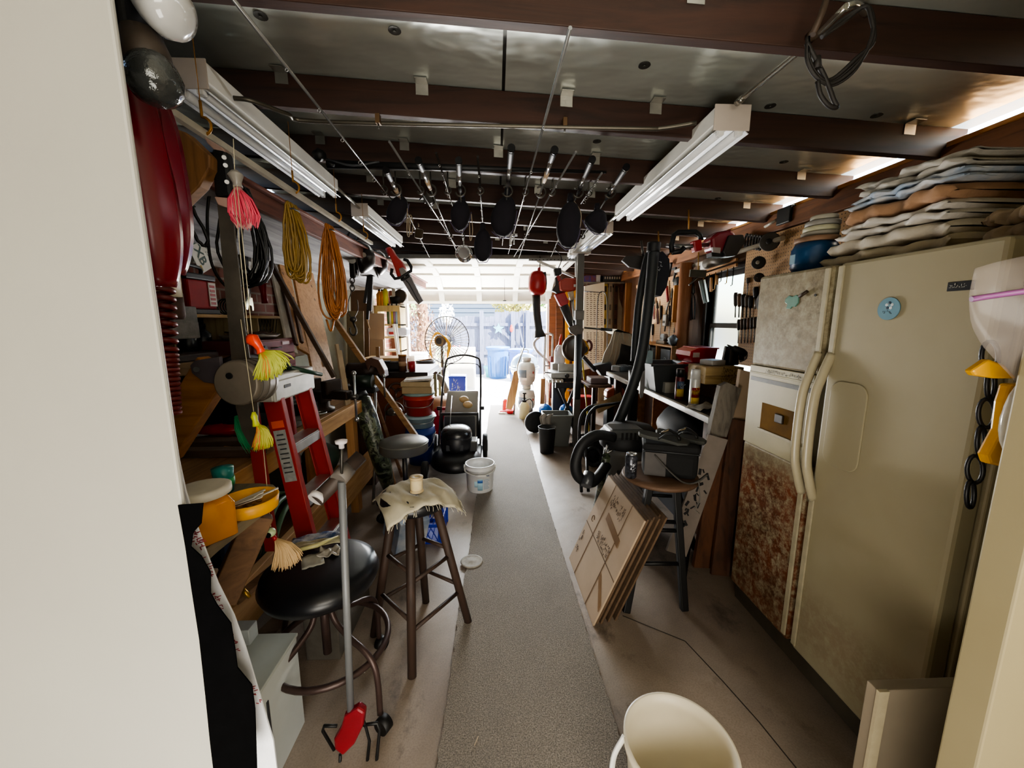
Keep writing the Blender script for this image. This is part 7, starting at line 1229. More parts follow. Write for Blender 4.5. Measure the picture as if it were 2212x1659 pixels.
# pole saw
Y = 3.25; t = T('pole_saw', 'chain saw head on a silver pole hanging above the counter', 'pole saw'); t.part('pole', MB().tube([P(1400, 560, Y), P(1396, 762, Y)], .014, 12), mat('#a9c0cb', .3, .5)); t.part('gear_head', MB().bb(P(1392, 785, Y)+V((0, -.03, 0)), P(1409, 757, Y)+V((0, .04, 0))), mat('#8fa4aa', .4), bev=.01); t.part('motor', MB().prism([P(x, y, Y-.03) for x, y in ((1378, 770), (1392, 762), (1394, 800), (1384, 806), (1376, 796))], (0, .06, 0)), BLK, bev=.006); t.part('guide_bar', MB().prism([P(x, y, Y-.008) for x, y in ((1384, 795), (1394, 795), (1393, 840), (1389, 858), (1384, 861), (1381, 850))], (0, .012, 0)), STEEL, bev=.004); t.part('collar', MB().cyl(P(1398, 745, Y), P(1397, 758, Y), .022), DGREY); t.done()
# string trimmer hanging under the rafters
Y = 3.05; t = T('power_head', 'red cordless trimmer with black loop handle and battery hanging under the rafters', 'trimmer')
t.part('loop_handle', MB().tube([P(x, y, Y) for x, y in ((1452, 545), (1450, 530), (1456, 508), (1464, 502), (1502, 501), (1512, 508), (1515, 520))] , .02, 8), BLK); t.part('grip_base', MB().tube([P(1452, 545, Y), P(1470, 543, Y), P(1478, 535, Y)], .02, 8), BLK); t.part('shaft', MB().tube([P(1440, 530, Y+.1), P(1480, 533, Y), P(1540, 528, Y)], .016, 10), STEEL); t.part('clamp', MB().prism([P(x, y, Y-.03) for x, y in ((1498, 520), (1516, 516), (1518, 540), (1502, 544))], (0, .06, 0)), RED, bev=.008)
t.part('motor', MB().prism([P(x, y, Y-.06) for x, y in ((1537, 512), (1552, 500), (1580, 495), (1592, 505), (1588, 530), (1562, 545), (1540, 540))], (0, .14, 0)), mat('#84202c', .35), bev=.02); t.part('vent', MB().prism([P(x, y, Y-.064) for x, y in ((1539, 534), (1557, 535), (1556, 547), (1541, 545))], (0, .02, 0)), mat('#b9b0ac', .5)); t.part('battery', MB().prism([P(x, y, Y-.08) for x, y in ((1562, 544), (1575, 508), (1606, 506), (1612, 520), (1592, 552), (1568, 554))], (0, .1, 0)), mat('#27211f', .5), bev=.008); t.part('battery_base', MB().prism([P(x, y, Y-.06) for x, y in ((1537, 545), (1560, 547), (1562, 555), (1538, 554))], (0, .08, 0)), BLK, bev=.003); t.part('hook', MB().tube([P(1487, 462, Y)+V((0, 0, .03)), P(1488, 500, Y)], .006, 6), HK); t.done()
# ================================================================ RIGHT COUNTER AND PEGBOARDS
t = T('workbench', 'dark topped counter with a white front edge along the right wall', 'workbench'); CT = .9
t.part('top', MB().bb((1.37, 2.36, CT-.035), (2.02, 4.62, CT)), mat('#3a3733', .35, 0, .25, 8, .03), bev=.003); t.part('front_edge', MB().bb((1.34, 2.33, CT-.04), (1.372, 4.64, CT+.002)), mat('#c9c4b8', .4), bev=.004, label='worn white front edge')
for y in (2.45, 4.5): t.part('leg', MB().bb((1.42, y, 0), (1.5, y+.08, CT-.036)), DWOODZ, bev=.004)
for x in (1.75,): t.part('side_panel', MB().bb((1.5, 2.38, .0), (2.2, 2.4, CT-.04)), DWOODZ)
t.done()
ct = CT+.001
def atc(px, py): return PZ(px, py, ct)
c = atc(1416, 848); t = T('storage_bin', 'large dark grey plastic bin on the counter', 'bin'); M = Matrix.Translation(V((c.x+.12, c.y+.19, ct))); mb = MB(M)
mb._add([(-.11, -.17, 0), (.13, -.17, 0), (.13, .17, 0), (-.11, .17, 0), (-.16, -.2, .24), (.19, -.2, .24), (.19, .2, .24), (-.16, .2, .24), (-.145, -.185, .24), (.175, -.185, .24), (.175, .185, .24), (-.145, .185, .24), (-.1, -.16, .01), (.12, -.16, .01), (.12, .16, .01), (-.1, .16, .01)], [(3, 2, 1, 0), (0, 1, 5, 4), (1, 2, 6, 5), (2, 3, 7, 6), (3, 0, 4, 7), (4, 5, 9, 8), (5, 6, 10, 9), (6, 7, 11, 10), (7, 4, 8, 11), (8, 9, 13, 12), (9, 10, 14, 13), (10, 11, 15, 14), (11, 8, 12, 15), (12, 13, 14, 15)])
t.part('body', mb, mat('#3d4143', .5, 0, .1)); mb = MB(M)
for a, b in (((-.16, -.2), (.19, -.2)), ((.19, -.2), (.19, .2)), ((.19, .2), (-.16, .2)), ((-.16, .2), (-.16, -.2))): mb.bar((*a, .235), (*b, .235), .03, .02)
t.part('rim', mb, mat('#34383a', .5), bev=.004); t.done()
def spray(px, py, r, h, col, capc, label, band, band2):
    t = T('spray_can', label, 'spray can', 'spray cans on the counter'); c = atc(px, py); t.part('body', MB().lathe(c, [(r*.95, 0), (r, .006), (r, h*.72), (r*.9, h*.75)], n=28), mat(col, .3, .2, .1)); b0 = t.parts[0][0]; t.part('cap', MB().lathe(c, [(r*.93, h*.74), (r*.93, h*.97), (r*.85, h)], n=28), mat(capc, .35, 0, .1)); 
    for z0, z1, c_ in band: t.part('label_band', MB().grid(lambda u, v: c+V((r*1.012*sin(radians(-60+130*u)), -r*1.012*cos(radians(-60+130*u)), h*(z0+(z1-z0)*v))), 10, 2, .0006), mat(c_, .4, 0, .1), parent=b0)
    t.part('print_marks', scrib(MB(), Matrix.Translation(c+V((r*.25, -r*1.02, h*.42))) @ rotm(pi/2, 0, .25).to_4x4(), r*1.1, h*.2, 2, int(px), .001), mat('#e5c21c' if capc[1] == 'd' else '#c9cdd4', .4), parent=b0, kind='stuff')
    return t.done()
spray(1466, 862, .033, .24, '#5a1f24', '#17191c', 'maroon spray can with a black cap on the counter', ((.1, .35, '#c9a62c'), (.36, .6, '#39506e')), 'LUX'); spray(1498, 874, .035, .26, '#d9d8d2', '#d8d8d4', 'white spray can with a yellow and red label on the counter', ((.05, .22, '#e8c21c'), (.22, .5, '#8c1d22'), (.3, .42, '#e5b81c')), 'FIX')
c = atc(1440, 848); solo('white_carton', 'small white carton beside the maroon spray can', 'carton', MB().bb(c+V((-.03, -.03, 0)), c+V((.07, .06, .09))), mat('#b9b8ae', .5, 0, .15), bev=.003)
c = atc(1415, 842); t = T('clear_tumbler', 'clear plastic tumbler by the chain saw bar on the counter', 'tumbler'); t.part('cup', MB().lathe(V((c.x-.02, c.y+.05, ct)), [(.035, 0), (.045, .12), (.042, .12), (.032, .005)], n=20), mat('#a9b0b0', .1, 0, .1, 5, 0, alpha=.6)); t.done()
mb = crumple(MB(), V((atc(1520, 882).x, atc(1520, 882).y, 0)), .26, .12, .5, ct+.004, .011, 11); solo('white_rag', 'crumpled white rag on the near end of the counter', 'rag', mb, mat('#b8b4aa', .85))
c = atc(1330, 800); t = T('battery_pack', 'grey battery charger lying on the far end of the counter', 'charger'); b = V((c.x+.06, c.y-.05, ct)); t.part('body', MB().box(b+V((0, 0, .035)), (.2, .16, .07), rotm(0, 0, .4)), mat('#6b6f70', .45), bev=.012); mb = MB()
for k in range(4): mb.box(b+V((-.05+.03*k, -.05+.012*k, .073)), (.012, .1, .006), rotm(0, 0, .4))
t.part('rib', mb, DGREY); t.done()
# brown boxes, ammo crate, red bins, jug with soldering gun
c = atc(1548, 850); bx0 = V((1.72, 2.62, ct)); t = T('wooden_crate_base', 'brown wooden boxes stacked under the pale lettered crate', 'wooden box'); t.part('lower_box', MB().bb(bx0+V((-.03, 0, 0)), bx0+V((.42, .5, .1))), wood('#6d4a34', '#452c1c', 'x'), bev=.004); t.part('upper_box', MB().bb(bx0+V((0, .03, .101)), bx0+V((.42, .48, .15))), wood('#7a553c', '#523522', 'x'), bev=.004); t.done()
za = ct+.152; t = T('lettered_crate', 'pale wooden crate with small dark printed lettering on the brown boxes', 'crate'); a = P(1515, 820, 2.75); w_ = P(1596, 820, 2.75).x-a.x; b0 = V((1.66+.0, 2.70, za)); b0.x = a.x; t.part('box', MB().bb(b0, b0+V((w_, .26, .125))), wood('#b9a070', '#8d7446', 'x'), bev=.004); b1 = t.parts[0][0]; t.part('seam', MB().bb(b0+V((0, -.001, .06)), b0+V((w_, 0, .063))), DWOOD, parent=b1)
t.part('print_marks', scrib(MB(), Matrix.Translation(b0+V((w_*.68, -.0015, .065))) @ rotm(pi/2, 0, 0).to_4x4(), w_*.5, .11, 5, 3, .0008), mat('#4a3a22', .7), parent=b1, kind='stuff')
t.done()
def redbin(z, label, y):
    t = T('red_bin', label, 'parts bin', 'red parts bins on the counter'); a = P(1490, 790, y); b = P(1548, 790, y); x0_, x1_ = a.x, b.x; h = .125; pr = [(x0_+.03, 0), (x1_-.02, 0), (x1_, h), (x0_+.07, h), (x0_, h*.75), (x0_-.005, h*.45)]
    t.part('body', MB().prism([(x_, y, z+q) for x_, q in pr], (0, .26, 0)), mat('#b0141c', .3, 0, .12), bev=.004); t.part('lip', MB().bb((x0_+.06, y-.004, z+h-.012), (x1_+.01, y+.27, z+h)), mat('#c01a22', .3), bev=.003); t.part('label_card', MB().bb((x0_+.02, y-.003, z+.045), (x0_+.075, y, z+.085)), mat('#d6c6c2', .5)); return t.done()
zr = P(1520, 806, 3.05).z; solo('bin_riser', 'dark wooden block under the two red parts bins', 'block', MB().bb((P(1492, 800, 3.13).x, 3.13, ct), (P(1545, 800, 3.13).x, 3.37, ct+.128)), DWOODZ); redbin(ct+.13, 'lower of two stacked red parts bins on the counter', 3.12); redbin(ct+.265, 'upper of two stacked red parts bins on the counter', 3.12)
zc2 = za+.127; t = T('white_box', 'crumpled white paper box on the pale lettered crate', 'box'); q = P(1548, 775, 2.78); t.part('box', MB().box(V((q.x, 2.83, zc2+.022)), (.13, .12, .04), rotm(0, 0, .3)), mat('#b5b2ae', .5, 0, .2, 14, .2), bev=.006); t.done()
q = P(1588, 775, 2.8); b = V((q.x, 2.86, zc2)); t = T('metal_jug', 'dark metal jug standing on the pale lettered crate', 'jug'); t.part('jug', MB().lathe(b, [(.058, 0), (.06, .01), (.048, .13), (.045, .14)], n=28), mat('#2b2523', .2, .6, .2)); t.part('handle', MB().tube(spline([b+V((.045, -.03, .12)), b+V((.085, -.05, .1)), b+V((.085, -.05, .05)), b+V((.055, -.03, .025))], 4), .008, 8), STEEL); t.done()
t = T('soldering_gun', 'black soldering gun resting across the metal jug', 'soldering gun'); a = P(1571, 745, 2.8); b_ = P(1610, 765, 2.8); t.part('barrel', MB().tube([a, a.lerp(b_, .3), a.lerp(b_, .35), a.lerp(b_, .8), b_], [.005, .01, .024, .03, .02], 12), BLK); t.part('grip', MB().tube([a.lerp(b_, .8), a.lerp(b_, .75)+V((.01, 0, -.06))], [.02, .016], 10), BLK); t.done()
# pegboards on the wall
def peg_mat():
    m_, nt, bs = base('pegboard'); vec = vmap(nt, 'yzx'); s = nd(nt, 'ShaderNodeVectorMath', operation='SCALE'); nt.links.new(vec, s.inputs[0]); s.inputs['Scale'].default_value = 1/.0254
    fr = nd(nt, 'ShaderNodeVectorMath', operation='FRACTION'); nt.links.new(s.outputs[0], fr.inputs[0]); sb = nd(nt, 'ShaderNodeVectorMath', operation='SUBTRACT'); nt.links.new(fr.outputs[0], sb.inputs[0]); sb.inputs[1].default_value = (.5, .5, .5)
    mu = nd(nt, 'ShaderNodeVectorMath', operation='MULTIPLY'); nt.links.new(sb.outputs[0], mu.inputs[0]); mu.inputs[1].default_value = (1, 1, 0); ln = nd(nt, 'ShaderNodeVectorMath', operation='LENGTH'); nt.links.new(mu.outputs[0], ln.inputs[0])
    hole = ramp(nt, ln.outputs['Value'], [(.14, 1.), (.17, 0.)]); c = mix(nt, ramp(nt, noise(nt, 5, 4), [(.3, 0.), (.7, .5)]), lin('#b48f62'), lin('#94714a')); nt.links.new(mix(nt, hole, c, lin('#2b1c10')), bs.inputs['Base Color']); bs.inputs['Roughness'].default_value = .6; return m_
PEG = peg_mat(); XP = 2.2
t = T('pegboard', 'tan pegboard of files and drivers between the window and the fridge', 'pegboard'); t.part('board', MB().bb((XP-.006, 2.0, 1.12), (XP+.004, 3.44, 2.19)), PEG); t.done()
t = T('pegboard', 'tan pegboard crowded with pliers and clamps beyond the window', 'pegboard'); t.part('board', MB().bb((XP-.006, 4.62, 1.02), (XP+.004, 6.1, 2.02)), PEG); t.part('frame_strip', MB().bb((XP-.02, 4.60, 1.0), (XP-.006, 4.64, 2.06)).bb((XP-.02, 4.6, 2.02), (XP-.006, 6.1, 2.06)), PINEZ); t.done()
def hk(t, p): t.part('peg_hook', MB().tube([p+V((.03, 0, 0)), p+V((-.02, 0, 0)), p+V((-.03, 0, .01))], .003, 5), DSTEEL)
def wp(px, py, off=.02): return PX(px, py, XP-off)
def driver(px, y0, y1, hc, label, hl=.45, grp='screwdrivers and files on the near pegboard', name='screwdriver', r=.015, sh=STEEL, cat='screwdriver'):
    a, b = wp(px, y0), wp(px-2, y1); t = T(name, label, cat, grp); h = a.lerp(b, hl); t.part('handle', MB().tube([a, a.lerp(h, .2), a.lerp(h, .8), h], [r*.8, r, r*.85, r*.6], 10), mat(hc, .4, 0, .15)); t.part('shaft', MB().tube([h, b], r*.32, 6), sh); t.done()
cols = ['#2a2320', '#5a4530', '#3a2a20', '#6b4a30', '#221c1a', '#4a3a2a', '#141414', '#3b3026']
nm = ['first', 'second', 'third', 'fourth', 'fifth', 'sixth', 'seventh']
for k in range(7): driver(1596+7*k, 690-1*k, 742-.5*k, cols[k % 8], f'{nm[k]} screwdriver from the window in the lower row on the near pegboard')
for k in range(5): driver(1590+8*k, 632+2*k, 686, cols[(k+2) % 8], f'{nm[k]} wooden handled file from the window in the upper row on the near pegboard', .55, name='file', r=.02, cat='file', sh=DSTEEL)
driver(1633, 620, 668, '#101010', 'black handled driver with a brass collar hanging beside the fridge edge', .5, r=.022)
driver(1616, 600, 640, '#4b4038', 'slim steel punch hanging above the files on the near pegboard', .3)
for k, (px, py, r_, c_, l) in enumerate(((1664, 523, .07, '#5a5650', 'large grey grinding disc hanging at the top of the near pegboard'), (1640, 568, .05, '#3a3632', 'black grinding wheel with a pale hub on the near pegboard'), (1641, 600, .036, '#3f362f', 'small dark sanding drum below the grinding wheel on the near pegboard'))):
    p = wp(px, py, .06); t = T('grinding_disc', l, 'disc', 'discs on the near pegboard'); ax = (-.8, -.6, .05); t.part('disc', MB().lathe(p, [(r_*.98, 0), (r_, .004), (r_, .025), (r_*.9, .028), (r_*.3, .03)], axis=ax, n=30), mat(c_, .6, .2, .2)); t.part('hub', MB().lathe(p, [(r_*.3, .0), (r_*.3, .034), (r_*.1, .034)], axis=ax, n=16), mat('#b9b2a6' if k == 1 else '#3a3632', .5, .3)); hk(t, p); t.done()
for k in range(6):
    p = wp(1612+6*k, 520+k, .05); t = T('wire_spool', f'{nm[k]} dark belt from the window hanging at the top of the near pegboard', 'belt', 'dark belts on the near pegboard'); t.part('loop', MB().tube(arc(p, .02, 0, 2*pi, 14, (0, 1, 0), (0, 0, 1), .055)[:-1], .009, 6, closed=True), mat('#2a2622', .6)); t.done()
t = T('black_fixture', 'dark grey metal box fixture under the rafters above the near pegboard', 'fixture'); p = PX(1698, 470, 2.2); t.part('box', MB().bb(p+V((-.04, -.09, -.05)), p+V((.02, .05, .07))), mat('#2c2d2b', .5, .3), bev=.006); t.part('arm', MB().tube([p+V((-.02, .08, 0)), p+V((-.02, .2, -.02))], .012, 6), mat('#c9c4b4', .4)); t.done()
a, b = PX(1510, 590, 2.18), PX(1640, 448, 2.18); t = T('light_tube', 'pale metal tube fixed along the right wall under the wall plate', 'tube'); t.part('tube', MB().tube([V((2.15, 2.95, 2.12)), V((2.15, 4.7, 2.1))], .02, 10), mat('#d6cfc0', .3, .3)); t.done()
t = T('white_saw_disc', 'white rimmed round disc half hidden behind the fridge edge', 'disc'); t.part('disc', MB().lathe(wp(1650, 652, .04), [(.075, 0), (.078, .004), (.075, .01), (0, .01)], axis=(-1, 0, 0), n=28), mat('#bcc0ae', .4)); t.part('rim', MB().lathe(wp(1650, 652, .04), [(.08, -.002), (.083, .006), (.08, .012)], axis=(-1, 0, 0), n=28), BLK); t.done()
# crowded far pegboard: pliers, clamps, snips
def plier(px, y0, y1, hc, label, w=.03, grp='pliers on the far pegboard', name='pliers', jaw=DSTEEL):
    a, b = wp(px, y0, .03), wp(px+1, y1, .03); L = (a-b).length; t = T(name, label, name if name != 'pliers' else 'pliers', grp); top = a; piv = a.lerp(b, .3)
    t.part('jaw', MB().tube([piv+V((0, 0, -.01)), piv, piv.lerp(a, .6), a], [.016, .02, .013, .004], 8), jaw)
    for s_ in (-1, 1): t.part('handle', MB().tube(spline([piv+V((0, s_*.008, 0)), piv.lerp(b, .4)+V((0, s_*w, 0)), b+V((0, s_*w*.7, 0))], 4), [.006]*2+[.009]*7, 6), mat(hc, .45, 0, .2))
    t.done()
for k, (px, y0, y1, c_) in enumerate(((1452, 622, 690, '#3a1d20'), (1462, 620, 698, '#2a2024'), (1471, 618, 700, '#551c22'), (1480, 612, 696, '#221e22'), (1489, 610, 692, '#3d2628'), (1497, 608, 690, '#1b1a1c'))): plier(px, y0, y1, c_, f'{nm[k]} long handled pliers from the far end in the upper row of the crowded pegboard')
for k, (px, y0, y1, c_) in enumerate(((1458, 702, 752, '#2a2226'), (1466, 706, 756, '#4a2326'), (1476, 704, 758, '#20222a'), (1412, 640, 690, '#8a4a40'), (1420, 650, 700, '#6b3a34'))): plier(px, y0, y1, c_, ('first', 'second', 'third')[k]+' short pliers hanging low on the crowded pegboard' if k < 3 else ('red handled snips at the far end of the crowded pegboard' if k == 3 else 'brown handled snips beside the red handled snips'), .02)
t = T('red_tool', 'red handled tool hanging near the top of the crowded pegboard', 'hand tool'); t.part('handle', MB().bar(wp(1440, 618, .03), wp(1443, 652, .03), .03, .03, up=(0, 1, 0)), RED, bev=.006); t.part('blade', MB().bar(wp(1440, 600, .03), wp(1440, 618, .03), .012, .02, up=(0, 1, 0)), STEEL); t.done()
t = T('pipe_cutter', 'silver tape like clamp tool hanging in the middle of the crowded pegboard', 'clamp'); q = wp(1438, 692, .04); t.part('body', MB().box(q, (.05, .09, .15)), mat('#a9a8a6', .35, .5), bev=.01); t.part('slot', MB().box(q+V((-.026, 0, -.02)), (.004, .06, .03)), BLK); t.part('arm', MB().tube([q+V((0, 0, .07)), q+V((-.01, -.04, .16)), q+V((0, -.08, .24))], .012, 8), STEEL); t.part('screw', MB().tube([q+V((0, 0, -.07)), q+V((0, .01, -.14))], .01, 8), DSTEEL); t.done()
t = T('black_clamp', 'heap of black spring clamps hanging at the top of the crowded pegboard', 'clamps')
for k, (px, py) in enumerate(((1462, 610), (1476, 606), (1488, 604), (1470, 622))): q = wp(px, py, .05); t.part('clamp', MB().ell(q, (.03, .07, .06), jit=.15, n=10, m=6), BLK)
t.done()
for k, (px, y0, y1, l) in enumerate(((1428, 660, 735, 'long dark file hanging at the left of the silver clamp'), (1447, 660, 742, 'long black punch hanging at the right of the silver clamp'), (1410, 700, 760, 'thin dark rod hanging at the far end of the crowded pegboard'))): driver(px, y0, y1, '#262022', l, .4, grp='tools on the far pegboard', name='punch', cat='punch')
for k, (px, py, l) in enumerate(((1415, 590, 'black squeeze clamp hanging beside the black bag'), (1425, 600, 'dark glue gun hanging on the crowded pegboard'))): q = wp(px+35, py-18, .05); t = T('squeeze_clamp', l, 'clamp'); t.part('body', MB().bar(q, q+V((0, .05, -.14)), .02, .03), BLK, bev=.004); t.part('jaw', MB().box(q+V((-.01, .02, .01)), (.025, .1, .03)), BLK, bev=.004); t.done()
# shelf with cubbies under the far pegboard
t = T('cubby_shelf', 'wooden cubby shelf with dark boxes under the crowded pegboard', 'cubby shelf'); y0, y1 = 3.9, 5.9; zs_ = PX(1450, 757, 2.0).z
t.part('top', MB().bb((1.98, 4.3, 1.21), (2.23, 5.9, 1.23)), PINE, bev=.003)
for y in (4.3, 4.72, 5.2, 5.88): t.part('divider', MB().bb((1.98, y, ct if y < 4.6 else .0), (2.23, y+.018, 1.209)), PINE)
t.done()
for k, (y, l) in enumerate(((4.38, 'black speaker box in the nearest cubby'), (4.8, 'black speaker box in the second cubby'))):
    t = T('black_box', l, 'box', 'black boxes in the cubbies'); 
    if k == 1: t.part('stand', MB().bb((2.02, y, .0), (2.2, y+.3, .9)), DWOODZ)
    t.part('body', MB().bb((2.0, y, ct), (2.2, y+.26, 1.18)), BLK, bev=.006); t.part('emblem', MB().tube(arc((1.998, y+.13, 1.05), .03, 0, 2*pi, 16, (0, 1, 0), (0, 0, 1))[:-1], .004, 5, closed=True), GREY); t.done()
t = T('camera_tape', 'silver tape dispenser on the cubby shelf', 'tape dispenser'); q = V((2.08, 4.75, 1.231)); t.part('base', MB().bb(q+V((-.05, -.12, 0)), q+V((.06, .12, .04))), mat('#8a8074', .5), bev=.006); t.part('roll', MB().cyl(q+V((-.03, 0, .07)), q+V((.03, 0, .07)), .055, n=24), STEEL); t.done()
t = T('blue_rag', 'bluish grey plastic wrap hanging at the end of the cubby shelf', 'wrap'); q = wp(1495, 752, .2); t.part('wrap', MB().ell(V((2.02, 4.36, 1.29)), (.06, .07, .06), jit=.15), mat('#7e8a96', .3, 0, .25, 12)); t.done()
# yellow level, speed square, pale batten around the window
t = T('yellow_level', 'orange yellow notched batten hanging beside the window post', 'batten'); a, b = wp(1505, 608, .11), wp(1501, 692, .11); t.part('batten', MB().bar(V((2.08, 4.5, a.z)), V((2.08, 4.5, b.z-.02)), .03, .06), wood('#c98a2c', '#a0661a', 'z'), bev=.002); t.done()
Y = 3.9; t = T('rafter_square', 'dark steel square with a bright level blade hanging before the window', 'square'); t.part('blade', MB().bar(P(1514, 605, Y), P(1525, 654, Y), .05, .012, up=(0, 1, 0)), mat('#4a4b47', .4, .4), bev=.002); t.part('bright_edge', MB().bar(P(1521, 604, Y-.01), P(1529, 652, Y-.01), .018, .014, up=(0, 1, 0)), mat('#d9dedd', .25, .4)); t.part('stock', MB().bar(P(1490, 590, Y), P(1525, 592, Y), .02, .07), mat('#5d5b52', .4, .5), bev=.003); t.part('brace', MB().tube([P(1508, 598, Y), P(1488, 616, Y)], .008, 6), DSTEEL); t.part('cord', MB().tube([P(1508, 590, Y), P(1509, 545, Y)], .006, 6), mat('#b98a3c', .6)); t.done()
t = T('slat_rack', 'row of pale wooden slats with wire hooks above the window', 'rack'); t.part('rail', MB().bar(PX(1515, 597, 2.18), PX(1592, 572, 2.18), .02, .03), PINE, bev=.002); t.part('rail', MB().bar(PX(1515, 588, 2.2), PX(1592, 560, 2.2), .02, .025), PINE, bev=.002)
for k in range(6): q = PX(1520+13*k, 596-4*k, 2.16); t.part('peg_hook', MB().tube([q, q+V((0, 0, -.1-.03*(k % 3))), q+V((-.015, 0, -.11-.03*(k % 3)))], .005, 6), BLK if k % 2 else HK)
t.done()
for k, (px, y0, y1) in enumerate(((1536, 600, 630), (1548, 595, 615))): t = T('wood_peg', ('longer' if k == 0 else 'shorter')+' pale wooden peg hanging at the top of the window', 'peg'); a = PX(px, y0, 2.2); b = PX(px, y1, 2.2); t.part('peg', MB().bar(a, b, .02, .02, up=(0, 1, 0)), PINEZ); t.done()
t = T('pipe_roll', 'grey steel canister lying on the slat rack', 'canister'); a, b = PX(1527, 570, 2.1), PX(1570, 556, 2.1); t.part('tube', MB().cyl(a, b, .05, n=18), mat('#6a655c', .4, .4)); t.part('box', MB().bb(PX(1518, 575, 2.1)+V((0, -.04, -.03)), PX(1518, 575, 2.1)+V((.05, .05, .04))), WHT, bev=.003); t.done()
# ================================================================ THINGS UNDER AND BEFORE THE COUNTER
lump('black_sack', 'black crumpled gear bag under the counter', 'bag', (1.52, 2.95, .45), (.2, .35, .2), mat('#131418', .6, 0, .3, 12, .3)); t = T('counter_crate', 'dark crate standing under the counter below the black bag', 'crate'); t.part('box', MB().bb((1.38, 2.6, 0), (1.75, 3.3, .45)), mat('#1d1e22', .6), bev=.008); mb = MB()
for k in range(6): mb.tube([(1.375, 2.7+.05*k, .2), (1.375, 2.75+.05*k, .4)], .005, 5)
t.part('cord', mb, DGREY); t.done()
mb = MB()
for k in range(4): mb.tube(arc((1.32, 2.75, .9-.02*k), .16-.01*k, .2, pi-.1, 14, (.3, 1, 0), (0, 0, 1), .12), .009, 6)
t = T('folding_chair', 'folded black metal chair standing beyond the shop vacuum', 'chair', 'folded black chairs'); Y = 3.7
def chairframe(label, dx, dy, seat=None):
    t = T('folding_chair', label, 'chair', 'folded black chairs'); Y = 3.6+dy; Z = lambda pts: [P(x+dx, y, Y+k) for x, y, k in pts]
    t.part('frame', MB().tube(spline(Z([(1252, 990, 0), (1251, 950, 0), (1254, 905, .02), (1266, 885, .05), (1285, 876, .1), (1340, 868, .35)]), 5), .016, 8), BLK); t.part('leg', MB().tube([P(1252+dx, 985, Y), PZ(1256+dx, 1062, .015)], .014, 8), BLK)
    if seat: t.part('seat', MB().prism([P(x+dx, y, Y+k) for x, y, k in seat], (0, 0, .015)), mat('#b59a72', .6), label='tan seat panel')
    t.part('cross_bar', MB().tube([P(1256+dx, 940, Y), P(1300+dx, 930, Y+.2)], .012, 8), BLK); t.done()
chairframe('folded black metal chair with a tan panel beyond the shop vacuum', 0, 0, [(1284, 878, .05), (1340, 850, .3), (1345, 868, .3), (1293, 893, .05)]); chairframe('second folded black metal chair in front of the tan panelled chair', 15, -.18)
t = T('rolled_tyre', 'dark bundle of rubber parts on the floor behind the vacuum hose', 'rubber parts'); q = PZ(1278, 1015, 0); t.part('bundle', MB().ell(q+V((.05, .2, .15)), (.12, .12, .15), jit=.12), RUB, sub=1); t.part('ring', MB().tube(arc(q+V((.03, .06, .12)), .08, 0, 2*pi, 20, (1, 0, 0), (0, .5, 1))[:-1], .02, 8, closed=True), BLK); t.done()
t = T('orange_tank', 'orange round plastic tank under the far end of the counter', 'tank'); Y = 4.55; t.part('body', MB().prism([P(x, y, Y) for x, y in ((1310, 860), (1312, 845), (1330, 836), (1345, 836), (1352, 848), (1340, 862))], (0, .15, 0)), mat('#b8552f', .45), bev=.02); b_ = P(1330, 862, Y); t.part('stand', MB().bb((b_.x-.1, Y, 0), (b_.x+.1, Y+.15, b_.z)), BLK); t.done()
t = T('brown_stand', 'small brown shelf stand with a grey machine block on it', 'stand'); Y = 4.3; a, b = P(1272, 838, Y), P(1322, 838, Y); t.part('top', MB().bb((a.x, Y, a.z), (b.x, Y+.4, a.z+.03)), mat('#5a4030', .5), bev=.003)
for x in (a.x+.05, b.x-.2): t.part('leg', MB().bb((x, Y+.02, 0), (x+.03 if x < a.x+.1 else x+.17, Y+.06, a.z)), mat('#4a3a34', .5))
t.part('block', MB().bb((a.x+.04, Y+.08, a.z+.03), (b.x-.02, Y+.3, a.z+.1)), mat('#6d5a58', .5), bev=.01); t.done()
# ================================================================ UNDER THE ROOF: LIGHTS, CONDUIT, RODS
LW = mat('#e6e4dc', .4, 0, .06); LTUBE = mat('#f2f4f6', .2, 0, .03)
def fixture(label, x, y0, y1, z, w=.11):
    t = T('fluorescent_light', label, 'light fixture', 'fluorescent shop lights under the rafters'); t.part('channel', MB().bb((x-w*.45, y0, z+.03), (x+w*.45, y1, z+.10)), LW, bev=.004)
    rf = MB()
    for s_ in (-1, 1): rf._add([(x+s_*w*.5, y0, z-.012), (x+s_*w*.5, y1, z-.012), (x+s_*w*.1, y1, z+.03), (x+s_*w*.1, y0, z+.03), (x+s_*(w*.5+.003), y0, z-.01), (x+s_*(w*.5+.003), y1, z-.01), (x+s_*(w*.1+.003), y1, z+.032), (x+s_*(w*.1+.003), y0, z+.032)], [(0, 1, 2, 3), (7, 6, 5, 4), (0, 4, 5, 1), (2, 6, 7, 3), (0, 3, 7, 4), (1, 5, 6, 2)])
    t.part('reflector', rf, mat('#dfe2e4', .3, .2, .05))
    for s_ in (-1, 1):
        tb_ = t.part('light_tube', MB().cyl((x+s_*w*.27, y0+.03, z), (x+s_*w*.27, y1-.03, z), .0165, n=16), LTUBE)
        for y in (y0+.012, y1-.012): t.part('tube_socket', MB().bb((x+s_*w*.27-.012, y-.012, z-.016), (x+s_*w*.27+.012, y+.012, z+.03)), WHT, bev=.003)
    t.part('end_cap', MB().bb((x-w*.52, y0-.004, z+.0), (x+w*.52, y0+.002, z+.102)), mat('#c4b8ac', .45, 0, .08), bev=.002); return t.done((x, (y0+y1)/2, z))
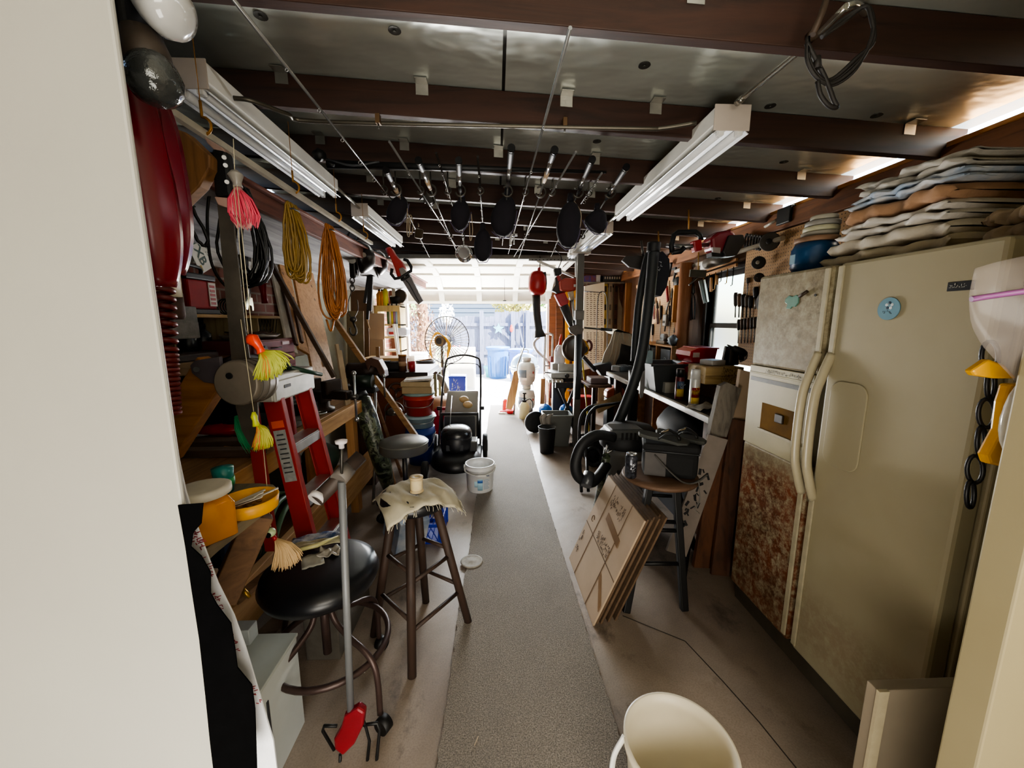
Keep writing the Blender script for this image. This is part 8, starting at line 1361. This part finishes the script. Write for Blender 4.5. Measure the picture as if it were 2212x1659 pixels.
fixture('long white fluorescent fixture nearest on the left, running away under the rafters', -1.13, 1.63, 2.85, 2.35, .14); fixture('white fluorescent fixture farther down the left side beyond the first', -1.10, 3.36, 4.58, 2.345, .13)
fixture('long white fluorescent fixture nearest on the right, with conduit entering its end', 1.0, 1.75, 3.17, 2.30, .15); fixture('white fluorescent fixture farther down the right side beyond the fishing rods', .98, 3.62, 5.1, 2.29, .15)
EMT = mat('#5f5a50', .4, .7, .15)
zf = 2.385
t = T('light_conduit', 'steel conduit crossing below the second rafter between the two near lights', 'conduit'); pts = [PZ(505, 212, 2.4), PZ(545, 218, 2.4), PZ(620, 246, 2.4), PZ(680, 262, 2.4), PZ(1072, 272, 2.39), PZ(1380, 278, 2.37), PZ(1430, 277, 2.37), PZ(1505, 265, 2.37)]; t.part('pipe', MB().tube(spline(pts, 5), .009, 10), EMT)
for x, y in ((817, 262), (1220, 270)): q = PZ(x, y, 2.395); t.part('strap', MB().box(q+V((0, 0, .008)), (.02, .03, .04)), mat('#6a5238', .5, .5), bev=.002); t.part('screw', MB().cyl(q+V((0, 0, -.03)), q+V((0, 0, -.01)), .004), DSTEEL)
t.done()
t = T('light_conduit', 'shiny conduit with an elbow running from the right fixture towards the viewer', 'conduit'); t.part('pipe', MB().tube(spline([PZ(1592, 222, 2.385), PZ(1680, 150, 2.385), PZ(1750, 90, 2.39), PZ(1828, 14, 2.40)], 4), .0095, 12), mat('#b8b6ae', .25, .9)); t.part('elbow', MB().tube(spline([PZ(1826, 16, 2.40), PZ(1850, 12, 2.41), PZ(1872, 30, 2.44)], 5), .011, 10), mat('#d2d1ca', .15, .9)); t.part('coupling', MB().tube([PZ(1592, 222, 2.385), PZ(1606, 211, 2.385)], .014, 12), mat('#b8b6ae', .25, .9)); t.part('clamp', MB().tube([PZ(1748, 82, 2.385), PZ(1758, 74, 2.385)], .016, 10), mat('#4a3a2c', .5, .4)); t.done()
Y = 1.22; t = T('hanging_cable', 'coiled grey and black cable with plug hanging from the conduit at the upper right', 'cable'); KB = mat('#1a1511', .6, 0, .2)
for k in range(4): t.part('loop', MB().tube(spline([P(1745, 80, Y), P(1742+2*k, 130, Y), P(1762+3*k, 168, Y), P(1800, 185-5*k, Y), P(1850, 150-8*k, Y-.02), P(1878+3*k, 90, Y-.03), P(1888-2*k, 40, Y-.03), P(1868, 14, Y-.02), P(1820, 40+3*k, Y), P(1775, 80, Y)], 5), .0034+.0026*(k % 2), 6), KB)
t.part('lead', MB().tube(spline([P(1742, 92, Y), P(1760, 125, Y), P(1785, 175, Y), P(1800, 215, Y), P(1808, 232, Y), P(1790, 228, Y), P(1772, 205, Y), P(1766, 175, Y)], 5), .0065, 8), KB); t.part('plug', MB().tube([P(1766, 122, Y), P(1764, 150, Y)], [.008, .013], 8), KB); t.part('riser', MB().tube([P(1755, 75, Y), P(1775, 30, Y), P(1788, -10, Y)], .009, 8), mat('#4a3a2c', .6)); t.done()
t = T('light_conduit', 'short conduit linking the two left fluorescent fixtures', 'conduit'); t.part('pipe', MB().tube([(-1.1, 2.86, 2.42), (-1.1, 3.35, 2.41)], .011, 10), mat('#b8b6ae', .3, .8)); t.done()
t = T('light_conduit', 'short conduit linking the two right fluorescent fixtures', 'conduit'); t.part('pipe', MB().tube([(1.0, 3.18, 2.37), (.99, 3.61, 2.36)], .011, 10), mat('#b8b6ae', .3, .8)); t.done()
# fishing rods lying in hooks, with covered reels
ZR = 2.32
BAG = mat('#17131c', .9, 0, .25, 14, .2); CORK = mat('#b9a286', .7); ROD = mat('#2a2724', .3, .2); RODS = mat('#8f9090', .25, .6)
GR = 'fishing rods slung under the rafters'
ys_ = 2.62; yb_ = 3.9
def eye(t, x, y, r=.026): t.part('ring_hook', MB().tube(arc((x, y, ZR+.0), r, -pi*.9, pi*.75, 16), .006, 7).tube([(x, y, ZR+r), (x, y, ZR+.11)], .005, 6), mat('#4a463f', .4, .6))
def rod(label, x0, y0, x1, y1, butt=None, reel=None, m_=RODS, r0=.006, r1=.003):
    # butt/tip given in picture points on the plane of the rods
    a, b = PZ(x0, y0, ZR), PZ(x1, y1, ZR); t = T('fishing_rod', label, 'fishing rod', GR); d = (b-a).normalized(); L = (b-a).length
    t.part('blank', MB().tube([a, b], [r0, r1], 8), m_)
    if butt: t.part('grip', MB().tube([a-d*.02, a, a+d*butt*.7, a+d*butt], [.014, .017, .015, .012], 12), BLK); t.part('butt_cap', MB().tube([a-d*.035, a-d*.018], .019, 14), BLKG); t.part('reel_seat', MB().tube([a+d*butt, a+d*(butt+.16)], .012, 12), CHROME); t.part('fore_grip', MB().tube([a+d*(butt+.16), a+d*(butt+.3)], [.014, .010], 12), CORK if reel else BLK)
    n = 6
    for k in range(n): q = a+d*(L*(.15 if not butt else .4) + L*(.8 if not butt else .55)*k/n); r_ = .005+.006*(k/n if not butt else 1-k/n); t.part('line_guide', MB().tube([q, q+V((0, 0, -r_))], .002, 4).tube(arc(q+V((0, 0, -r_*2)), r_, 0, 2*pi, 8)[:-1], .0015, 4, closed=True), CHROME)
    for yy in (ys_, yb_):
        f = (yy-a.y)/(b.y-a.y) if abs(b.y-a.y) > .01 else -1
        if 0 < f < 1: q = a.lerp(b, f); eye(t, q.x, q.y, .032 if butt and yy == ys_ else .02)
    return t.done()
rod('long thin rod reaching farthest towards the viewer on the left', 500, -6, 858, 446); rod('thin rod reaching far towards the viewer right of the ceiling seam', 1232, 60, 1098, 548); rod('thin rod with its tip left of the cork handled rods', 841, 306, 985, 532); rod('thin rod with a bent hook at its tip over the middle', 942, 330, 978, 446, m_=ROD); rod('dark thin rod ending by the smallest reel cover', 1032, 338, 1044, 500, m_=ROD); rod('thin rod whose tip shows right of the thick handles', 1244, 328, 1110, 555); rod('short thin rod at the far right of the rack', 1300, 374, 1255, 440)
rod('cork handled rod farthest left in the rack', 836, 372, 930, 560, .12, 1); rod('rod with a pale butt second of the handled rods from the left', 906, 352, 985, 540, .1, 1); rod('black gripped rod over the third reel cover from the left', 991, 352, 1000, 520, .16); rod('black gripped rod above the large middle reel cover', 1104, 326, 1085, 530, .2); rod('thick silver seated rod right of the middle reel cover', 1196, 330, 1120, 560, .10, 1); rod('black gripped rod above the long reel cover on the right', 1277, 350, 1190, 555, .2); rod('black gripped rod at the right end of the rack', 1350, 366, 1240, 540, .22)
def cover(label, pts, Y, th, tie=None, z=0):
    t = T('reel_cover', label, 'reel cover', 'dark cloth reel covers under the fishing rods'); cx_ = sum(p[0] for p in pts)/len(pts); cy_ = sum(p[1] for p in pts)/len(pts); mb = MB(); n = len(pts); c = P(cx_, cy_, Y); rg = []
    for dy, s_ in ((-.5, .35), (-.42, .75), (-.2, .97), (.1, 1.0), (.4, .8), (.5, .4)): rg.append([P(cx_+(x-cx_)*s_, cy_+(y-cy_)*s_, Y)+V((0, th*dy, 0)) for x, y in pts])
    vs = [q for r_ in rg for q in r_]; fs = [(i*n+k, i*n+(k+1) % n, (i+1)*n+(k+1) % n, (i+1)*n+k) for i in range(5) for k in range(n)]; mb._add(vs, fs, True); k0 = 0; mb.f += [tuple(range(n-1, -1, -1)), tuple(range(5*n, 6*n))]; mb.sm += [True, True]
    t.part('pouch', mb, BAG, sub=1); t.part('seam', MB().tube([P(x, y, Y)+V((0, -.0*th, 0)) for x, y in pts[len(pts)//4:len(pts)*3//4+1]], .0035, 5), mat('#57506a', .8))
    if tie: t.part('drawstring', MB().tube(spline([P(x, y, Y-.03) for x, y in tie], 4), .003, 5), mat('#a99a84', .8))
    t.part('neck', MB().tube([P(pts[0][0], pts[0][1]-10, Y), P(pts[0][0], pts[0][1]+8, Y)], [.018, .024], 10), BAG); t.done()
cover('dark reel cover farthest left in the rod rack', [(862, 422), (876, 424), (884, 440), (878, 470), (862, 488), (845, 486), (833, 472), (836, 450), (848, 430)], 2.85, .12, [(880, 450), (879, 500), (884, 510), (886, 470)])
cover('dark reel cover second from the left in the rod rack', [(998, 428), (1010, 436), (1018, 458), (1014, 482), (998, 502), (985, 500), (972, 478), (972, 452), (984, 436)], 2.9, .13, [(1018, 462), (1021, 500), (1016, 520), (1014, 480)])
cover('smallest reel cover hanging lowest in the middle of the rack', [(1043, 492), (1056, 498), (1063, 520), (1062, 548), (1052, 566), (1035, 568), (1024, 552), (1022, 525), (1030, 500)], 3.05, .13)
cover('large dark reel cover in the middle of the rod rack', [(1096, 415), (1112, 430), (1117, 455), (1112, 490), (1100, 512), (1080, 515), (1062, 500), (1056, 470), (1068, 440)], 2.85, .15)
cover('long dark reel cover on the right with a pale drawstring', [(1232, 428), (1248, 440), (1256, 465), (1252, 505), (1242, 535), (1222, 540), (1204, 525), (1199, 490), (1208, 450)], 2.8, .15, [(1240, 434), (1255, 460), (1252, 492), (1242, 488), (1240, 460)])
cover('dark reel cover at the right end of the rod rack', [(1290, 450), (1308, 455), (1312, 480), (1306, 508), (1285, 506), (1265, 490), (1258, 475), (1272, 460)], 2.85, .13)
# small spinning reels and tackle between
for k, (px, py, l) in enumerate(((928, 432, 'uncovered black spinning reel under the second handled rod'), (1002, 548, 'bright chrome spinning reel left of the smallest reel cover'))):
    Yr = 2.95 if k == 0 else 3.9; q = P(px, py, Yr); t = T('spinning_reel', l, 'fishing reel'); m_ = DSTEEL if k == 0 else CHROME; t.part('spool', MB().lathe(q+V((0, -.03, 0)), [(.025, 0), (.032, .01), (.026, .02), (.026, .05), (.034, .06)] if k == 0 else [(.05, 0), (.07, .01), (.06, .03), (.06, .09), (.075, .1)], axis=(0, 1, 0)), m_); t.part('bail', MB().tube(arc(q, .04 if k == 0 else .08, 0, pi*1.2, 12), .004, 6), m_); t.part('foot', MB().tube([q+V((0, .02, .02)), V((q.x, q.y+.02, ZR))], .007, 6), m_); t.part('crank', MB().tube([q, q+V((-.05, 0, .02)), q+V((-.07, 0, 0))], .006, 6), BLK); t.done()
for k, (px, py, h, l) in enumerate(((905, 505, 30, 'dark brass weight hanging by a cord behind the rods'), (1103, 515, 35, 'small steel frame tool hanging behind the rods'), (887, 485, 30, 'loop of beige cord hanging behind the rods'))):
    q = P(px, py, 3.6); t = T('hanging_tackle', l, 'tackle')
    if k == 0: t.part('weight', MB().box(q, (.07, .04, .08), rotm(0, .15, 0)), mat('#4a3d2c', .3, .5), bev=.012)
    elif k == 1: t.part('frame', MB().bar(q+V((-.05, 0, .02)), q+V((.06, 0, .03)), .01, .02).bar(q+V((.0, 0, .1)), q+V((0, 0, -.06)), .02, .02, up=(0, 1, 0)).bar(q+V((.03, 0, .06)), q+V((.03, 0, -.05)), .01, .01, up=(0, 1, 0)), STEEL)
    else: t.part('loop', MB().tube(arc(q, .02, 0, 2*pi, 14, (1, 0, 0), (0, 0, 1), .08)[:-1], .005, 5, closed=True), mat('#a99678', .8))
    t.part('cord', MB().tube([q+V((0, 0, .06)), V((q.x, q.y, ZR+.03))], .003, 5), mat('#a99678', .8)); t.done()
# long dark tube bundle lying across behind the left light
t = T('rod_case', 'long black tube and tripod lying across the rafters behind the near left light', 'rod case'); a, b = PZ(668, 318, 2.39), PZ(1300, 385, 2.385); a.y, b.y = 2.42, 2.46; t.part('tube', MB().tube([a, a.lerp(b, .45), b], [.024, .018, .008], 10), BLK); t.part('tripod_head', MB().ell(P(690, 335, 2.36), (.035, .03, .03), jit=.2, n=10, m=6), BLK); t.part('strap', MB().tube(spline([a+V((0, -.02, .02)), a+V((.15, -.03, -.015)), a+V((.3, -.02, .01))], 4), .006, 6), DGREY); t.part('knob', MB().tube([P(705, 350, 2.34), P(722, 358, 2.34)], .008, 6), BLK); t.done()
# ================================================================ OUTSIDE THE BIG DOOR
m_, nt, bs = base('driveway'); f = noise(nt, 1.5, 5, coord(nt)); nt.links.new(ramp(nt, f, [(.3, lin('#d9d6d0')), (.7, lin('#c4c0b8'))]), bs.inputs['Base Color']); bs.inputs['Roughness'].default_value = .8
mb = MB().bb((-9, YB, -.14), (12, 8.55, -.005)).bb((-9, 8.56, -.16), (12, 30, -.03)); struct('driveway', mb, m_)
FW = wood('#666c80', '#363c52', 'z', 1.2); rnd = random.Random(5)
f = T('wooden_fence', 'weathered grey vertical board fence and gate at the end of the driveway', 'fence')
mb = MB(); x = -3.6
while x < 6.5:
    top = 1.66 if x < -.1 or x > 1.7 else 1.8
    mb.bb((x, 11.42, -.03), (x+.135, 11.445, top + rnd.uniform(-.02, .02))); x += .142
f.part('board_panel', mb, FW)
for z in (.55, 1.38):
    f.part('rail', MB().bb((-3.6, 11.36, z), (6.5, 11.42, z+.09)), FW)
for x, h in ((-.48, 1.82), (.42, 1.8), (.85, 1.83), (2.46, 1.6)): f.part('post', MB().bb((x, 11.28, -.03), (x+.11, 11.38, h)), FW, bev=.006)
f.part('gate_brace', MB().bar((-.05, 11.34, 1.45), (.86, 11.34, .6), .03, .09, up=(0, 0, 1)), FW)
f.part('gate_brace', MB().bar((.64, 11.30, 1.5), (.9, 11.1, .2), .03, .09, up=(0, 1, 0)), FW)
f.done()
# star ornament, red ornament
p = P(1077, 710, 11.3); M = frame(p, pi/2, 0, 0)
pts = [((.17 if i % 2 == 0 else .075)*sin(i*pi/5), (.17 if i % 2 == 0 else .075)*cos(i*pi/5)) for i in range(10)]
mb = MB(); poly2(mb, M, pts, .03); solo('star_ornament', 'pale blue star ornament hung on the fence', 'ornament', mb, mat('#5f9aa6', .6))
p = P(1105, 711, 11.25); solo('fence_ornament', 'small orange red ornament on the fence post', 'ornament', MB().ell(p, (.05, .02, .09)).ell(p+V((0, 0, .09)), (.03, .015, .04)), RED2)
# trash bins and pot
def bin_at(px, py, Y, r, h, label, col):
    t = T('trash_bin', label, 'trash bin', 'blue trash bins by the fence'); b = P(px, py, Y); b.z = -.03
    mb = MB(); mb.lathe(b, [(r*.8, 0), (r*.84, h*.3), (r*.98, h*.93), (r, h)], n=20)
    t.part('body', mb, mat(col, .5, 0, .1)); t.part('rim', MB().lathe(b, [(r*1.0, h*.9), (r*1.1, h*.92), (r*1.1, h), (r*.9, h*1.01)], n=20), mat(col, .45, 0, .1))
    mb = MB()
    for k in range(10): a = 2*pi*k/10; mb.bar(b+V((r*.86*cos(a), r*.86*sin(a), h*.08)), b+V((r*.95*cos(a), r*.95*sin(a), h*.7)), .04, .02)
    t.part('rib', mb, mat(col, .5, 0, .1)); t.done()
bin_at(1076, 800, 10.6, .3, .86, 'pale blue round trash bin by the fence, left one of the two', '#2f64a0')
bin_at(1124, 800, 10.0, .3, .84, 'pale blue round trash bin by the fence, partly behind the smoker', '#2c5098')
b = P(1060, 800, 10.8); b.z = -.03
solo('flower_pot', 'small turquoise flower pot on the driveway beside the blue bins', 'pot', MB().lathe(b, [(.13, 0), (.17, .25), (.2, .25), (.2, .31), (.17, .31), (.15, .27)]), mat('#58b6bd', .5))
# neighbour's house
t = T('neighbour_house', 'grey blue clapboard house beyond the fence', 'house')
mb = MB(); hx0, hx1, hy = -4.5, 1.05, 15.5
for k in range(22): z = .0 + .17*k; mb._add([(hx0, hy-.03, z), (hx1, hy-.03, z), (hx1, hy, z+.18), (hx0, hy, z+.18), (hx0, hy+.1, z), (hx1, hy+.1, z), (hx1, hy+.1, z+.18), (hx0, hy+.1, z+.18)], [(0, 1, 2, 3), (5, 4, 7, 6), (0, 4, 5, 1), (3, 2, 6, 7), (1, 5, 6, 2), (0, 3, 7, 4)])
t.part('siding', mb, mat('#3f4c5c', .7, 0, .08))
c = P(893, 690, hy)
w = t.part('window', MB().bb((c.x-.9, hy-.08, .9), (c.x-.72, hy-.02, 2.4)).bb((c.x+.2, hy-.08, .9), (c.x+.35, hy-.02, 2.4)).bb((c.x-.9, hy-.08, 2.3), (c.x+.35, hy-.02, 2.45)).bb((c.x-.9, hy-.08, .85), (c.x+.35, hy-.02, 1.0)), WHT)
t.part('pane', MB().bb((c.x-.75, hy-.05, .95), (c.x+.25, hy-.03, 2.35)), mat('#8db56a', .3), parent=w)
t.part('roof', MB().bb((hx0-.3, hy-.5, 3.7), (hx1+.3, hy+3, 3.85)), DGREY); t.done()
# plants
def leaf_mat(c, c2): return mat(c, .6, 0, .2, 6, 0, c2)
def shrub(name, label, cat, c, d, n, s, m_, seed, trunk=None):
    r = random.Random(seed); mb = MB()
    for _ in range(n):
        while 1:
            q = V((r.uniform(-1, 1), r.uniform(-1, 1), r.uniform(-1, 1)))
            if .35 < q.length < 1: break
        p = V(c) + V((q.x*d[0], q.y*d[1], q.z*d[2])); Rm = rotm(r.uniform(0, 6), r.uniform(0, 6), r.uniform(0, 6)); z = s*r.uniform(.6, 1.3)
        mb._add([p+Rm @ V((-z, 0, 0)), p+Rm @ V((0, -z*.4, 0)), p+Rm @ V((z, 0, 0)), p+Rm @ V((0, z*.4, 0))], [(0, 1, 2, 3)])
    t = T(name, label, cat); t.part('foliage', mb, m_)
    if trunk: t.part('trunk', trunk, mat('#7a5a40', .8))
    t.done()
b = V((2.6, 13.2, 0)); shrub('green_bush', 'bright green leafy bush growing beyond the fence', 'bush', (2.85, 13.2, 2.2), (1.42, .7, .75), 2600, .075, leaf_mat('#6b9a24', '#3f6a14'), 1, MB().cyl((2.7, 13.2, -.03), (2.7, 13.2, 1.9), .06))
shrub('pale_tree', 'pale yellow leaved tree beyond the fence beside the house', 'tree', (.55, 13.6, 2.35), (.8, .7, .7), 1300, .08, leaf_mat('#a09a3c', '#77702a'), 2, MB().cyl((.55, 13.6, -.03), (.55, 13.6, 2.0), .05))
b = P(915, 780, 9.6)
shrub('flowering_vine_trunk', 'tree trunk wrapped in pale flowering vine left of the fan', 'tree', (b.x-.1, 9.6, 1.15), (.42, .4, 1.25), 1700, .05, leaf_mat('#8f7a62', '#5c3226'), 3, MB().tube(spline([(b.x, 9.6, -.03), (b.x-.05, 9.6, .8), (b.x+.02, 9.6, 1.6), (b.x-.02, 9.6, 2.6)], 5), .13))
b = P(985, 755, 9.0); shrub('red_flower_bush', 'low bush of red flowers seen through the fan', 'bush', (b.x-.05, 9.65, .62), (.3, .3, .3), 300, .04, leaf_mat('#c8404e', '#e27a86'), 4, MB().cyl((b.x-.05, 9.65, -.03), (b.x-.05, 9.65, .5), .03))
b = P(955, 790, 9.2); shrub('pale_bush', 'pale leafy bush growing low behind the fan', 'bush', (b.x-.3, 10.7, .55), (.55, .4, .55), 900, .05, leaf_mat('#dfe0c0', '#b9bf85'), 5, MB().cyl((b.x-.3, 10.7, -.03), (b.x-.3, 10.7, .4), .03))
b = P(965, 675, 11.0); shrub('white_flower_spray', 'white flowering branch rising above the fence', 'shrub', (b.x, 11.0, 1.75), (.22, .15, .3), 160, .06, leaf_mat('#f2f0ea', '#dcd9cf'), 6, MB().cyl((b.x-.1, 11.0, -.03), (b.x, 11.0, 1.7), .015))
b = P(900, 775, 8.4); b.z = -.03
t = T('planter_box', 'white planter box standing outside left of the fan', 'planter'); t.part('box', MB().bb(b+V((-.22, -.2, .0)), b+V((.22, .2, .85))), WHT, bev=.01); t.part('rim', MB().bb(b+V((-.25, -.23, .82)), b+V((.25, .23, .88))), WHT, bev=.006); t.done()
b = P(1000, 790, 8.9); b.z = -.03
t = T('white_cabinet', 'white outdoor cabinet standing behind the mower handle', 'cabinet'); t.part('body', MB().bb(b+V((-.32, -.15, 0)), b+V((.28, .25, .95))), WHT, bev=.01); t.part('door', MB().bb(b+V((-.29, -.165, .06)), b+V((.25, -.152, .88))), OFFW, bev=.004); t.done()
# ================================================================ LIGHT
w = bpy.data.worlds.new('world'); sc.world = w; w.use_nodes = True; nt = w.node_tree; bg = nt.nodes['Background']
sky = nd(nt, 'ShaderNodeTexSky'); sky.sky_type = 'NISHITA'; sky.sun_elevation = radians(52); sky.sun_rotation = radians(95); sky.sun_disc = False; sky.air_density = 1.2; sky.dust_density = 2
nt.links.new(sky.outputs[0], bg.inputs[0]); bg.inputs[1].default_value = SKY
def lamp(kind, name, loc, rot, energy, col=(1, 1, 1), size=1, sy=None):
    l = bpy.data.lights.new(name, kind); l.energy = energy; l.color = col; o = bpy.data.objects.new(name, l); COL.objects.link(o); o.location = loc; o.rotation_euler = rot
    if kind == 'AREA': l.shape = 'RECTANGLE'; l.size = size; l.size_y = sy or size
    elif kind == 'SUN': l.angle = radians(1)
    else: l.shadow_soft_size = size
    return o
lamp('SUN', 'sun', (8, 5, 10), (radians(28), radians(38), 0), SUN, (1, .95, .86))
# room light of the lobby behind the viewer, then added fill lamps
lamp('AREA', 'room_light', (.8, -2.05, 1.8), (radians(93), 0, 0), ROOM, (1, .93, .82), 2.2, 1.3)
lamp('AREA', 'daylight_fill', (-.3, 12.6, 4.1), (radians(-78), 0, 0), DOORL, (.93, .97, 1), 8.0, 3.0)  # unseen area lamp added above the fence for more daylight under the door
lamp('AREA', 'driveway_fill', (-.3, 7.7, .03), (radians(-140), 0, 0), DRIVE_FILL, (1, .98, .94), 2.4, .5)  # lamp added on the driveway to throw light up at the ceiling
lamp('AREA', 'lobby_fill', (-.35, -.5, .3), (radians(142), 0, 0), LOBBY, (1, .95, .85), 1.4, 1.0)  # unseen lamp added low behind the viewer to brighten the near ceiling
sc.view_settings.view_transform = 'AgX'; sc.view_settings.look = LOOK; sc.view_settings.exposure = EXPO
sc.cycles.use_denoising = True; sc.cycles.max_bounces = 7; sc.cycles.diffuse_bounces = 4; sc.cycles.glossy_bounces = 4; sc.cycles.transmission_bounces = 6; sc.cycles.sample_clamp_indirect = 6
sc.cycles.caustics_reflective = False; sc.cycles.caustics_refractive = False; sc.cycles.use_adaptive_sampling = True; sc.cycles.adaptive_threshold = .02
